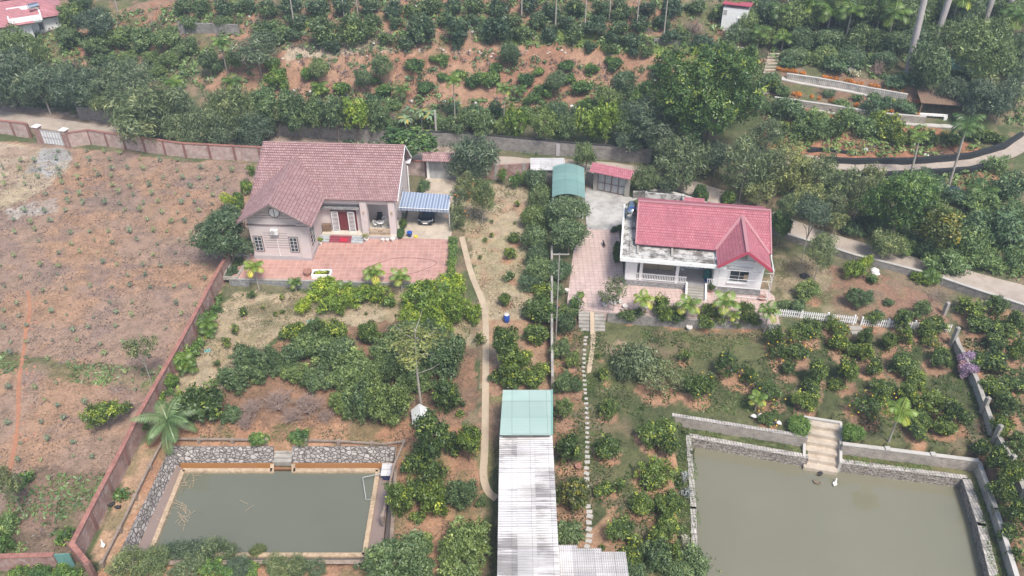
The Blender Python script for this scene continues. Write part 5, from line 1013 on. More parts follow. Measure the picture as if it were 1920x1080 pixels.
for k, (px, py, w_, h_, sp_) in enumerate([(757, 420, 18, 40, 'citrus'), (752, 438, 20, 22, 'green'), (752, 405, 14, 20, 'citrus'), (795, 350, 26, 24, 'weed')]):
    X, Y, Z, zc, r_, rz = solve(px, py, w_, h_, None, False); t = thing('porch_shrub', f'green shrub beside the porch side wall near the car, {ordn(k)} counted from the middle', 'shrub', (X, Y, Z), 0, 'shrubs beside the porch'); me, a, b = PROTO[sp_][0]; link('foliage', me, t, (0, 0, zc), scale=(r_ / a, r_ / a, rz / b)); link('trunk', TRUNK[0], t, scale=(r_, r_, zc))
# awning
t = thing('striped_awning', 'blue and white striped canvas awning over the black car', 'awning', H1w(0, 0, 0), R(-3))
m = MB(); a, b, c_, d = Vector((8.45, 6.5, 2.95)), Vector((14.0, 6.7, 2.7)), Vector((13.9, 9.4, 3.0)), Vector((8.5, 9.4, 3.3))
m.slab([a, b, c_, d], .02)
m.build('canvas', MT['awning'], t); m = MB(); vs = []; n = 60
for i in range(n + 1): p = a.lerp(b, i / n); vs += [tuple(p + Vector((0, -.03, 0))), tuple(p + Vector((0, -.03, -.32 - .07 * abs(math.sin(i * math.pi / 5)))))]
m.add(vs, [(2 * i + 1, 2 * i + 3, 2 * i + 2, 2 * i) for i in range(n)]); m.build('valance', MT['awning'], t)
m = MB(); m.tube([tuple(a - Vector((0, .05, 0))), tuple(b - Vector((0, .05, 0)))], .04, 6); m.tube([tuple(b), tuple(c_)], .03, 6); m.build('frame', MT['metalwhite'], t)
for p in ((14.0, 6.68, 2.7), (13.9, 9.4, 3.0)): m = MB(); m.tube([p, (p[0], p[1], 0)], .035, 6).build('post', MT['metalwhite'], t)
# car
def car(label, x, y, z, rz):
    t = thing('parked_car', label, 'car', (x, y, z), rz)
    S = [(0, .62, .25, .55), (.06, .76, .22, .66), (.3, .87, .2, .76), (.7, .9, .2, .84), (1.3, .91, .2, .95), (1.7, .92, .2, 1.0), (3.5, .92, .2, 1.02), (4.2, .9, .22, .99), (4.5, .83, .25, .92), (4.58, .7, .3, .7)]
    m = MB(); rows = []
    for yy, hw, zb, zt in S: rows.append([(-hw * .92, yy, zb), (-hw, yy, zb + .22), (-hw * 1.0, yy, zt - .16), (-hw * .9, yy, zt - .03), (-hw * .45, yy, zt + .02), (hw * .45, yy, zt + .02), (hw * .9, yy, zt - .03), (hw, yy, zt - .16), (hw, yy, zb + .22), (hw * .92, yy, zb)])
    k = 10; m.add([p for r_ in rows for p in r_], [(i * k + j, (i + 1) * k + j, (i + 1) * k + (j + 1) % k, i * k + (j + 1) % k) for i in range(len(rows) - 1) for j in range(k)], 0, True)
    m.add(rows[0], [tuple(range(k))]); m.add(rows[-1], [tuple(range(k))[::-1]]); m.build('body', MT['car'], t)
    m = MB(); lo = [(-.8, 1.45, .95), (.8, 1.45, .95), (.8, 4.1, .96), (-.8, 4.1, .96)]; hi = [(-.6, 2.2, 1.44), (.6, 2.2, 1.44), (.6, 3.4, 1.42), (-.6, 3.4, 1.42)]
    m.add(lo + hi, [(0, 1, 5, 4), (1, 2, 6, 5), (2, 3, 7, 6), (3, 0, 4, 7)]); m.build('windows', MT['glass'], t)
    m = MB(); m.add([(-.62, 2.18, 1.45), (.62, 2.18, 1.45), (.62, 3.42, 1.43), (-.62, 3.42, 1.43), (-.5, 2.5, 1.49), (.5, 2.5, 1.49), (.5, 3.2, 1.48), (-.5, 3.2, 1.48)], [(4, 5, 6, 7), (0, 1, 5, 4), (1, 2, 6, 5), (2, 3, 7, 6), (3, 0, 4, 7)])
    for a, b in zip(lo, hi): m.bar(a, b, .07)
    m.bar((-.82, 2.75, .97), (-.61, 2.75, 1.43), .06); m.bar((.82, 2.75, .97), (.61, 2.75, 1.43), .06); m.build('roof', MT['car'], t)
    for sg in (-1, 1):
        m = MB(); m.add([(sg * .5, .03, .56), (sg * .84, .22, .56), (sg * .86, .4, .76), (sg * .6, .12, .72)], [(0, 1, 2, 3) if sg > 0 else (3, 2, 1, 0)]); m.bar((sg * .52, .05, .63), (sg * .84, .28, .68), .1, .12); m.build('headlight', MT['steel'], t)
        m = MB(); m.box(sg * 1.0 - .08, sg * 1.0 + .08, 1.75, 1.95, .98, 1.1).build('mirror', MT['car'], t)
        for yy in (.85, 3.7):
            m = MB(); m.tube([(sg * .74, yy, .32), (sg * .94, yy, .32)], .32, 16); w_ = m.build('wheel', MT['tyre'], t); m = MB(); m.tube([(sg * .93, yy, .32), (sg * .955, yy, .32)], .2, 12).build('rim', MT['steel'], w_)
    m = MB()
    for zz in (.5, .56, .62): m.box(-.42, .42, -.04, .03, zz, zz + .025)
    m.box(-.46, .46, -.035, .02, .47, .5); m.box(-.46, .46, -.035, .02, .645, .67); m.build('grille', MT['steel'], t); m = MB(); m.box(-.26, .26, -.06, .0, .33, .45).build('number_plate', MT['white'], t)
car('black saloon car parked nose-out under the striped awning', -9.8, 79.3, .012, R(-4))

# ------------------------------------------------------------------ right compound
B0, BA = (10.7, 67.1), R(-8.2)
def H2w(u, v, z): return (B0[0] + u * math.cos(BA) - v * math.sin(BA), B0[1] + u * math.sin(BA) + v * math.cos(BA), z)
pc = PP('1062 578,1142 586,1462 608,1452 556,1440 545,1170 522,1160 430,1100 428,1075 470', 0); pad('pale_patio', pc, -1.3, .0, MT['patio2'])
pad('courtyard', PP('1100 430,1168 432,1168 385,1196 372,1100 352,1096 365', 0), -.5, .008, MT['courtconc'])
wall('retaining_wall', 'low block retaining wall under the terrace before the red-roofed house', 'wall', None, 0, .2, MT['block'], None, world=[H for H in PP('1140 587,1300 599,1464 609', 0)], top=.0, deep=1.0)
H2 = thing('house', 'white bungalow with a crimson-pink metal tile roof and stained flat roof', 'house', (B0[0], B0[1], 0), BA)
m = MB(); m.box(.6, 14.0, 4.0, 10.2, .7, 3.72); m.box(9.3, 14.05, 1.2, 4.0, .7, 4.2); m.box(.6, 1.75, 1.2, 4.0, .7, 3.72)
m.add([(9.6, 1.2, 4.2), (14.05, 1.2, 4.2), (11.85, 1.2, 5.75), (9.6, 1.4, 4.2), (14.05, 1.4, 4.2), (11.85, 1.4, 5.75)], [(0, 1, 2), (5, 4, 3), (0, 2, 5, 3), (1, 4, 5, 2)]); m.build('walls', MT['white'], H2)
m = MB(); m.box(14.0, 14.03, 2.4, 10.1, 3.58, 4.2); m.build('side_gable', MT['white'], H2)
m = MB(); m.box(.55, 14.1, 1.14, 10.25, 0, .62).build('plinth', MT['stonegrey'], H2); m = MB(); m.box(.6, 9.3, 1.12, 4.0, .622, .7).build('porch_floor', MT['greytrim'], H2)
m = MB(); m.box(0, 10.1, 0, 10.3, 3.74, 3.9); m.box(10.1, 14.1, 2.6, 10.3, 3.6, 3.9); fr_ = m.build('flat_roof', MT['roofconc'], H2)
m = MB(); m.box(-.05, 10.2, -.08, .1, 3.7, 4.06); m.box(-.08, .1, .1, 10.4, 3.7, 4.06); m.build('parapet', MT['white'], fr_); m = MB(); m.box(.1, 9.0, .8, .92, 3.9, 4.0); m.box(.8, .92, .92, 10.3, 3.9, 4.0); m.build('gutter_curb', MT['roofconc'], fr_)
m = MB()
for u in (1.5, 4.9): m.box(u, u + .22, 1.02, 3.2, 3.9, 4.1)
for v in (5.2, 7.0): m.box(1.02, 1.6, v, v + .15, 3.9, 4.05)
m.build('roof_beam', MT['conc'], fr_)
m = MB(); E0, E1, ev, ez, rv, rz_ = 1.38, 14.62, 2.3, 4.3, 7.0, 6.5; s2 = (rz_ - ez) / (rv - ev)
tiles(m, (E0, ev, ez), (E1, ev, ez), (E1, rv, rz_), (E0, rv, rz_), .3, .03); tiles(m, (E1, 11, 4.6), (E0, 11, 4.6), (E0, rv, rz_), (E1, rv, rz_), .3, .03)
gz, gr, gf = 4.25, 6.08, -.55; gc = 11.85
for sg in (1, -1):
    xe = gc + sg * 2.55; vB = ev + (gz + .07 - ez) / s2; vb = ev + (gr - ez) / s2 + .15; a, b, c_, d = (xe, gf, gz), (xe, vB, gz), (gc, vb, gr), (gc, gf + .15, gr)
    if sg > 0: tiles(m, a, b, c_, d, .3, .03)
    else: tiles(m, b, a, d, c_, .3, .03)
rf = m.build('roof', MT['tile2'], H2)
m = MB(); m.box(E0 - .05, E1 + .05, rv - .16, rv + .16, rz_ + .0, rz_ + .1); m.bar((gc, gf + .1, gr + .05), (gc, vb, gr + .05), .32, .1)
for sg in (1, -1): m.bar((gc + sg * 2.6, ev + .1, gz + .12), (gc, vb, gr + .1), .3, .07)
m.bar((E0, ev, ez + .05), (E0, rv, rz_ + .05), .14, .1); m.bar((E1, ev, ez + .05), (E1, rv, rz_ + .05), .14, .1); m.build('ridge_cap', MT['roofplain'], rf)
m = MB()
for sg in (1, -1): m.bar((gc + sg * 2.58, gf - .04, gz), (gc, gf + .1, gr), .06, .3)
m.build('barge_board', MT['roofred'], rf)
m = MB(); m.box(E1 + .0, E1 + .1, 2.2, 6.9, 4.1, 4.22); m.bar((E1 - .02, -.5, 4.2), (E1 - .02, 2.3, 4.2), .08, .08); m.build('gutter', MT['metalwhite'], rf)
MB().box(11.5, 12.25, 1.17, 1.21, 4.2, 5.5).build('grey_stripe', MT['greytrim'], H2); MB().box(13.35, 14.0, 1.17, 1.21, 4.2, 4.6).build('grey_stripe', MT['greytrim'], H2)
m = MB(); m.box(9.2, 14.1, 1.05, 1.25, 3.95, 4.15); m.build('string_course', MT['white'], H2)
for u in (2.0, 5.6):
    m = MB(); m.box(u, u + .3, 1.2, 1.5, .7, 3.72).build('column', MT['white'], H2)
def rail(u0, u1, nm='balustrade'):
    m = MB(); m.box(u0, u1, 1.22, 1.32, 1.42, 1.52); m.box(u0, u1, 1.22, 1.32, .78, .86); n = int((u1 - u0) / .16)
    for i in range(n): x = u0 + (i + .5) * (u1 - u0) / n; m.box(x - .035, x + .035, 1.24, 1.3, .86, 1.42)
    m.build(nm, MT['white'], H2)
rail(1.76, 2.0); rail(2.3, 5.6); rail(5.9, 6.75); rail(8.75, 9.3)
m = MB(); m.box(2.35, 5.55, 3.3, 3.36, .75, 3.6); s_ = m.build('blind', MT['tanconc'], H2)
m = MB(); m.box(3.95, 4.0, 3.27, 3.3, .75, 3.6).build('seam', MT['wood'], s_)
for u, k in ((6.9, 'wide'), (8.0, 'x')):
    m = MB(); m.box(u, u + .8, 3.9, 4.02, .75, 2.6); w_ = m.build('panel_door', MT['white'], H2); m = MB()
    for i in range(3):
        for q in (0, 1): m.box(u + .1 + q * .38, u + .3 + q * .38, 3.87, 3.9, .95 + i * .55, 1.25 + i * .55)
    m.build('pane', MT['glass'], w_)
m = MB()
for i in range(5): m.box(6.9, 8.6, 1.1 - .3 * (i + 1), 1.12 - .3 * i, 0, .62 - .12 * i)
s_ = m.build('steps', MT['conc'], H2)
for u in (6.72, 8.62):
    m = MB(); m.add([(u, 1.2, 0), (u, 1.2, 1.0), (u, -.5, .3), (u, -.5, 0), (u + .16, 1.2, 0), (u + .16, 1.2, 1.0), (u + .16, -.5, .3), (u + .16, -.5, 0)], [(0, 1, 2, 3), (7, 6, 5, 4), (1, 5, 6, 2), (3, 2, 6, 7)]); m.build('stair_parapet', MT['white'], s_)
window(H2, (11.75, 1.2, 2.25), 1.8, 1.3, frm=MT['white'], bars=2)
MB().box(10.6, 12.9, .85, 1.2, 3.3, 3.4).build('window_hood', MT['white'], H2); MB().box(10.7, 12.8, 1.0, 1.2, 1.35, 1.43).build('window_sill', MT['white'], H2)
m = MB(); m.box(12.2, 12.6, 1.0, 1.06, 1.9, 2.5).build('notice_cloth', MT['cream'], H2)
# rear flat-roofed annex
m = MB(); m.box(2.3, 6.3, 10.4, 13.0, 0, 3.3); a_ = m.build('annex', MT['white'], H2); m = MB(); m.box(2.2, 6.4, 10.35, 13.1, 3.302, 3.5); m.box(2.2, 2.4, 10.4, 13.1, 3.5, 4.3); m.box(6.2, 6.4, 10.4, 13.1, 3.5, 4.3); m.box(2.4, 6.2, 12.9, 13.1, 3.5, 4.2); m.build('annex_roof', MT['roofconc'], a_)
m = MB(); m.slab([(6.4, 10.4, 3.6), (8.6, 10.4, 3.6), (8.6, 12.4, 4.3), (6.4, 12.4, 4.3)], .08); m.build('lean_to_roof', MT['tile2'], H2)
# pipe frame
t = thing('pipe_frame', 'thin galvanised pipe frame before the right white gable wall', 'frame', H2w(0, 0, 0), BA)
m = MB()
for z_, o in ((.35, 0), (1.4, .0), (2.4, 0), (3.4, 0)): m.tube([(9.7, .3, z_), (14.8, .3, z_)], .03, 5); m.tube([(14.8, .3, z_), (14.8, 1.5, z_)], .03, 5)
m.build('rail', MT['metalwhite'], t)
for u in (9.7, 14.8): m = MB(); m.tube([(u, .3, 0), (u, .3, 3.5)], .035, 5).build('post', MT['metalwhite'], t)
# water tank on the flat roof
t = thing('water_tank', 'shiny steel water tank lying on the flat roof corner', 'water tank', H2w(.72, 8.3, 3.9), BA)
m = MB(); prof = [(0, 0), (.3, .04), (.52, .16), (.56, .3), (.56, 1.9), (.52, 2.04), (.3, 2.16), (0, 2.2)]; m.lathe(prof, n=18); mm = m.build('drum', MT['steel'], t, loc=(.1, -1.2, .85), rot=(R(-90), 0, 0))
m = MB(); m.lathe([(.57, .5), (.575, .58), (.57, .66)], n=18).build('band', MT['blue'], t, loc=(.1, -1.2, .85), rot=(R(-90), 0, 0))
m = MB(); 
for y in (-.8, .6): m.box(-.45, .6, y, y + .08, 0, .4)
m.build('stand', MT['metalgrey'], t)
x, y, z = H2w(6.35, 3.2, .7); chair('grey-white chair behind the porch railing of the white bungalow', 0, 0, 0, .3, lambda *a: (x, y, z))
m = MB(); m.lathe([(.45, 0), (.42, .5), (.3, .9), (.1, 1.15), (0, 1.2)], n=12); m.build('covered_stack', MT['cloth'], label='pile covered with patterned green cloth on the bungalow porch', cat='pile', loc=H2w(8.9, 2.6, .7))
m = MB(); m.box(-.18, .18, -.12, .12, 0, .3); m.build('blue_crate', MT['blue'], label='small blue crate in front of the green covered pile', cat='crate', loc=H2w(8.85, 1.9, .7))
# carport
t = thing('carport', 'small carport with a curved teal sheet roof', 'carport', (4.5, 80.9, 0), R(-3))
m = MB(); n = 14; vs = []
for i in range(n + 1):
    a = i / n; x = a * 3.75; z_ = 2.6 + .75 * math.sin(math.pi * (.12 + .8 * a)); vs += [(x, 0, z_), (x, 7.2, z_)]
m.add(vs, [(2 * i, 2 * i + 2, 2 * i + 3, 2 * i + 1) for i in range(n)], 0, True); m.add([(x, y, z - .05) for x, y, z in vs], [(2 * i + 1, 2 * i + 3, 2 * i + 2, 2 * i) for i in range(n)], 0, True); m.build('roof', MT['tealroof2'], t)
for x, y in ((.1, .3), (3.6, .3), (.1, 6.9), (3.6, 6.9)): m = MB(); m.box(x - .06, x + .06, y - .06, y + .06, -.1, 2.75).build('post', MT['metalwhite'], t)
m = MB(); m.box(.3, 3.4, .5, .56, 0, 2.3).build('front_panel', MT['metalwhite'], t)
x, y, z = G(1012, 334); m = MB(); m.slab([(-1.2, -1.2, 2.0), (3.0, -1.2, 2.0), (3.0, 1.0, 2.5), (-1.2, 1.0, 2.5)], .05); t = thing('lean_to_shed', 'small white sheet-roofed shed beside the teal carport', 'shed', (x, y - .2, 0)); m.build('roof', MT['fibro2'], t); m = MB(); m.box(-1, 1.6, -.9, .8, -.2, 2.0).build('walls', MT['block'], t)

# courtyard steps, ramp, stepping stones
sx, sy = P(1085, 580, 0); ex, ey = P(1134, 581, 0)
t = thing('courtyard_steps', 'two short brick stair flights with a concrete ramp between them', 'stairs', (sx, sy, 0), math.atan2(ey - sy, ex - sx)); Lg = math.hypot(ex - sx, ey - sy)
for nm, a, b in (('stair_flight', 0, Lg * .42), ('stair_flight', Lg * .6, Lg)):
    m = MB()
    for i in range(6): m.box(a, b, -.32 * (i + 1), -.32 * i, -1.5, -.05 - .19 * (i + .5))
    m.build(nm, MT['conc'], t)
m = MB(); m.add([(Lg * .43, 0, .02), (Lg * .59, 0, .02), (Lg * .59, -2.4, -1.12), (Lg * .43, -2.4, -1.12), (Lg * .43, 0, -1.5), (Lg * .59, 0, -1.5), (Lg * .59, -2.4, -1.5), (Lg * .43, -2.4, -1.5)], [(3, 2, 1, 0), (0, 4, 7, 3), (1, 2, 6, 5), (2, 3, 7, 6)]); m.build('ramp', MT['tanconc'], t)
for k, q in enumerate(pts('1099 633,1097 639,1097 646,1096 657,1096 665,1095 673,1095 681,1094 689,1094 697,1095 705,1096 714,1097 722,1097 731,1098 738,1099 748,1099 757,1100 766,1100 775,1101 784,1101 794,1101 803,1101 812,1101 821,1101 830,1101 839,1101 848,1101 857,1101 867,1100 878,1100 888,1100 899,1100 912,1103 950,1105 960,1106 969,1104 980,1105 993,1105 1005,1104 1015,1101 1025')):
    x, y, z = G(*q); rr = random.Random(k); s_ = .2 if k < 26 else .28; m = MB(); pg = [(s_ * rr.uniform(.7, 1.1) * math.cos(a) * 1.2, s_ * rr.uniform(.7, 1.05) * math.sin(a)) for a in (.6, 2.2, 3.7, 5.3)]; m.prism(pg, -.05, .07)
    m.build('stepping_stone', MT['paleconc'], label='pale stepping stone in the line running down the right garden', cat='stepping stone', group='stepping stones down the right garden', loc=(x, y, z), rot=(0, 0, rr.uniform(-.3, .3)))

# ------------------------------------------------------------------ long shed
def corrugated(m, x0, x1, y0, y1, z0, z1, per=.2, amp=.03, skew=0, zr=None):
    n = int((y1 - y0) / per * 4); vs = []
    for i in range(n + 1):
        y = y0 + (y1 - y0) * i / n; z_ = z0 + (z1 - z0) * i / n + amp * math.sin(2 * math.pi * (y - y0) / per); xl = x0 + skew * (y1 - y) / (y1 - y0)
        vs += [(xl, y, z_), (x1, y, z_ + (zr or 0))]
    m.add(vs, [(2 * i, 2 * i + 1, 2 * i + 3, 2 * i + 2) for i in range(n)], 0, True)
t = thing('long_shed', 'long narrow shed roofed with stained white corrugated sheets', 'shed', (0, 0, 0)); zs = 1.0
yt = P(1034, 818, zs)[1]; xl = P(937, 818, zs)[0]; xr = P(1034, 818, zs)[0]; xlb = P(918, 1080, zs)[0]; xrb = P(1034, 1080, zs)[0]
for k in range(3):
    a = xl - .02 + (xr - xl) * k / 3; b = xl + (xr - xl) * (k + 1) / 3 + .08; yb_ = 27.0; m = MB()
    for j in range(6):
        ya_ = yt - (yt - yb_) * (j + 1) / 6 - .15; yb2 = yt - (yt - yb_) * j / 6; corrugated(m, a, b, ya_, yb2, zs + .03 * k + .05, zs + .03 * k, .22, .05)
    m.build('roof_strip', MT['fibro2'] if k == 1 else MT['fibro'], t)
m = MB(); m.box(xl + .15, xl + .3, 27, yt - .2, -3, zs - .08); m.box(xr - .25, xr - .1, 27, yt - .2, -3, zs - .08); m.box(xl + .3, xr - .25, yt - .4, yt - .25, -3, zs - .08); m.build('walls', MT['brickred'], t)
t = thing('shed_annex', 'short white corrugated roof branching right from the long shed', 'shed', (0, 0, 0)); za = .6
x0, y0_ = P(1036, 1022, za); x1, y1_ = P(1172, 1042, za)
for k in range(3):
    m = MB(); a = x0 + (x1 - x0) * k / 3; b = x0 + (x1 - x0) * (k + 1) / 3 + .06; ytop = y0_ + (y1_ - y0_) * k / 3; n = 24; vs = []
    for i in range(n * 2 + 1):
        x = a + (b - a) * i / (2 * n); z_ = za + .05 * math.sin(i * 1.5) + .02 * k; vs += [(x, 27.5, z_), (x, ytop, z_)]
    m.add(vs, [(2 * i, 2 * i + 2, 2 * i + 3, 2 * i + 1) for i in range(2 * n)], 0, True); m.build('roof_strip', MT['fibro2'], t)
m = MB(); m.box(x0 + .1, x1 - .1, 27.5, y1_ - .3, -3, za - .06).build('walls', MT['block'], t)
t = thing('shed', 'square shed with a pale teal sheet roof above the long shed', 'shed', (0, 0, 0)); zt = 1.75
a = P(943, 731, zt + .25); b = P(1035, 731, zt + .25); c_ = P(1035, 816, zt - .15); d = P(937, 816, zt - .15)
m = MB(); n = 46
for i in range(n):
    f0, f1 = i / n, (i + 1) / n; L0 = Vector((*d, zt - .15)).lerp(Vector((*a, zt + .25)), f0); L1 = Vector((*d, zt - .15)).lerp(Vector((*a, zt + .25)), f1); R0 = Vector((*c_, zt - .15)).lerp(Vector((*b, zt + .25)), f0); R1 = Vector((*c_, zt - .15)).lerp(Vector((*b, zt + .25)), f1)
    o = Vector((0, 0, .025)); m.add([L0 + o, R0 + o, R1, L1, L0, R0], [(0, 1, 2, 3), (4, 5, 1, 0)])
m.build('roof', MT['tealroof'], t); m = MB(); m.bar((c_[0], c_[1], zt - .1), (b[0], b[1], zt + .3), .12, .06); m.build('edge_flashing', MT['teal'], t)
m = MB(); m.prism([(d[0] + .25, d[1] + .3), (c_[0] - .15, c_[1] + .3), (b[0] - .15, b[1] - .3), (a[0] + .25, a[1] - .3)], -2.5, zt - .3); m.build('walls', MT['block'], t)
# tall grey pole with cross-arm beside the plot fence
x, y, z = G(1042, 640); zt_ = 5.2; t = thing('utility_pole', 'slim pole with a cross-arm standing at the plot fence', 'pole', (x, y, z)); MB().tube([(0, 0, -.3), (0, 0, ZV(x, y, 475) - z)], .06, 6).build('pole', MT['conc'], t); zz = ZV(x, y, 477) - z; MB().box(-.6, .9, -.04, .04, zz - .05, zz + .05).build('cross_arm', MT['conc'], t)
# barrel, tub, shelter
x, y, z = G(950, 603); t = thing('barrel', 'blue plastic barrel with a pale lid on the dry strip', 'barrel', (x, y, z)); MB().lathe([(.24, 0), (.29, .1), (.29, .4), (.31, .45), (.29, .5), (.29, .8), (.25, .9)], n=16).build('drum', MT['blue'], t); MB().lathe([(0, .95), (.24, .93), (.27, .9)][::-1], n=16).build('lid', MT['pot'], t)
x, y, z = G(1040, 600); t = thing('plastic_tub', 'narrow dark blue tub propped against the plot fence', 'tub', (x, y, z), R(8)); m = MB(); m.tube([(0, -.1, .05), (.05, 0, .5), (.08, .1, 1.0), (.05, .2, 1.5), (0, .3, 1.8)], [.1, .28, .34, .28, .1], 8).build('hull', MT['bluedark'], t); MB().tube([(-.15, -.15, .1), (-.2, .05, .9), (-.15, .2, 1.7)], .05, 5).build('rim', MT['blue'], t)
x, y, z = G(790, 792); t = thing('small_shelter', 'small white tent-shaped shelter beside the guava thicket', 'shelter', (x, y, z), R(10)); m = MB(); m.slab([(-.75, -.8, .7), (0, -.8, 1.35), (0, .9, 1.35), (-.75, .9, .7)][::-1], .04); m.slab([(.75, -.8, .7), (.75, .9, .7), (0, .9, 1.35), (0, -.8, 1.35)][::-1][::-1], .04); m.build('roof', MT['metalwhite'], t)
for px_ in (-.65, .65):
    for py_ in (-.7, .8): MB().box(px_ - .03, px_ + .03, py_ - .03, py_ + .03, 0, .75).build('leg', MT['wood'], t)
MB().box(-.6, .6, -.6, .7, .02, .5).build('crate', MT['metalwhite'], t)
# tall bare tree in the guava thicket
x, y, z = G(790, 764); ht = ZV(x, y, 615) - z; t = thing('tall_thin_tree', 'tall pale-trunked thin tree rising out of the guava thicket', 'tree', (x, y, z)); m = MB(); m.tube([(0, 0, 0), (-.1, 0, ht * .5), (.05, 0, ht)], [.13, .09, .03], 7)
for i in range(12): a = i * 2.4; z_ = ht * (.45 + .045 * i); m.tube([(0, 0, z_), (math.cos(a) * 1.1, math.sin(a) * 1.1, z_ + .5), (math.cos(a) * 1.9, math.sin(a) * 1.9, z_ + 1.1)], [.04, .03, .01], 4)
m.build('trunk', MT['barkpale'], t); me, a, b = PROTO['thin'][0]; link('foliage', me, t, (0, 0, ht * .8), scale=(1.6, 1.6, 1.2))

# ------------------------------------------------------------------ left pond
def pond_sheet(name, poly, z, m_): MB().prism(poly, z - .02, z).build(name, m_, kind='structure')
pond_sheet('pond_water', WATER1, -3.1, MT['water1'])
TOPC = PP('322 838,742 838,728 1050,222 1052', -2.0); FTC = PP('338 868,735 868,716 1043,254 1043', -3.15)
def battered(name, label, segs, m_, cat='wall', capm=None):
    t = thing(name, label, cat, (0, 0, 0)); m = MB()
    for (a, b, c_, d) in segs: m.slab([a, b, c_, d], .3)
    m.build('stone_face', m_, t)
    if capm:
        m = MB()
        for (a, b, c_, d) in segs: m.bar(Vector(d) + Vector((0, 0, .03)), Vector(c_) + Vector((0, 0, .03)), .3, .14)
        m.build('coping', capm, t)
def z3(p, z): return (p[0], p[1], z)
a0, a1, a2, a3 = FTC; t0, t1, t2, t3 = TOPC
na, nb = P(512, 868, -3.15), P(548, 868, -3.15); nta, ntb = P(512, 838, -2.0), P(548, 838, -2.0)
battered('pond_wall', 'mortared rubble wall along the back of the left pond', [(z3(a0, -3.3), z3(na, -3.3), z3(nta, -1.95), z3(t0, -1.95)), (z3(nb, -3.3), z3(a1, -3.3), z3(t1, -1.95), z3(ntb, -1.95))], MT['rubble'])
battered('pond_wall', 'mortared rubble wall along the left side of the left pond', [(z3(a3, -3.3), z3(a0, -3.3), z3(t0, -1.95), z3(t3, -1.95))], MT['rubble'])
battered('pond_wall', 'weathered concrete wall along the right side of the left pond', [(z3(a1, -3.3), z3(a2, -3.3), z3(t2, -1.95), z3(t1, -1.95))], MT['concbrown'])
battered('pond_wall', 'weathered concrete wall along the near side of the left pond', [(z3(a2, -3.3), z3(a3, -3.3), z3(t3, -1.95), z3(t2, -1.95))], MT['concbrown'])
t = thing('pond_stairs', 'small concrete steps in the gap of the back rubble wall', 'stairs', (na[0], na[1], 0)); m = MB()
for i in range(5): m.box(.05, nb[0] - na[0] - .05, .2 + .35 * i - .3, .2 + .35 * (i + 1) - .3, -3.4, -2.95 + .22 * i)
m.build('steps', MT['conc'], t)
pond_sheet('ditch_water', PP('338 869,512 869,512 878,548 878,548 869,733 869,733 881,340 881', -3.12), -3.04, MT['waterrust'])
pond_sheet('ditch_water', [z for z in PP('330 870,343 880,282 1036,250 1048', -3.12)], -3.03, MT['watermud'])
pond_sheet('ditch_water', [z for z in PP('710 880,733 870,716 1048,686 1036', -3.12)], -3.03, MT['watermud'])
t = thing('pond_ledge', 'sandy concrete kerb separating the rusty ditch from the left pond', 'kerb', (0, 0, 0)); m = MB(); z_ = -2.9
L1 = PP('343 881,510 881', z_), PP('550 881,709 881', z_), PP('343 881,279 1040', z_), PP('709 881,683 1040', z_), PP('279 1040,683 1040', z_)
for seg in L1: m.bar((*seg[0], z_ - .2), (*seg[1], z_ - .2), .36, .42)
m.bar((*P(510, 870, z_), z_ - .2), (*P(510, 884, z_), z_ - .2), .3, .42); m.bar((*P(550, 870, z_), z_ - .2), (*P(550, 884, z_), z_ - .2), .3, .42); m.build('kerb', MT['cream'], t)
def lowrail(name, label, ln, h=.42, posts=3.0, m_='concbrown', world=None):
    w_ = world or [G(*q) for q in ln]; t = thing(name, label, 'railing', (w_[0][0], w_[0][1], 0)); ox, oy = w_[0][:2]; m = MB(); f_ = resample([(a, b) for a, b, *_ in w_], 1.5)
    zz = [float(hz(*q)) for q in f_]; zz = [-1.9 if z < -2.3 else z for z in zz]
    for i in range(len(f_) - 1): m.bar((f_[i][0] - ox, f_[i][1] - oy, zz[i] + h), (f_[i + 1][0] - ox, f_[i + 1][1] - oy, zz[i + 1] + h), .16, .12)
    m.build('beam', MT[m_], t)
    for q in resample([(a, b) for a, b, *_ in w_], posts):
        z0 = float(hz(*q)); z0 = -1.9 if z0 < -2.3 else z0; MB().box(-.14, .14, -.14, .14, z0 - .5, z0 + h + .12).build('post', MT[m_], t, loc=(q[0] - ox, q[1] - oy, 0))
lowrail('pond_railing', 'low concrete rail along the left side of the left pond', pts('309 829,194 1062'))
lowrail('pond_railing', 'low concrete rail along the back of the left pond', pts('312 829,500 831')); lowrail('pond_railing', 'low concrete rail at the back right of the left pond', pts('575 832,758 834'))
lowrail('pond_railing', 'low concrete rail along the right side of the left pond', pts('758 836,742 900,722 1000'))
x, y, z = P(727, 884, -2.4)[0], P(727, 884, -2.4)[1], -2.4
t = thing('pump_cover', 'small corrugated cover over the pump at the pond corner', 'cover', (x, y, -3.0)); m = MB(); corrugated(m, -.5, .5, -.6, .6, .75, .9, .2, .04); m.build('sheet', MT['fibro2'], t); MB().box(-.4, .4, -.4, .4, 0, .7).build('pump_box', MT['bluedark'], t)
t = thing('water_pipe', 'grey pipe frame reaching over the left pond from its right side', 'pipe', (0, 0, 0)); A_ = P(735, 882, -2.2); B_ = P(680, 895, -2.2); C_ = P(686, 936, -2.9); m = MB(); m.tube([(*A_, -2.3), (*B_, -2.2), (*C_, -2.95), (*P(697, 936, -3.0), -3.0)], .04, 6).build('pipe', MT['metalgrey'], t)
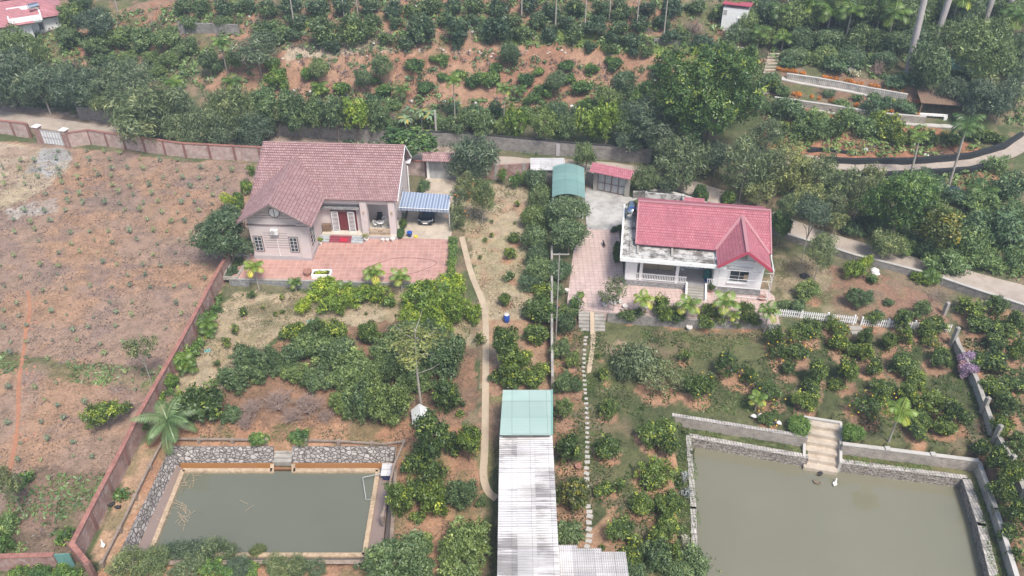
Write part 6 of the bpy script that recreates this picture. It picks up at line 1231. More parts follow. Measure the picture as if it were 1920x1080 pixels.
for k, (px, py, n_, s_) in enumerate([(327 + 22, 902, 16, 1.2), (330, 960, 22, 1.5), (350, 970, 12, 1.1), (467, 952, 2, .6), (560, 1045, 3, .7)]):
    x, y = P(px, py, -3.1); rr = random.Random(k + 60); m = MB()
    for i in range(n_): a = rr.uniform(0, 6.28); p = (rr.uniform(-.7, .7) * s_, rr.uniform(-.7, .7) * s_, .02); q = (p[0] + math.cos(a) * rr.uniform(.3, 1.1), p[1] + math.sin(a) * rr.uniform(.3, 1.0), rr.uniform(.02, .5)); m.bar(p, q, .025, .012)
    m.build('reed_stems', MT['cream'], label=['pale reed stalks at the upper left corner of the left pond', 'largest bunch of pale reeds at the left pond edge', 'smaller reed bunch just right of the largest one', 'few pale stalks floating mid-pond', 'few stalks floating near the near kerb'][k], cat='reeds', loc=(x, y, -3.1))

# ------------------------------------------------------------------ right pond
pond_sheet('pond_water', WATER2, -3.8, MT['water2'])
def zP(s, z): return [(*P(*q, z), z) for q in pts(s)]
MB().prism(PP('1262 788,1514 828,1515 853,1294 818', -2.76), -5, -2.76).build('grass_bench', paint('bench_turf', (.11, .12, .05), .95, .4, 1.5), kind='structure')
MB().prism(PP('1578 836,1837 866,1912 1110,1868 1110,1812 893,1578 866', -2.76), -5, -2.76).build('grass_bench', paint('bench_mixed', (.13, .13, .055), .95, .4, .8, dirt=.35, dcol=(.26, .15, .09)), kind='structure')
def pwall(label, s, ztop, zbot, th, m_, cap, name='pond_wall', posts=0):
    w_ = [p[:2] for p in zP(s, ztop)]; t = wall(name, label, 'wall', None, 0, th, m_, cap, .03, .07, world=w_, top=ztop - .07, deep=0)
    return t
def pw(label, s, ztop, zbot, th, m_, cap, posts=0):
    w_ = [p[:2] for p in zP(s, ztop)]; t = thing('pond_wall', label, 'wall', (0, 0, 0)); m = MB(); mc = MB()
    for a, b in zip(w_[:-1], w_[1:]):
        d = Vector((b[0] - a[0], b[1] - a[1], 0)); d.normalize(); e = d * (th / 2) if len(w_) > 2 else d * 0; hh = ztop - .07 - zbot
        m.bar((a[0] - 0 * e.x, a[1], (ztop - .07 + zbot) / 2), (b[0] + e.x, b[1] + e.y, (ztop - .07 + zbot) / 2), th, hh); mc.bar((a[0], a[1], ztop - .034), (b[0] + e.x, b[1] + e.y, ztop - .034), th + .05, .07)
    m.build('masonry', m_, t); mc.build('coping', cap, t)
    if posts:
        for q in resample(w_, posts)[1:-1]: MB().box(-.2, .2, -.2, .2, 0, .12).build('coping_block', cap, t, loc=(q[0], q[1], ztop))
pw('upper block wall left of the pond stairs', '1260 777,1515 818', -1.55, -5, .32, MT['blocktan'], MT['capblock'])
pw('lower stone wall at the waterline left of the pond stairs', '1292 816,1516 856', -2.7, -5, .42, MT['drystone'], MT['capblock'])
pw('upper rendered wall right of the pond stairs', '1580 831,1836 863', -1.55, -5, .32, MT['blocktan'], MT['paleconc'], 4.2)
pw('lower stone wall at the waterline right of the pond stairs', '1576 864,1814 895', -2.7, -5, .42, MT['drystone'], MT['capblock'])
pw('stone wall along the right side of the right pond', '1812 897,1840 980,1868 1095', -2.7, -5, .62, MT['drystone'], MT['capblock'])
pw('narrow stone wall along the left side of the right pond', '1291 816,1300 950,1306 1150', -2.68, -5, .4, MT['drystone'], MT['capblock'])
pw('outer rendered wall beside the bright grass strip', '1836 865,1868 953,1912 1095', -1.75, -5, .3, MT['conc'], MT['paleconc'])
pw('short return wall at the left end of the pond bench', '1260 777,1262 800', -1.75, -5, .28, MT['blocktan'], MT['paleconc'])
# pond stairs
sA, sB = P(1512, 786, -1.6), P(1574, 796, -1.6); t = thing('pond_stairs', 'wide concrete stairs descending into the right pond', 'stairs', (sA[0], sA[1], 0), math.atan2(sB[1] - sA[1], sB[0] - sA[0])); Wd = math.hypot(sB[0] - sA[0], sB[1] - sA[1]); m = MB()
for i in range(6): m.box(0, Wd, -.64 * (i + 1), -.64 * i, -5, -1.62 - .37 * i)
m.build('steps', MT['drive'], t); 
for x0 in (-.22, Wd): m = MB(); m.add([(x0, .1, -1.5), (x0 + .22, .1, -1.5), (x0 + .22, -3.4, -2.66), (x0, -3.4, -2.66), (x0, .1, -5), (x0 + .22, .1, -5), (x0 + .22, -3.4, -5), (x0, -3.4, -5)], [(3, 2, 1, 0), (0, 4, 7, 3), (1, 2, 6, 5), (2, 3, 7, 6), (0, 1, 5, 4)]); m.build('cheek_wall', MT['paleconc'], t)
MB().box(-.22, Wd + .22, 0.1, .35, -2, -1.52).build('top_kerb', MT['paleconc'], t)
LM['ball'] = leafmat('clipped_box_leaves', (.04, .09, .02), (.11, .20, .04), (.22, .34, .06)); LM['purple'] = leafmat('purple_bracts', (.36, .24, .38), (.55, .40, .56), (.72, .58, .73), trans=.3); LM['orangef'] = leafmat('marigold_petals', (.10, .15, .03), (.62, .22, .04), (.72, .33, .05), trans=.1); LM['cut'] = leafmat('cut_branches', (.12, .16, .07), (.26, .31, .15), (.44, .47, .30)); LM['whitef'] = leafmat('white_blossom', (.08, .14, .06), (.5, .5, .45), (.8, .8, .78))
ball = crown('foliage', 777, 1, .8, 1, 5200, .085, LM['ball'], tip=.0, lobe=(.95, .96), dist=(0, .01), base=.6)
def placed(name, label, cat, px, py, w_, h_, pm, trunk=True, by=None, group=None, part='foliage', squash=1):
    X, Y, Z, zc, r_, rz = solve(px, py, w_, h_, by, False); me, a, b = pm; t = thing(name, label, cat, (X, Y, Z), (px * 7.1) % 6.28, group); link(part, me, t, (0, 0, zc * squash), scale=(r_ / a * 1.05, r_ / a * 1.05, rz / b * squash * 1.05))
    if trunk: link('trunk', TRUNK[1], t, scale=(r_, r_, zc * squash))
    return t
placed('clipped_bush', 'clipped round bush left of the pond stairs', 'bush', 1501, 797, 38, 30, (ball[0], .62, .5)); placed('clipped_bush', 'clipped round bush right of the pond stairs', 'bush', 1596, 812, 36, 32, (ball[0], .62, .5))
bou = crown('foliage', 801, 1.3, 1.1, 22, 2600, .2, LM['purple'], tip=.1, lobe=(.2, .34), dist=(.4, .9))
for k, (px, py, w_, h_) in enumerate([(1812, 672, 26, 36), (1818, 694, 30, 36), (1806, 690, 22, 24)]): placed('flowering_vine', ['purple blossom mass on the concrete fence, topmost', 'purple blossom mass on the concrete fence, lowest', 'purple blossom mass on the concrete fence, leftmost'][k], 'vine', px, py, w_, h_, bou, part='blossom')
cut = crown('foliage', 811, 2, .6, 20, 3000, .3, LM['cut'], asp=.35, tip=.1, lobe=(.25, .4), dist=(.4, .9))
placed('brush_pile', 'pile of pale cut branches beside the low spreading tree', 'brush pile', 1186, 682, 84, 26, cut, False); 
org = crown('foliage', 821, .6, .4, 8, 500, .16, LM['orangef'], tip=.2, lobe=(.35, .5))
for k, (px, py, w_) in enumerate([(1463, 129, 12), (1473, 131, 12), (1483, 133, 12), (1493, 134, 8), (1505, 137, 10), (1548, 144, 12), (1557, 146, 9), (1568, 148, 10), (1588, 151, 14), (1600, 154, 14), (1612, 157, 12), (1635, 160, 12), (1646, 162, 12), (1660, 167, 6), (1675, 170, 12), (1688, 171, 14), (1490, 176, 12), (1500, 177, 12), (1523, 181, 7), (1536, 184, 6), (1560, 188, 11), (1574, 191, 12), (1584, 193, 12), (1606, 196, 8), (1648, 193, 9), (1641, 204, 11), (1660, 206, 8), (1671, 208, 8), (1712, 205, 12), (1718, 214, 14), (1722, 190, 12)]):
    placed('marigold_clump', f'orange flower clump on the right hill terraces, {ordn(k)} by row from left', 'flowers', px, py, w_ * .95, 7, org, False, group='orange flower clumps on the terraces', part='blossom')
wf = crown('foliage', 831, .6, .4, 9, 420, .18, LM['whitef'], tip=.25, lobe=(.3, .5))
for k, (px, py) in enumerate([(1590, 132), (1602, 136), (1286, 896), (1286, 1015), (1284, 925), (1446, 622)]): placed('white_flower_bush', ['white flowering bush on the upper terrace, left one', 'white flowering bush on the upper terrace, right one', 'white flowers on the bank beside the right pond, topmost', 'white flowers on the bank beside the right pond, lowest', 'white flowers on the bank beside the right pond, middle', 'white flowering bush in the orchard near the picket fence'][k], 'flowers', px, py, 18, 14, wf, False)
hedge = crown('foliage', 841, 1, .8, 10, 2600, .14, LM['green'], tip=.3, lobe=(.4, .6), dist=(.3, .6))
for k, (px, py) in enumerate([(850, 452), (850, 466), (849, 480), (847, 494), (845, 507), (843, 520)]): placed('hedge_bush', f'bright green hedge bush at the right patio edge, {ordn(k)} from the back', 'hedge', px, py, 20, 20, hedge, group='hedge along the right patio edge')
# banana clump
ban = MB(); V = []; T = []; rng = np.random.RandomState(5)
for i in range(13):
    a = i * 2.4; e = rng.uniform(.5, 1.25); p = np.zeros(3); h_ = np.array([math.cos(a), math.sin(a), 0]); s_ = np.array([-h_[1], h_[0], 0]); Ln = rng.uniform(1.8, 2.5)
    for j in range(8):
        d = h_ * math.cos(e) + np.array([0, 0, math.sin(e)]); q = p + d * Ln / 8; w0 = .32 * math.sin(math.pi * (.06 + j / 8 * .94)); w1 = .32 * math.sin(math.pi * min(1, .06 + (j + 1) / 8 * .94)); dr = np.array([0, 0, -.08])
        tn = .95 if i % 6 == 5 else .45 + .2 * rng.rand()
        V += [p, p + s_ * w0 + dr, q + s_ * w1 + dr, q, p, q, q - s_ * w1 + dr, p - s_ * w0 + dr]; T += [tn] * 8; p = q; e -= .24
bme = quadmesh('leaves', np.array(V), np.array(T), LM['banana'])
for k, (px, py, by) in enumerate([(770, 206, 238), (790, 212, 242), (805, 216, 244), (760, 224, 246)]):
    X, Y, Z, zc, r_, rz = solve(px, py, 40, 40, by, False); t = thing('banana_plant', f'big-leaved banana plant in the clump behind the house, {ordn(k)} from top', 'banana plant', (X, Y, Z), k * 1.3, 'banana clump behind the house'); link('leaves', bme, t, (0, 0, zc), scale=(.62, .62, .62)); m = MB(); m.tube([(0, 0, 0), (0, 0, zc + .1)], [.16, .1], 8).build('stem', MT['barkpale'], t)

# ------------------------------------------------------------------ tall trunks: pale areca stems on the hill, royal palms
crw = frondmesh('fronds', 77, LM['palm'], 9, 1.4, old=0, droop=1.5, leafw=.05, tone0=.3)
for k, (px, by, sp_) in enumerate([(221, 22, 0), (553, 56, -6), (646, 36, -4), (672, 33, -2), (978, 44, 0), (1041, 62, 0), (1096, 60, 2), (1142, 40, 3), (1193, 60, 6), (1243, 82, 8), (1469, 46, 8), (1490, 38, 8), (1523, 44, 9), (1636, 52, 12)]):
    X, Y, Z = G(px, by); Hh = 9.5 + (k * 37 % 10) * .2; t = thing('areca_palm', f'tall thin areca palm stem rising past the top frame edge, {ordn(k)} from left', 'palm', (X, Y, Z), k, 'tall areca stems on the hill'); m = MB(); m.tube([(0, 0, -.2), (.03, .02, Hh * .5), (0, .05, Hh)], [.11, .09, .07], 8).build('trunk', MT['barkpale'], t); link('fronds', crw, t, (0, .05, Hh), scale=(1.3, 1.3, 1.3))
rcr = frondmesh('fronds', 78, LM['coco'], 15, 3.2, e0=(-.2, 1.4), old=0, droop=1.3, leafl=.2, leafw=.018, nlf=34, tone0=.3)
for k, (px, by, tx) in enumerate([(1701, 136, 1733), (1751, 84, 1779), (1846, 44, 1860), (1881, 52, 1898), (1914, 158, 1945)]):
    X, Y, Z = G(px, by); Hh = 16.0; zt = ZV(X, Y, 0) - Z; q = Q(X, Y, Z + zt); lean = (tx - q[0]) * q[2] / FPX / max(1, zt)
    t = thing('royal_palm', ['thickest pale royal palm trunk, left one in the upper right grove', 'second pale royal palm trunk from the left in the grove', 'third pale royal palm trunk from the left in the grove', 'fourth pale royal palm trunk from the left in the grove', 'pale royal palm trunk cut by the right frame edge'][k], 'palm', (X, Y, Z)); m = MB(); m.tube([(0, 0, -.3), (lean * 5, 0, 5), (lean * 10, 0, 10), (lean * Hh, 0, Hh)], [.36, .42, .38, .22], 12).build('trunk', MT['royal'], t); link('fronds', rcr, t, (lean * Hh, 0, Hh))
for k, (px, by, ty, tx) in enumerate([(1705, 338, 255, 1725), (1778, 352, 240, 1812)]):
    X, Y, Z = G(px, by); zt = ZV(X, Y, ty) - Z; q = Q(X, Y, Z + zt); lean = (tx - q[0]) * q[2] / FPX; t = thing('bare_palm_stem', ['straight grey palm stem crossing the upper road, left one', 'leaning grey palm stem crossing the upper road, right one'][k], 'palm', (X, Y, Z)); m = MB(); m.tube([(0, 0, -.2), (lean * .5, 0, zt * .5), (lean, 0, zt)], [.15, .12, .09], 8).build('trunk', MT['barkpale'], t); link('fronds', crw, t, (lean, 0, zt), scale=(.9,) * 3)
x, y, z = G(818, 250); t = thing('concrete_post', 'pale concrete power post beside the banana clump', 'post', (x, y, z)); h_ = ZV(x, y, 208) - z; MB().box(-.12, .12, -.1, .1, -.2, h_).build('shaft', MT['paleconc'], t)
# dead grey tree & bare trees
for k, (px, py, w_, h_, by, lab) in enumerate([(1302, 40, 60, 50, 68, 'bare grey-brown bush beside the white garden shed'), (1650, 118, 40, 40, 140, 'yellowing half-bare tree above the flower terraces'), (1760, 170, 60, 40, 195, 'purple-brown bare branches over the terrace pergola')]):
    X, Y, Z, zc, r_, rz = solve(px, py, w_, h_, by, False); t = thing('bare_tree', lab, 'tree', (X, Y, Z), k); me, a, b = PROTO['twig'][k]; link('twigs', me, t, (0, 0, max(.6, zc * .6)), scale=(r_, r_, max(rz, zc * .7) * 1.5))

# ------------------------------------------------------------------ fences on the right
def picket(label, ln):
    w_ = [G(*q) for q in ln]; t = thing('picket_fence', label, 'fence', w_[0]); o = w_[0]; (x0, y0, z0), (x1, y1, z1) = w_[0], w_[-1]; Lg = math.hypot(x1 - x0, y1 - y0); n = int(Lg / .2); m = MB(); a = math.atan2(y1 - y0, x1 - x0); M0 = Matrix.Rotation(a, 4, 'Z')
    z1 = max(z1, z0 - .25)
    for i in range(n + 1): f = i / n; z_ = (z1 - z0) * f; m.box(f * Lg - .05, f * Lg + .05, -.02, .02, z_, z_ + .85, M=M0)
    for zz in (.2, .62): m.bar(M0 @ Vector((0, .035, zz)), M0 @ Vector((Lg, .035, zz + z1 - z0)), .03, .07)
    m.build('picket_panel', MT['white'], t)
    for i in range(int(Lg / 2.5) + 1): f = min(1, i * 2.5 / Lg); p = M0 @ Vector((f * Lg, .06, 0)); MB().box(p.x - .07, p.x + .07, p.y - .07, p.y + .07, -.3 + (z1 - z0) * f, .98 + (z1 - z0) * f).build('post', MT['white'], t)
picket('white picket fence right of the bungalow, longer left run', pts('1452 592,1603 609')); picket('white picket fence right of its small gate gap', pts('1614 610,1780 622'))
x, y, z = G(1604, 616); m = MB(); m.box(-.6, .6, -.3, .3, -.4, .1); m.box(-.5, .5, -.7, -.3, -.5, -.1); m.build('garden_step', MT['conc'], label='two small concrete steps in the picket fence gap', cat='steps', loc=(x, y, z))
wall('concrete_fence', 'low grey concrete fence wall along the right orchard edge', 'fence', pts('1786 640,1792 660,1808 690,1826 728,1856 818'), .95, .2, MT['paleconc'], MT['conc'])
wall('concrete_fence', 'low grey concrete fence wall at the lower right corner', 'fence', pts('1862 822,1890 872,1912 930,1935 1000'), .9, .2, MT['paleconc'], MT['conc'])
for k, (px, by, ty) in enumerate([(1783, 648, 612), (1840, 775, 744), (1862, 828, 796), (1888, 880, 852), (1913, 940, 912), (1769, 590, 572)]):
    X, Y, Z = G(px, by); h_ = max(1.6, min(2.3, ZV(X, Y, ty) - Z)); m = MB(); m.box(-.17, .17, -.17, .17, -.3, h_ - .1); m.add([(-.17, -.17, h_ - .1), (.17, -.17, h_ - .1), (.17, .17, h_ - .1), (-.17, .17, h_ - .1), (0, 0, h_ + .06)], [(0, 1, 4), (1, 2, 4), (2, 3, 4), (3, 0, 4)])
    m.build('concrete_post', MT['conc'], label=f'tall square concrete fence post, {ordn([1, 2, 3, 4, 5, 0][k])} from the back on the right edge', cat='post', group='tall square concrete fence posts', loc=(X, Y, Z), rot=(0, 0, .3))
x, y, z = G(1760, 560); 
for k in range(2):
    m = MB(); rr = random.Random(k)
    for i in range(60): a = rr.uniform(0, 6.28); m.tube([(rr.uniform(-1, 1), rr.uniform(-1.2, 1.2), .05), (rr.uniform(-1.4, 1.4), rr.uniform(-1.5, 1.5), rr.uniform(.3, .9))], [.015, .008], 3, cap=False)
    m.build('brushwood', MT['barktwig'], label=['dry brushwood heap against the fence corner by the lane', 'dry brushwood below the lane wall at the soil plot'][k], cat='brushwood', loc=(x - k * 2, y - k * 1.5, z))

# ------------------------------------------------------------------ far buildings
t = thing('house', 'far white house with pink roof at the top left corner', 'house', (*P(70, 82, 5.2), 5.2), R(30)); m = MB()
m.box(-12, 0, 0, 9, -1, 3.4); m.box(0, 4.2, 1.6, 9, -1, 3.4); m.build('walls', MT['white'], t)
m = MB(); m.box(-12.05, .05, -.05, 9, 3.0, 3.25); m.box(0, 4.25, 1.55, 9, 3.0, 3.25); m.build('string_course', MT['trim'], t)
m = MB(); tiles(m, (-13, -1, 3.4), (.6, -1, 3.4), (-1.5, 4.2, 5.6), (-13, 4.2, 5.6)); tiles(m, (.2, .6, 3.45), (5.0, .6, 3.45), (2.6, 5.0, 5.2), (-1.5, 4.2, 5.6)); tiles(m, (5.0, .6, 3.45), (5.0, 9.5, 3.45), (2.6, 7, 5.2), (2.6, 5.0, 5.2)); tiles(m, (5, 9.8, 3.4), (-13, 9.8, 3.4), (-13, 4.2, 5.6), (2.6, 6.0, 5.6)); m.build('roof', MT['tile3'], t)
m = MB(); m.box(-2.6, 1.6, -.5, 2.6, 3.3, 3.5); m.box(-2.6, 1.8, -.6, -.4, 3.5, 4.3); m.box(-2.7, -2.5, -.4, 2.6, 3.5, 4.3); m.box(1.6, 1.8, -.4, 2.6, 3.5, 4.3); m.box(-2.5, 1.6, 2.4, 2.6, 3.5, 5.0); m.build('roof_terrace', MT['white'], t)
m = MB(); m.tube([(.4, 2, 4.8), (1.8, 2.5, 4.8)], .5, 14).build('water_tank', MT['steel'], t)
for x0, z0 in ((-1.9, 1.6), (1.3, 2.0)):
    window(t, (x0, 0 if x0 < 0 else 1.6, z0), .45, .8, bars=1, rim=.1)
MB().box(-1.1, -.1, -.06, .02, -1, 1.0).build('door', MT['tealdark'], t)
t = thing('garden_shed', 'tall narrow white shed with a red roof at the top right', 'shed', (*G(1362, 58)[:2], G(1362, 58)[2]), R(-20)); m = MB(); m.box(-.9, 2.6, 0, 3, -1, 3.3); m.build('walls', MT['white'], t); m = MB(); m.slab([(-1.1, -.2, 3.9), (-1.1, 3.2, 3.4), (2.9, 3.2, 3.4), (2.9, -.2, 3.9)][::-1], .1); m.build('roof', MT['roofred'], t); MB().box(-.8, -.3, -.04, .0, 2.3, 3.0).build('vent', MT['greytrim'], t); window(t, (1.6, 0, 1.4), .5, 1.2, bars=1, frm=MT['white'])
x, y, z = G(1765, 225); t = thing('pergola', 'weathered terrace shelter with grey table edge under bare branches', 'shelter', (x, y, z), R(-10)); m = MB(); m.slab([(-3, 0, 2.1), (3.2, 0, 2.1), (3.2, 3.5, 2.5), (-3, 3.5, 2.5)], .08); m.build('roof', MT['wood'], t)
for a in (-2.8, 3.0):
    for b in (.2, 3.2): MB().box(a - .08, a + .08, b - .08, b + .08, -.3, 2.15).build('post', MT['wood'], t)
x, y, z = G(1728, 222); m = MB(); m.bar((-1.5, 2.2, .5), (-.9, .3, .5), .3, .25); m.bar((-.9, .3, .5), (3.0, -.3, .5), .3, .25); m.box(-1.6, -1.2, 1.8, 2.2, -.5, .38); m.box(2.6, 3.0, -.5, -.1, -.5, .38); m.build('corner_bench', MT['white'], label='white L-shaped bench on the terrace beside the pergola', cat='bench', loc=(x, y, z))
x, y, z = G(1790, 165); m = MB(); m.slab([(-2, 0, 2.4), (2.4, 0, 2.4), (2.4, 2.2, 3.0), (-2, 2.2, 3.0)], .06); t = thing('open_shed', 'small open shed with faded teal sheet roof in the grove', 'shed', (x, y, z), R(-30)); m.build('roof', MT['teal'], t)
for a in (-1.8, 2.2): MB().box(a - .06, a + .06, .1, .22, -.3, 2.4).build('post', MT['wood'], t)
t = thing('hill_stairs', 'long brick steps climbing the hill beside the biggest tree', 'stairs', (0, 0, 0)); m = MB(); st_ = [G(1431, 176 - i * 6) for i in range(13)]
for i, (x, y, z) in enumerate(st_): x += i * .12; m.box(x - .8, x + .8, y - .14, y + .14, z - .6, z + .3)
m.build('treads', MT['drive'], t)

# ------------------------------------------------------------------ pots along the terrace
for k, (px, py, r_, mm, pl, lab) in enumerate([(1150, 572, .3, 'pot', None, 'pale pot under the airy olive tree'), (1162, 570, .26, 'pot', None, 'pale empty pot right of the airy olive tree'), (1134, 574, .3, 'pot', 'olive', 'pale pot with a small reddish shrub near the courtyard steps'), (1172, 578, .3, 'pot', None, 'pale shallow pot behind the first terrace shrub'), (1211, 580, .25, 'pot', None, 'pale pot between terrace shrub and yellow palm'), (1428, 563, .36, 'terracotta', None, 'large terracotta bowl at the right corner of the bungalow'), (1380, 592, .3, 'pot', None, 'pale pot among the dark terrace shrubs at the right'), (1332, 548, .25, 'terracotta', 'rose', 'terracotta pot right of the bungalow stairs'), (1292, 618, .32, 'pot', None, 'white jar standing on the grass below the terrace'), (1312, 606, .3, 'pot', None, 'pale bowl at the foot of the terrace wall'), (1158, 490, .35, 'terracotta', None, 'square-looking terracotta planter beside the courtyard wall'), (1063, 548, .25, 'pot', None, 'white pot near the top of the courtyard fence'), (1084, 878, .3, 'terracotta', None, 'terracotta pot beside the stepping stones'), (1630, 440 - 0, .01, 'pot', None, '')]):
    if not lab: continue
    x, y, z = G(px, py); flowerpot(lab, x, y, z, r_, .38, mm, pl, pr=.4)
x, y, z = G(603, 522); t = thing('miniature_garden', 'white-framed bonsai trough with yellow flowers on the patio edge', 'planter', (x, y + .3, 0)); MB().box(-1.0, 1.0, -.45, -.3, 0, .45).build('front_rim', MT['white'], t); m = MB(); m.box(-1.0, -.85, -.3, .6, 0, .45); m.box(.85, 1.0, -.3, .6, 0, .45); m.box(-.85, .85, .45, .6, 0, .45); m.build('side_rim', MT['white'], t); MB().box(-.84, .84, -.29, .44, 0, .3).build('soil', MT['potsoil'], t); yel = crown('flowers', 851, .7, .3, 8, 500, .14, LM['lime'], tip=.5)[0]; link('flowers', yel, t, (0, .05, .4), scale=(1.1, .6, .7))
flowerpot('large dark urn beside the white bonsai trough', x - 1.5, y + .5, 0, .45, .6, 'terracotta')
# bonsai rocks, bags, stones
def rock(name, label, cat, px, py, s_, m_, group=None, seed=0):
    x, y, z = G(px, py); rr = random.Random(seed + int(px)); m = MB(); m.lathe([(0, -.3), (.8, -.2), (1, .1), (.7, .5), (.25, .7), (0, .72)], n=8, smooth=False); m.v = [(a * rr.uniform(.75, 1.2) * s_, b * rr.uniform(.7, 1.1) * s_, c_ * s_ * rr.uniform(.7, 1.1)) for a, b, c_ in m.v]; m.build(name, m_, label=label, cat=cat, group=group, loc=(x, y, z), rot=(0, 0, rr.uniform(0, 6)))
for k, q in enumerate(pts('398 147,570 62,582 172,650 176,688 178,722 181,772 190,834 191,862 193,892 193,1042 196,1072 199,1112 200,866 236,552 170,302 33,411 31,468 31,612 78,628 70,700 82,780 12,886 60,958 55,1045 26,1088 48,930 233,1225 140,1228 150,1020 22,840 12,1302 20,1280 12')): rock('fertiliser_bag', f'small white bag lying on the hillside, {ordn(k)} of those scattered there', 'bag', *q, .28, MT['plastic'], 'white bags scattered on the hillside', k)
rs = random.Random(77)
for k in range(60):
    px, py = rs.uniform(440, 1060), 0; py = 100 + rs.uniform(-7, 7) + (12 if px < 600 else 0) - (6 if 700 < px < 900 else 0); rock('pale_rock', 'pale limestone piece in the rubble band above the orange bank', 'rock', px, py, rs.uniform(.12, .28), MT['rock'], 'pale rubble above the orange bank', k)
for k in range(46):
    px, py = rs.uniform(30, 64), rs.uniform(560, 830); rock('soil_clod', 'reddish soil clod beside the narrow field track', 'clod', px + rs.uniform(-14, 20), py, rs.uniform(.07, .16), MT['redrock'], 'soil clods beside the field track', k)
for k in range(40):
    a = rs.random(); px, py = (rs.uniform(150, 200), rs.uniform(336, 350)) if a < .5 else (rs.uniform(20, 110), rs.uniform(378, 400)); rock('broken_brick', 'small rubble piece strewn on the upper field', 'rubble', px, py, rs.uniform(.07, .15), MT['redrock'] if a < .5 else MT['rock'], 'rubble pieces on the upper field', k)
for q, lab in (((1623, 281), 'white sack on the red terrace beside the upper road'), ((1736, 292), 'white bag on the black net above the upper road'), ((1640, 507), 'white statue-like stone lump by the lane wall'), ((1642, 513), 'lower white stone lump by the lane wall')): rock('white_sack', lab, 'sack', *q, .42, MT['plastic'])
rock('tarpaulin_heap', 'dark blue crumpled tarpaulin heap in the thicket', 'tarpaulin', 1787, 362, 1.0, MT['bluedark']); rock('tarpaulin_heap', 'black crumpled tarpaulin on the yard right of the house', 'tarpaulin', 1508, 519, .55, MT['black'])
for q, lab in (((389, 658), 'scrap of turquoise sheet by the divider wall'), ((582, 603), 'scrap of turquoise sheet in the dry grass')): x, y, z = G(*q); MB().box(-.3, .3, -.18, .18, 0, .06).build('plastic_scrap', MT['teal'], label=lab, cat='scrap', loc=(x, y, z), rot=(.1, 0, .3))
x, y, z = P(700, 455, 0)[0], 73.0, 0; t = thing('garden_hose', 'thin dark hose looping across the red patio', 'hose', (-10.5, 71.5, .02)); MB().tube([(1.9 * math.cos(a) * (1 + .25 * math.sin(2 * a)) * 1.7 - 1, 1.5 * math.sin(a), 0) for a in [i * .2 for i in range(34)]], .018, 5).build('loop', MT['rust'], t)

# ------------------------------------------------------------------ birds and dog
def bird(name, label, cat, x, y, z, rz, bm, s_=1, swim=False, wing=None):
    t = thing(name, label, cat, (x, y, z), rz); o = 0 if swim else .14; m = MB()
    m.tube([(-.34, 0, .2 + o), (-.24, 0, .16 + o), (-.1, 0, .12 + o), (.06, 0, .12 + o), (.18, 0, .17 + o), (.24, 0, .27 + o), (.27, 0, .36 + o), (.31, 0, .40 + o), (.36, 0, .4 + o)], [.015, .06, .12, .13, .09, .05, .042, .05, .025], 10)
    m.build('body', bm, t, scale=None); MB().tube([(.35, 0, .4 + o), (.42, 0, .385 + o)], [.02, .008], 6).build('bill', MT['bill'], t)
    for sg in (-1, 1): MB().tube([(.08, sg * .11, .17 + o), (-.1, sg * .13, .17 + o), (-.28, sg * .06, .21 + o)], [.04, .05, .012], 6).build('wing', wing or bm, t)
    if not swim:
        for sg in (-1, 1): MB().tube([(0, sg * .05, .08 + o), (.01, sg * .05, 0), (.07, sg * .05, 0)], .01, 4).build('leg', MT['bill'], t)
    t.scale = (s_,) * 3
for k, (px, py, bm, lab) in enumerate([(1551, 864, 'featherbrown', 'brown duck swimming beside the pond stairs'), (1538, 879, 'feather', 'white duck swimming nearest below the pond stairs'), (1537, 890, 'featherdark', 'dark duck swimming just below the white duck'), (1531, 906, 'featherbrown', 'mottled pale-brown duck lowest left of the swimming group'), (1565, 908, 'feather', 'white duck swimming farthest right of the group')]):
    x, y = P(px, py, -3.8); bird('duck', lab, 'duck', x, y, -3.85, k * 1.7 + .5, MT[bm], 1.05, True)
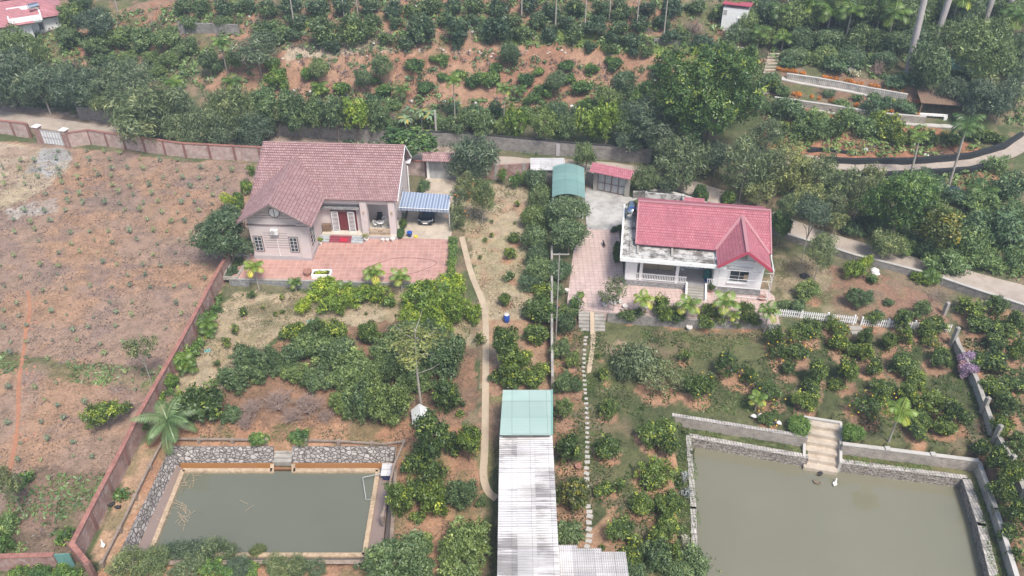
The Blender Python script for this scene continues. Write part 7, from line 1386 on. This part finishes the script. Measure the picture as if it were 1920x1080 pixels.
for k, (px, py, bm, lab) in enumerate([(1415, 786, 'feather', 'white chicken leftmost above the upper pond wall'), (1422, 790, 'featherdark', 'black chicken beside the leftmost white one above the pond wall'), (1434, 790, 'featherdark', 'black chicken in the middle of the flock above the pond wall'), (1447, 798, 'featherdark', 'black chicken nearest the upper pond wall'), (1457, 797, 'feather', 'white chicken rightmost above the upper pond wall'), (211, 950, 'featherdark', 'black chicken by the left pond rail, left one'), (223, 955, 'featherdark', 'black chicken by the left pond rail, right one'), (195, 1026, 'feather', 'white hen near the lower end of the left pond rail')]):
    x, y, z = G(px, py); bird('chicken', lab, 'chicken', x, y, z, k * 2.1, MT[bm], 1.25 if px > 1000 else .95)
x, y, z = P(1132, 462, 0)[0], P(1132, 462, 0)[1], .0; t = thing('dog', 'small black dog standing on the pale courtyard tiles', 'dog', (x, y, z), R(100)); m = MB(); m.tube([(-.3, 0, .34), (-.18, 0, .35), (.1, 0, .34), (.22, 0, .37), (.3, 0, .47), (.38, 0, .5), (.5, 0, .46)], [.07, .1, .12, .1, .07, .075, .03], 10)
for a, b in ((-.22, .07), (-.22, -.07), (.16, .07), (.16, -.07)): m.tube([(a, b, .33), (a - .02, b, .18), (a + .01, b, .0)], [.05, .03, .025], 6)
m.tube([(-.3, 0, .38), (-.42, 0, .5), (-.44, 0, .6)], [.03, .02, .01], 5); m.build('body', MT['featherdark'], t); MB().tube([(.2, 0, .26), (.26, 0, .32)], [.06, .05], 6).build('chest_patch', MT['feather'], t)

# ------------------------------------------------------------------ haze
hb = MB(); hb.box(-400, 400, -40, 520, -40, 110); hm = bpy.data.materials.new('air'); hm.use_nodes = True; t = hm.node_tree; t.nodes.remove(t.nodes['Principled BSDF']); pv = t.nodes.new('ShaderNodeVolumePrincipled'); pv.inputs['Color'].default_value = (.70, .84, 1.0, 1); pv.inputs['Density'].default_value = .0009; pv.inputs['Anisotropy'].default_value = .2; t.links.new(pv.outputs[0], t.nodes['Material Output'].inputs['Volume'])
hb.build('haze', hm, kind='stuff')
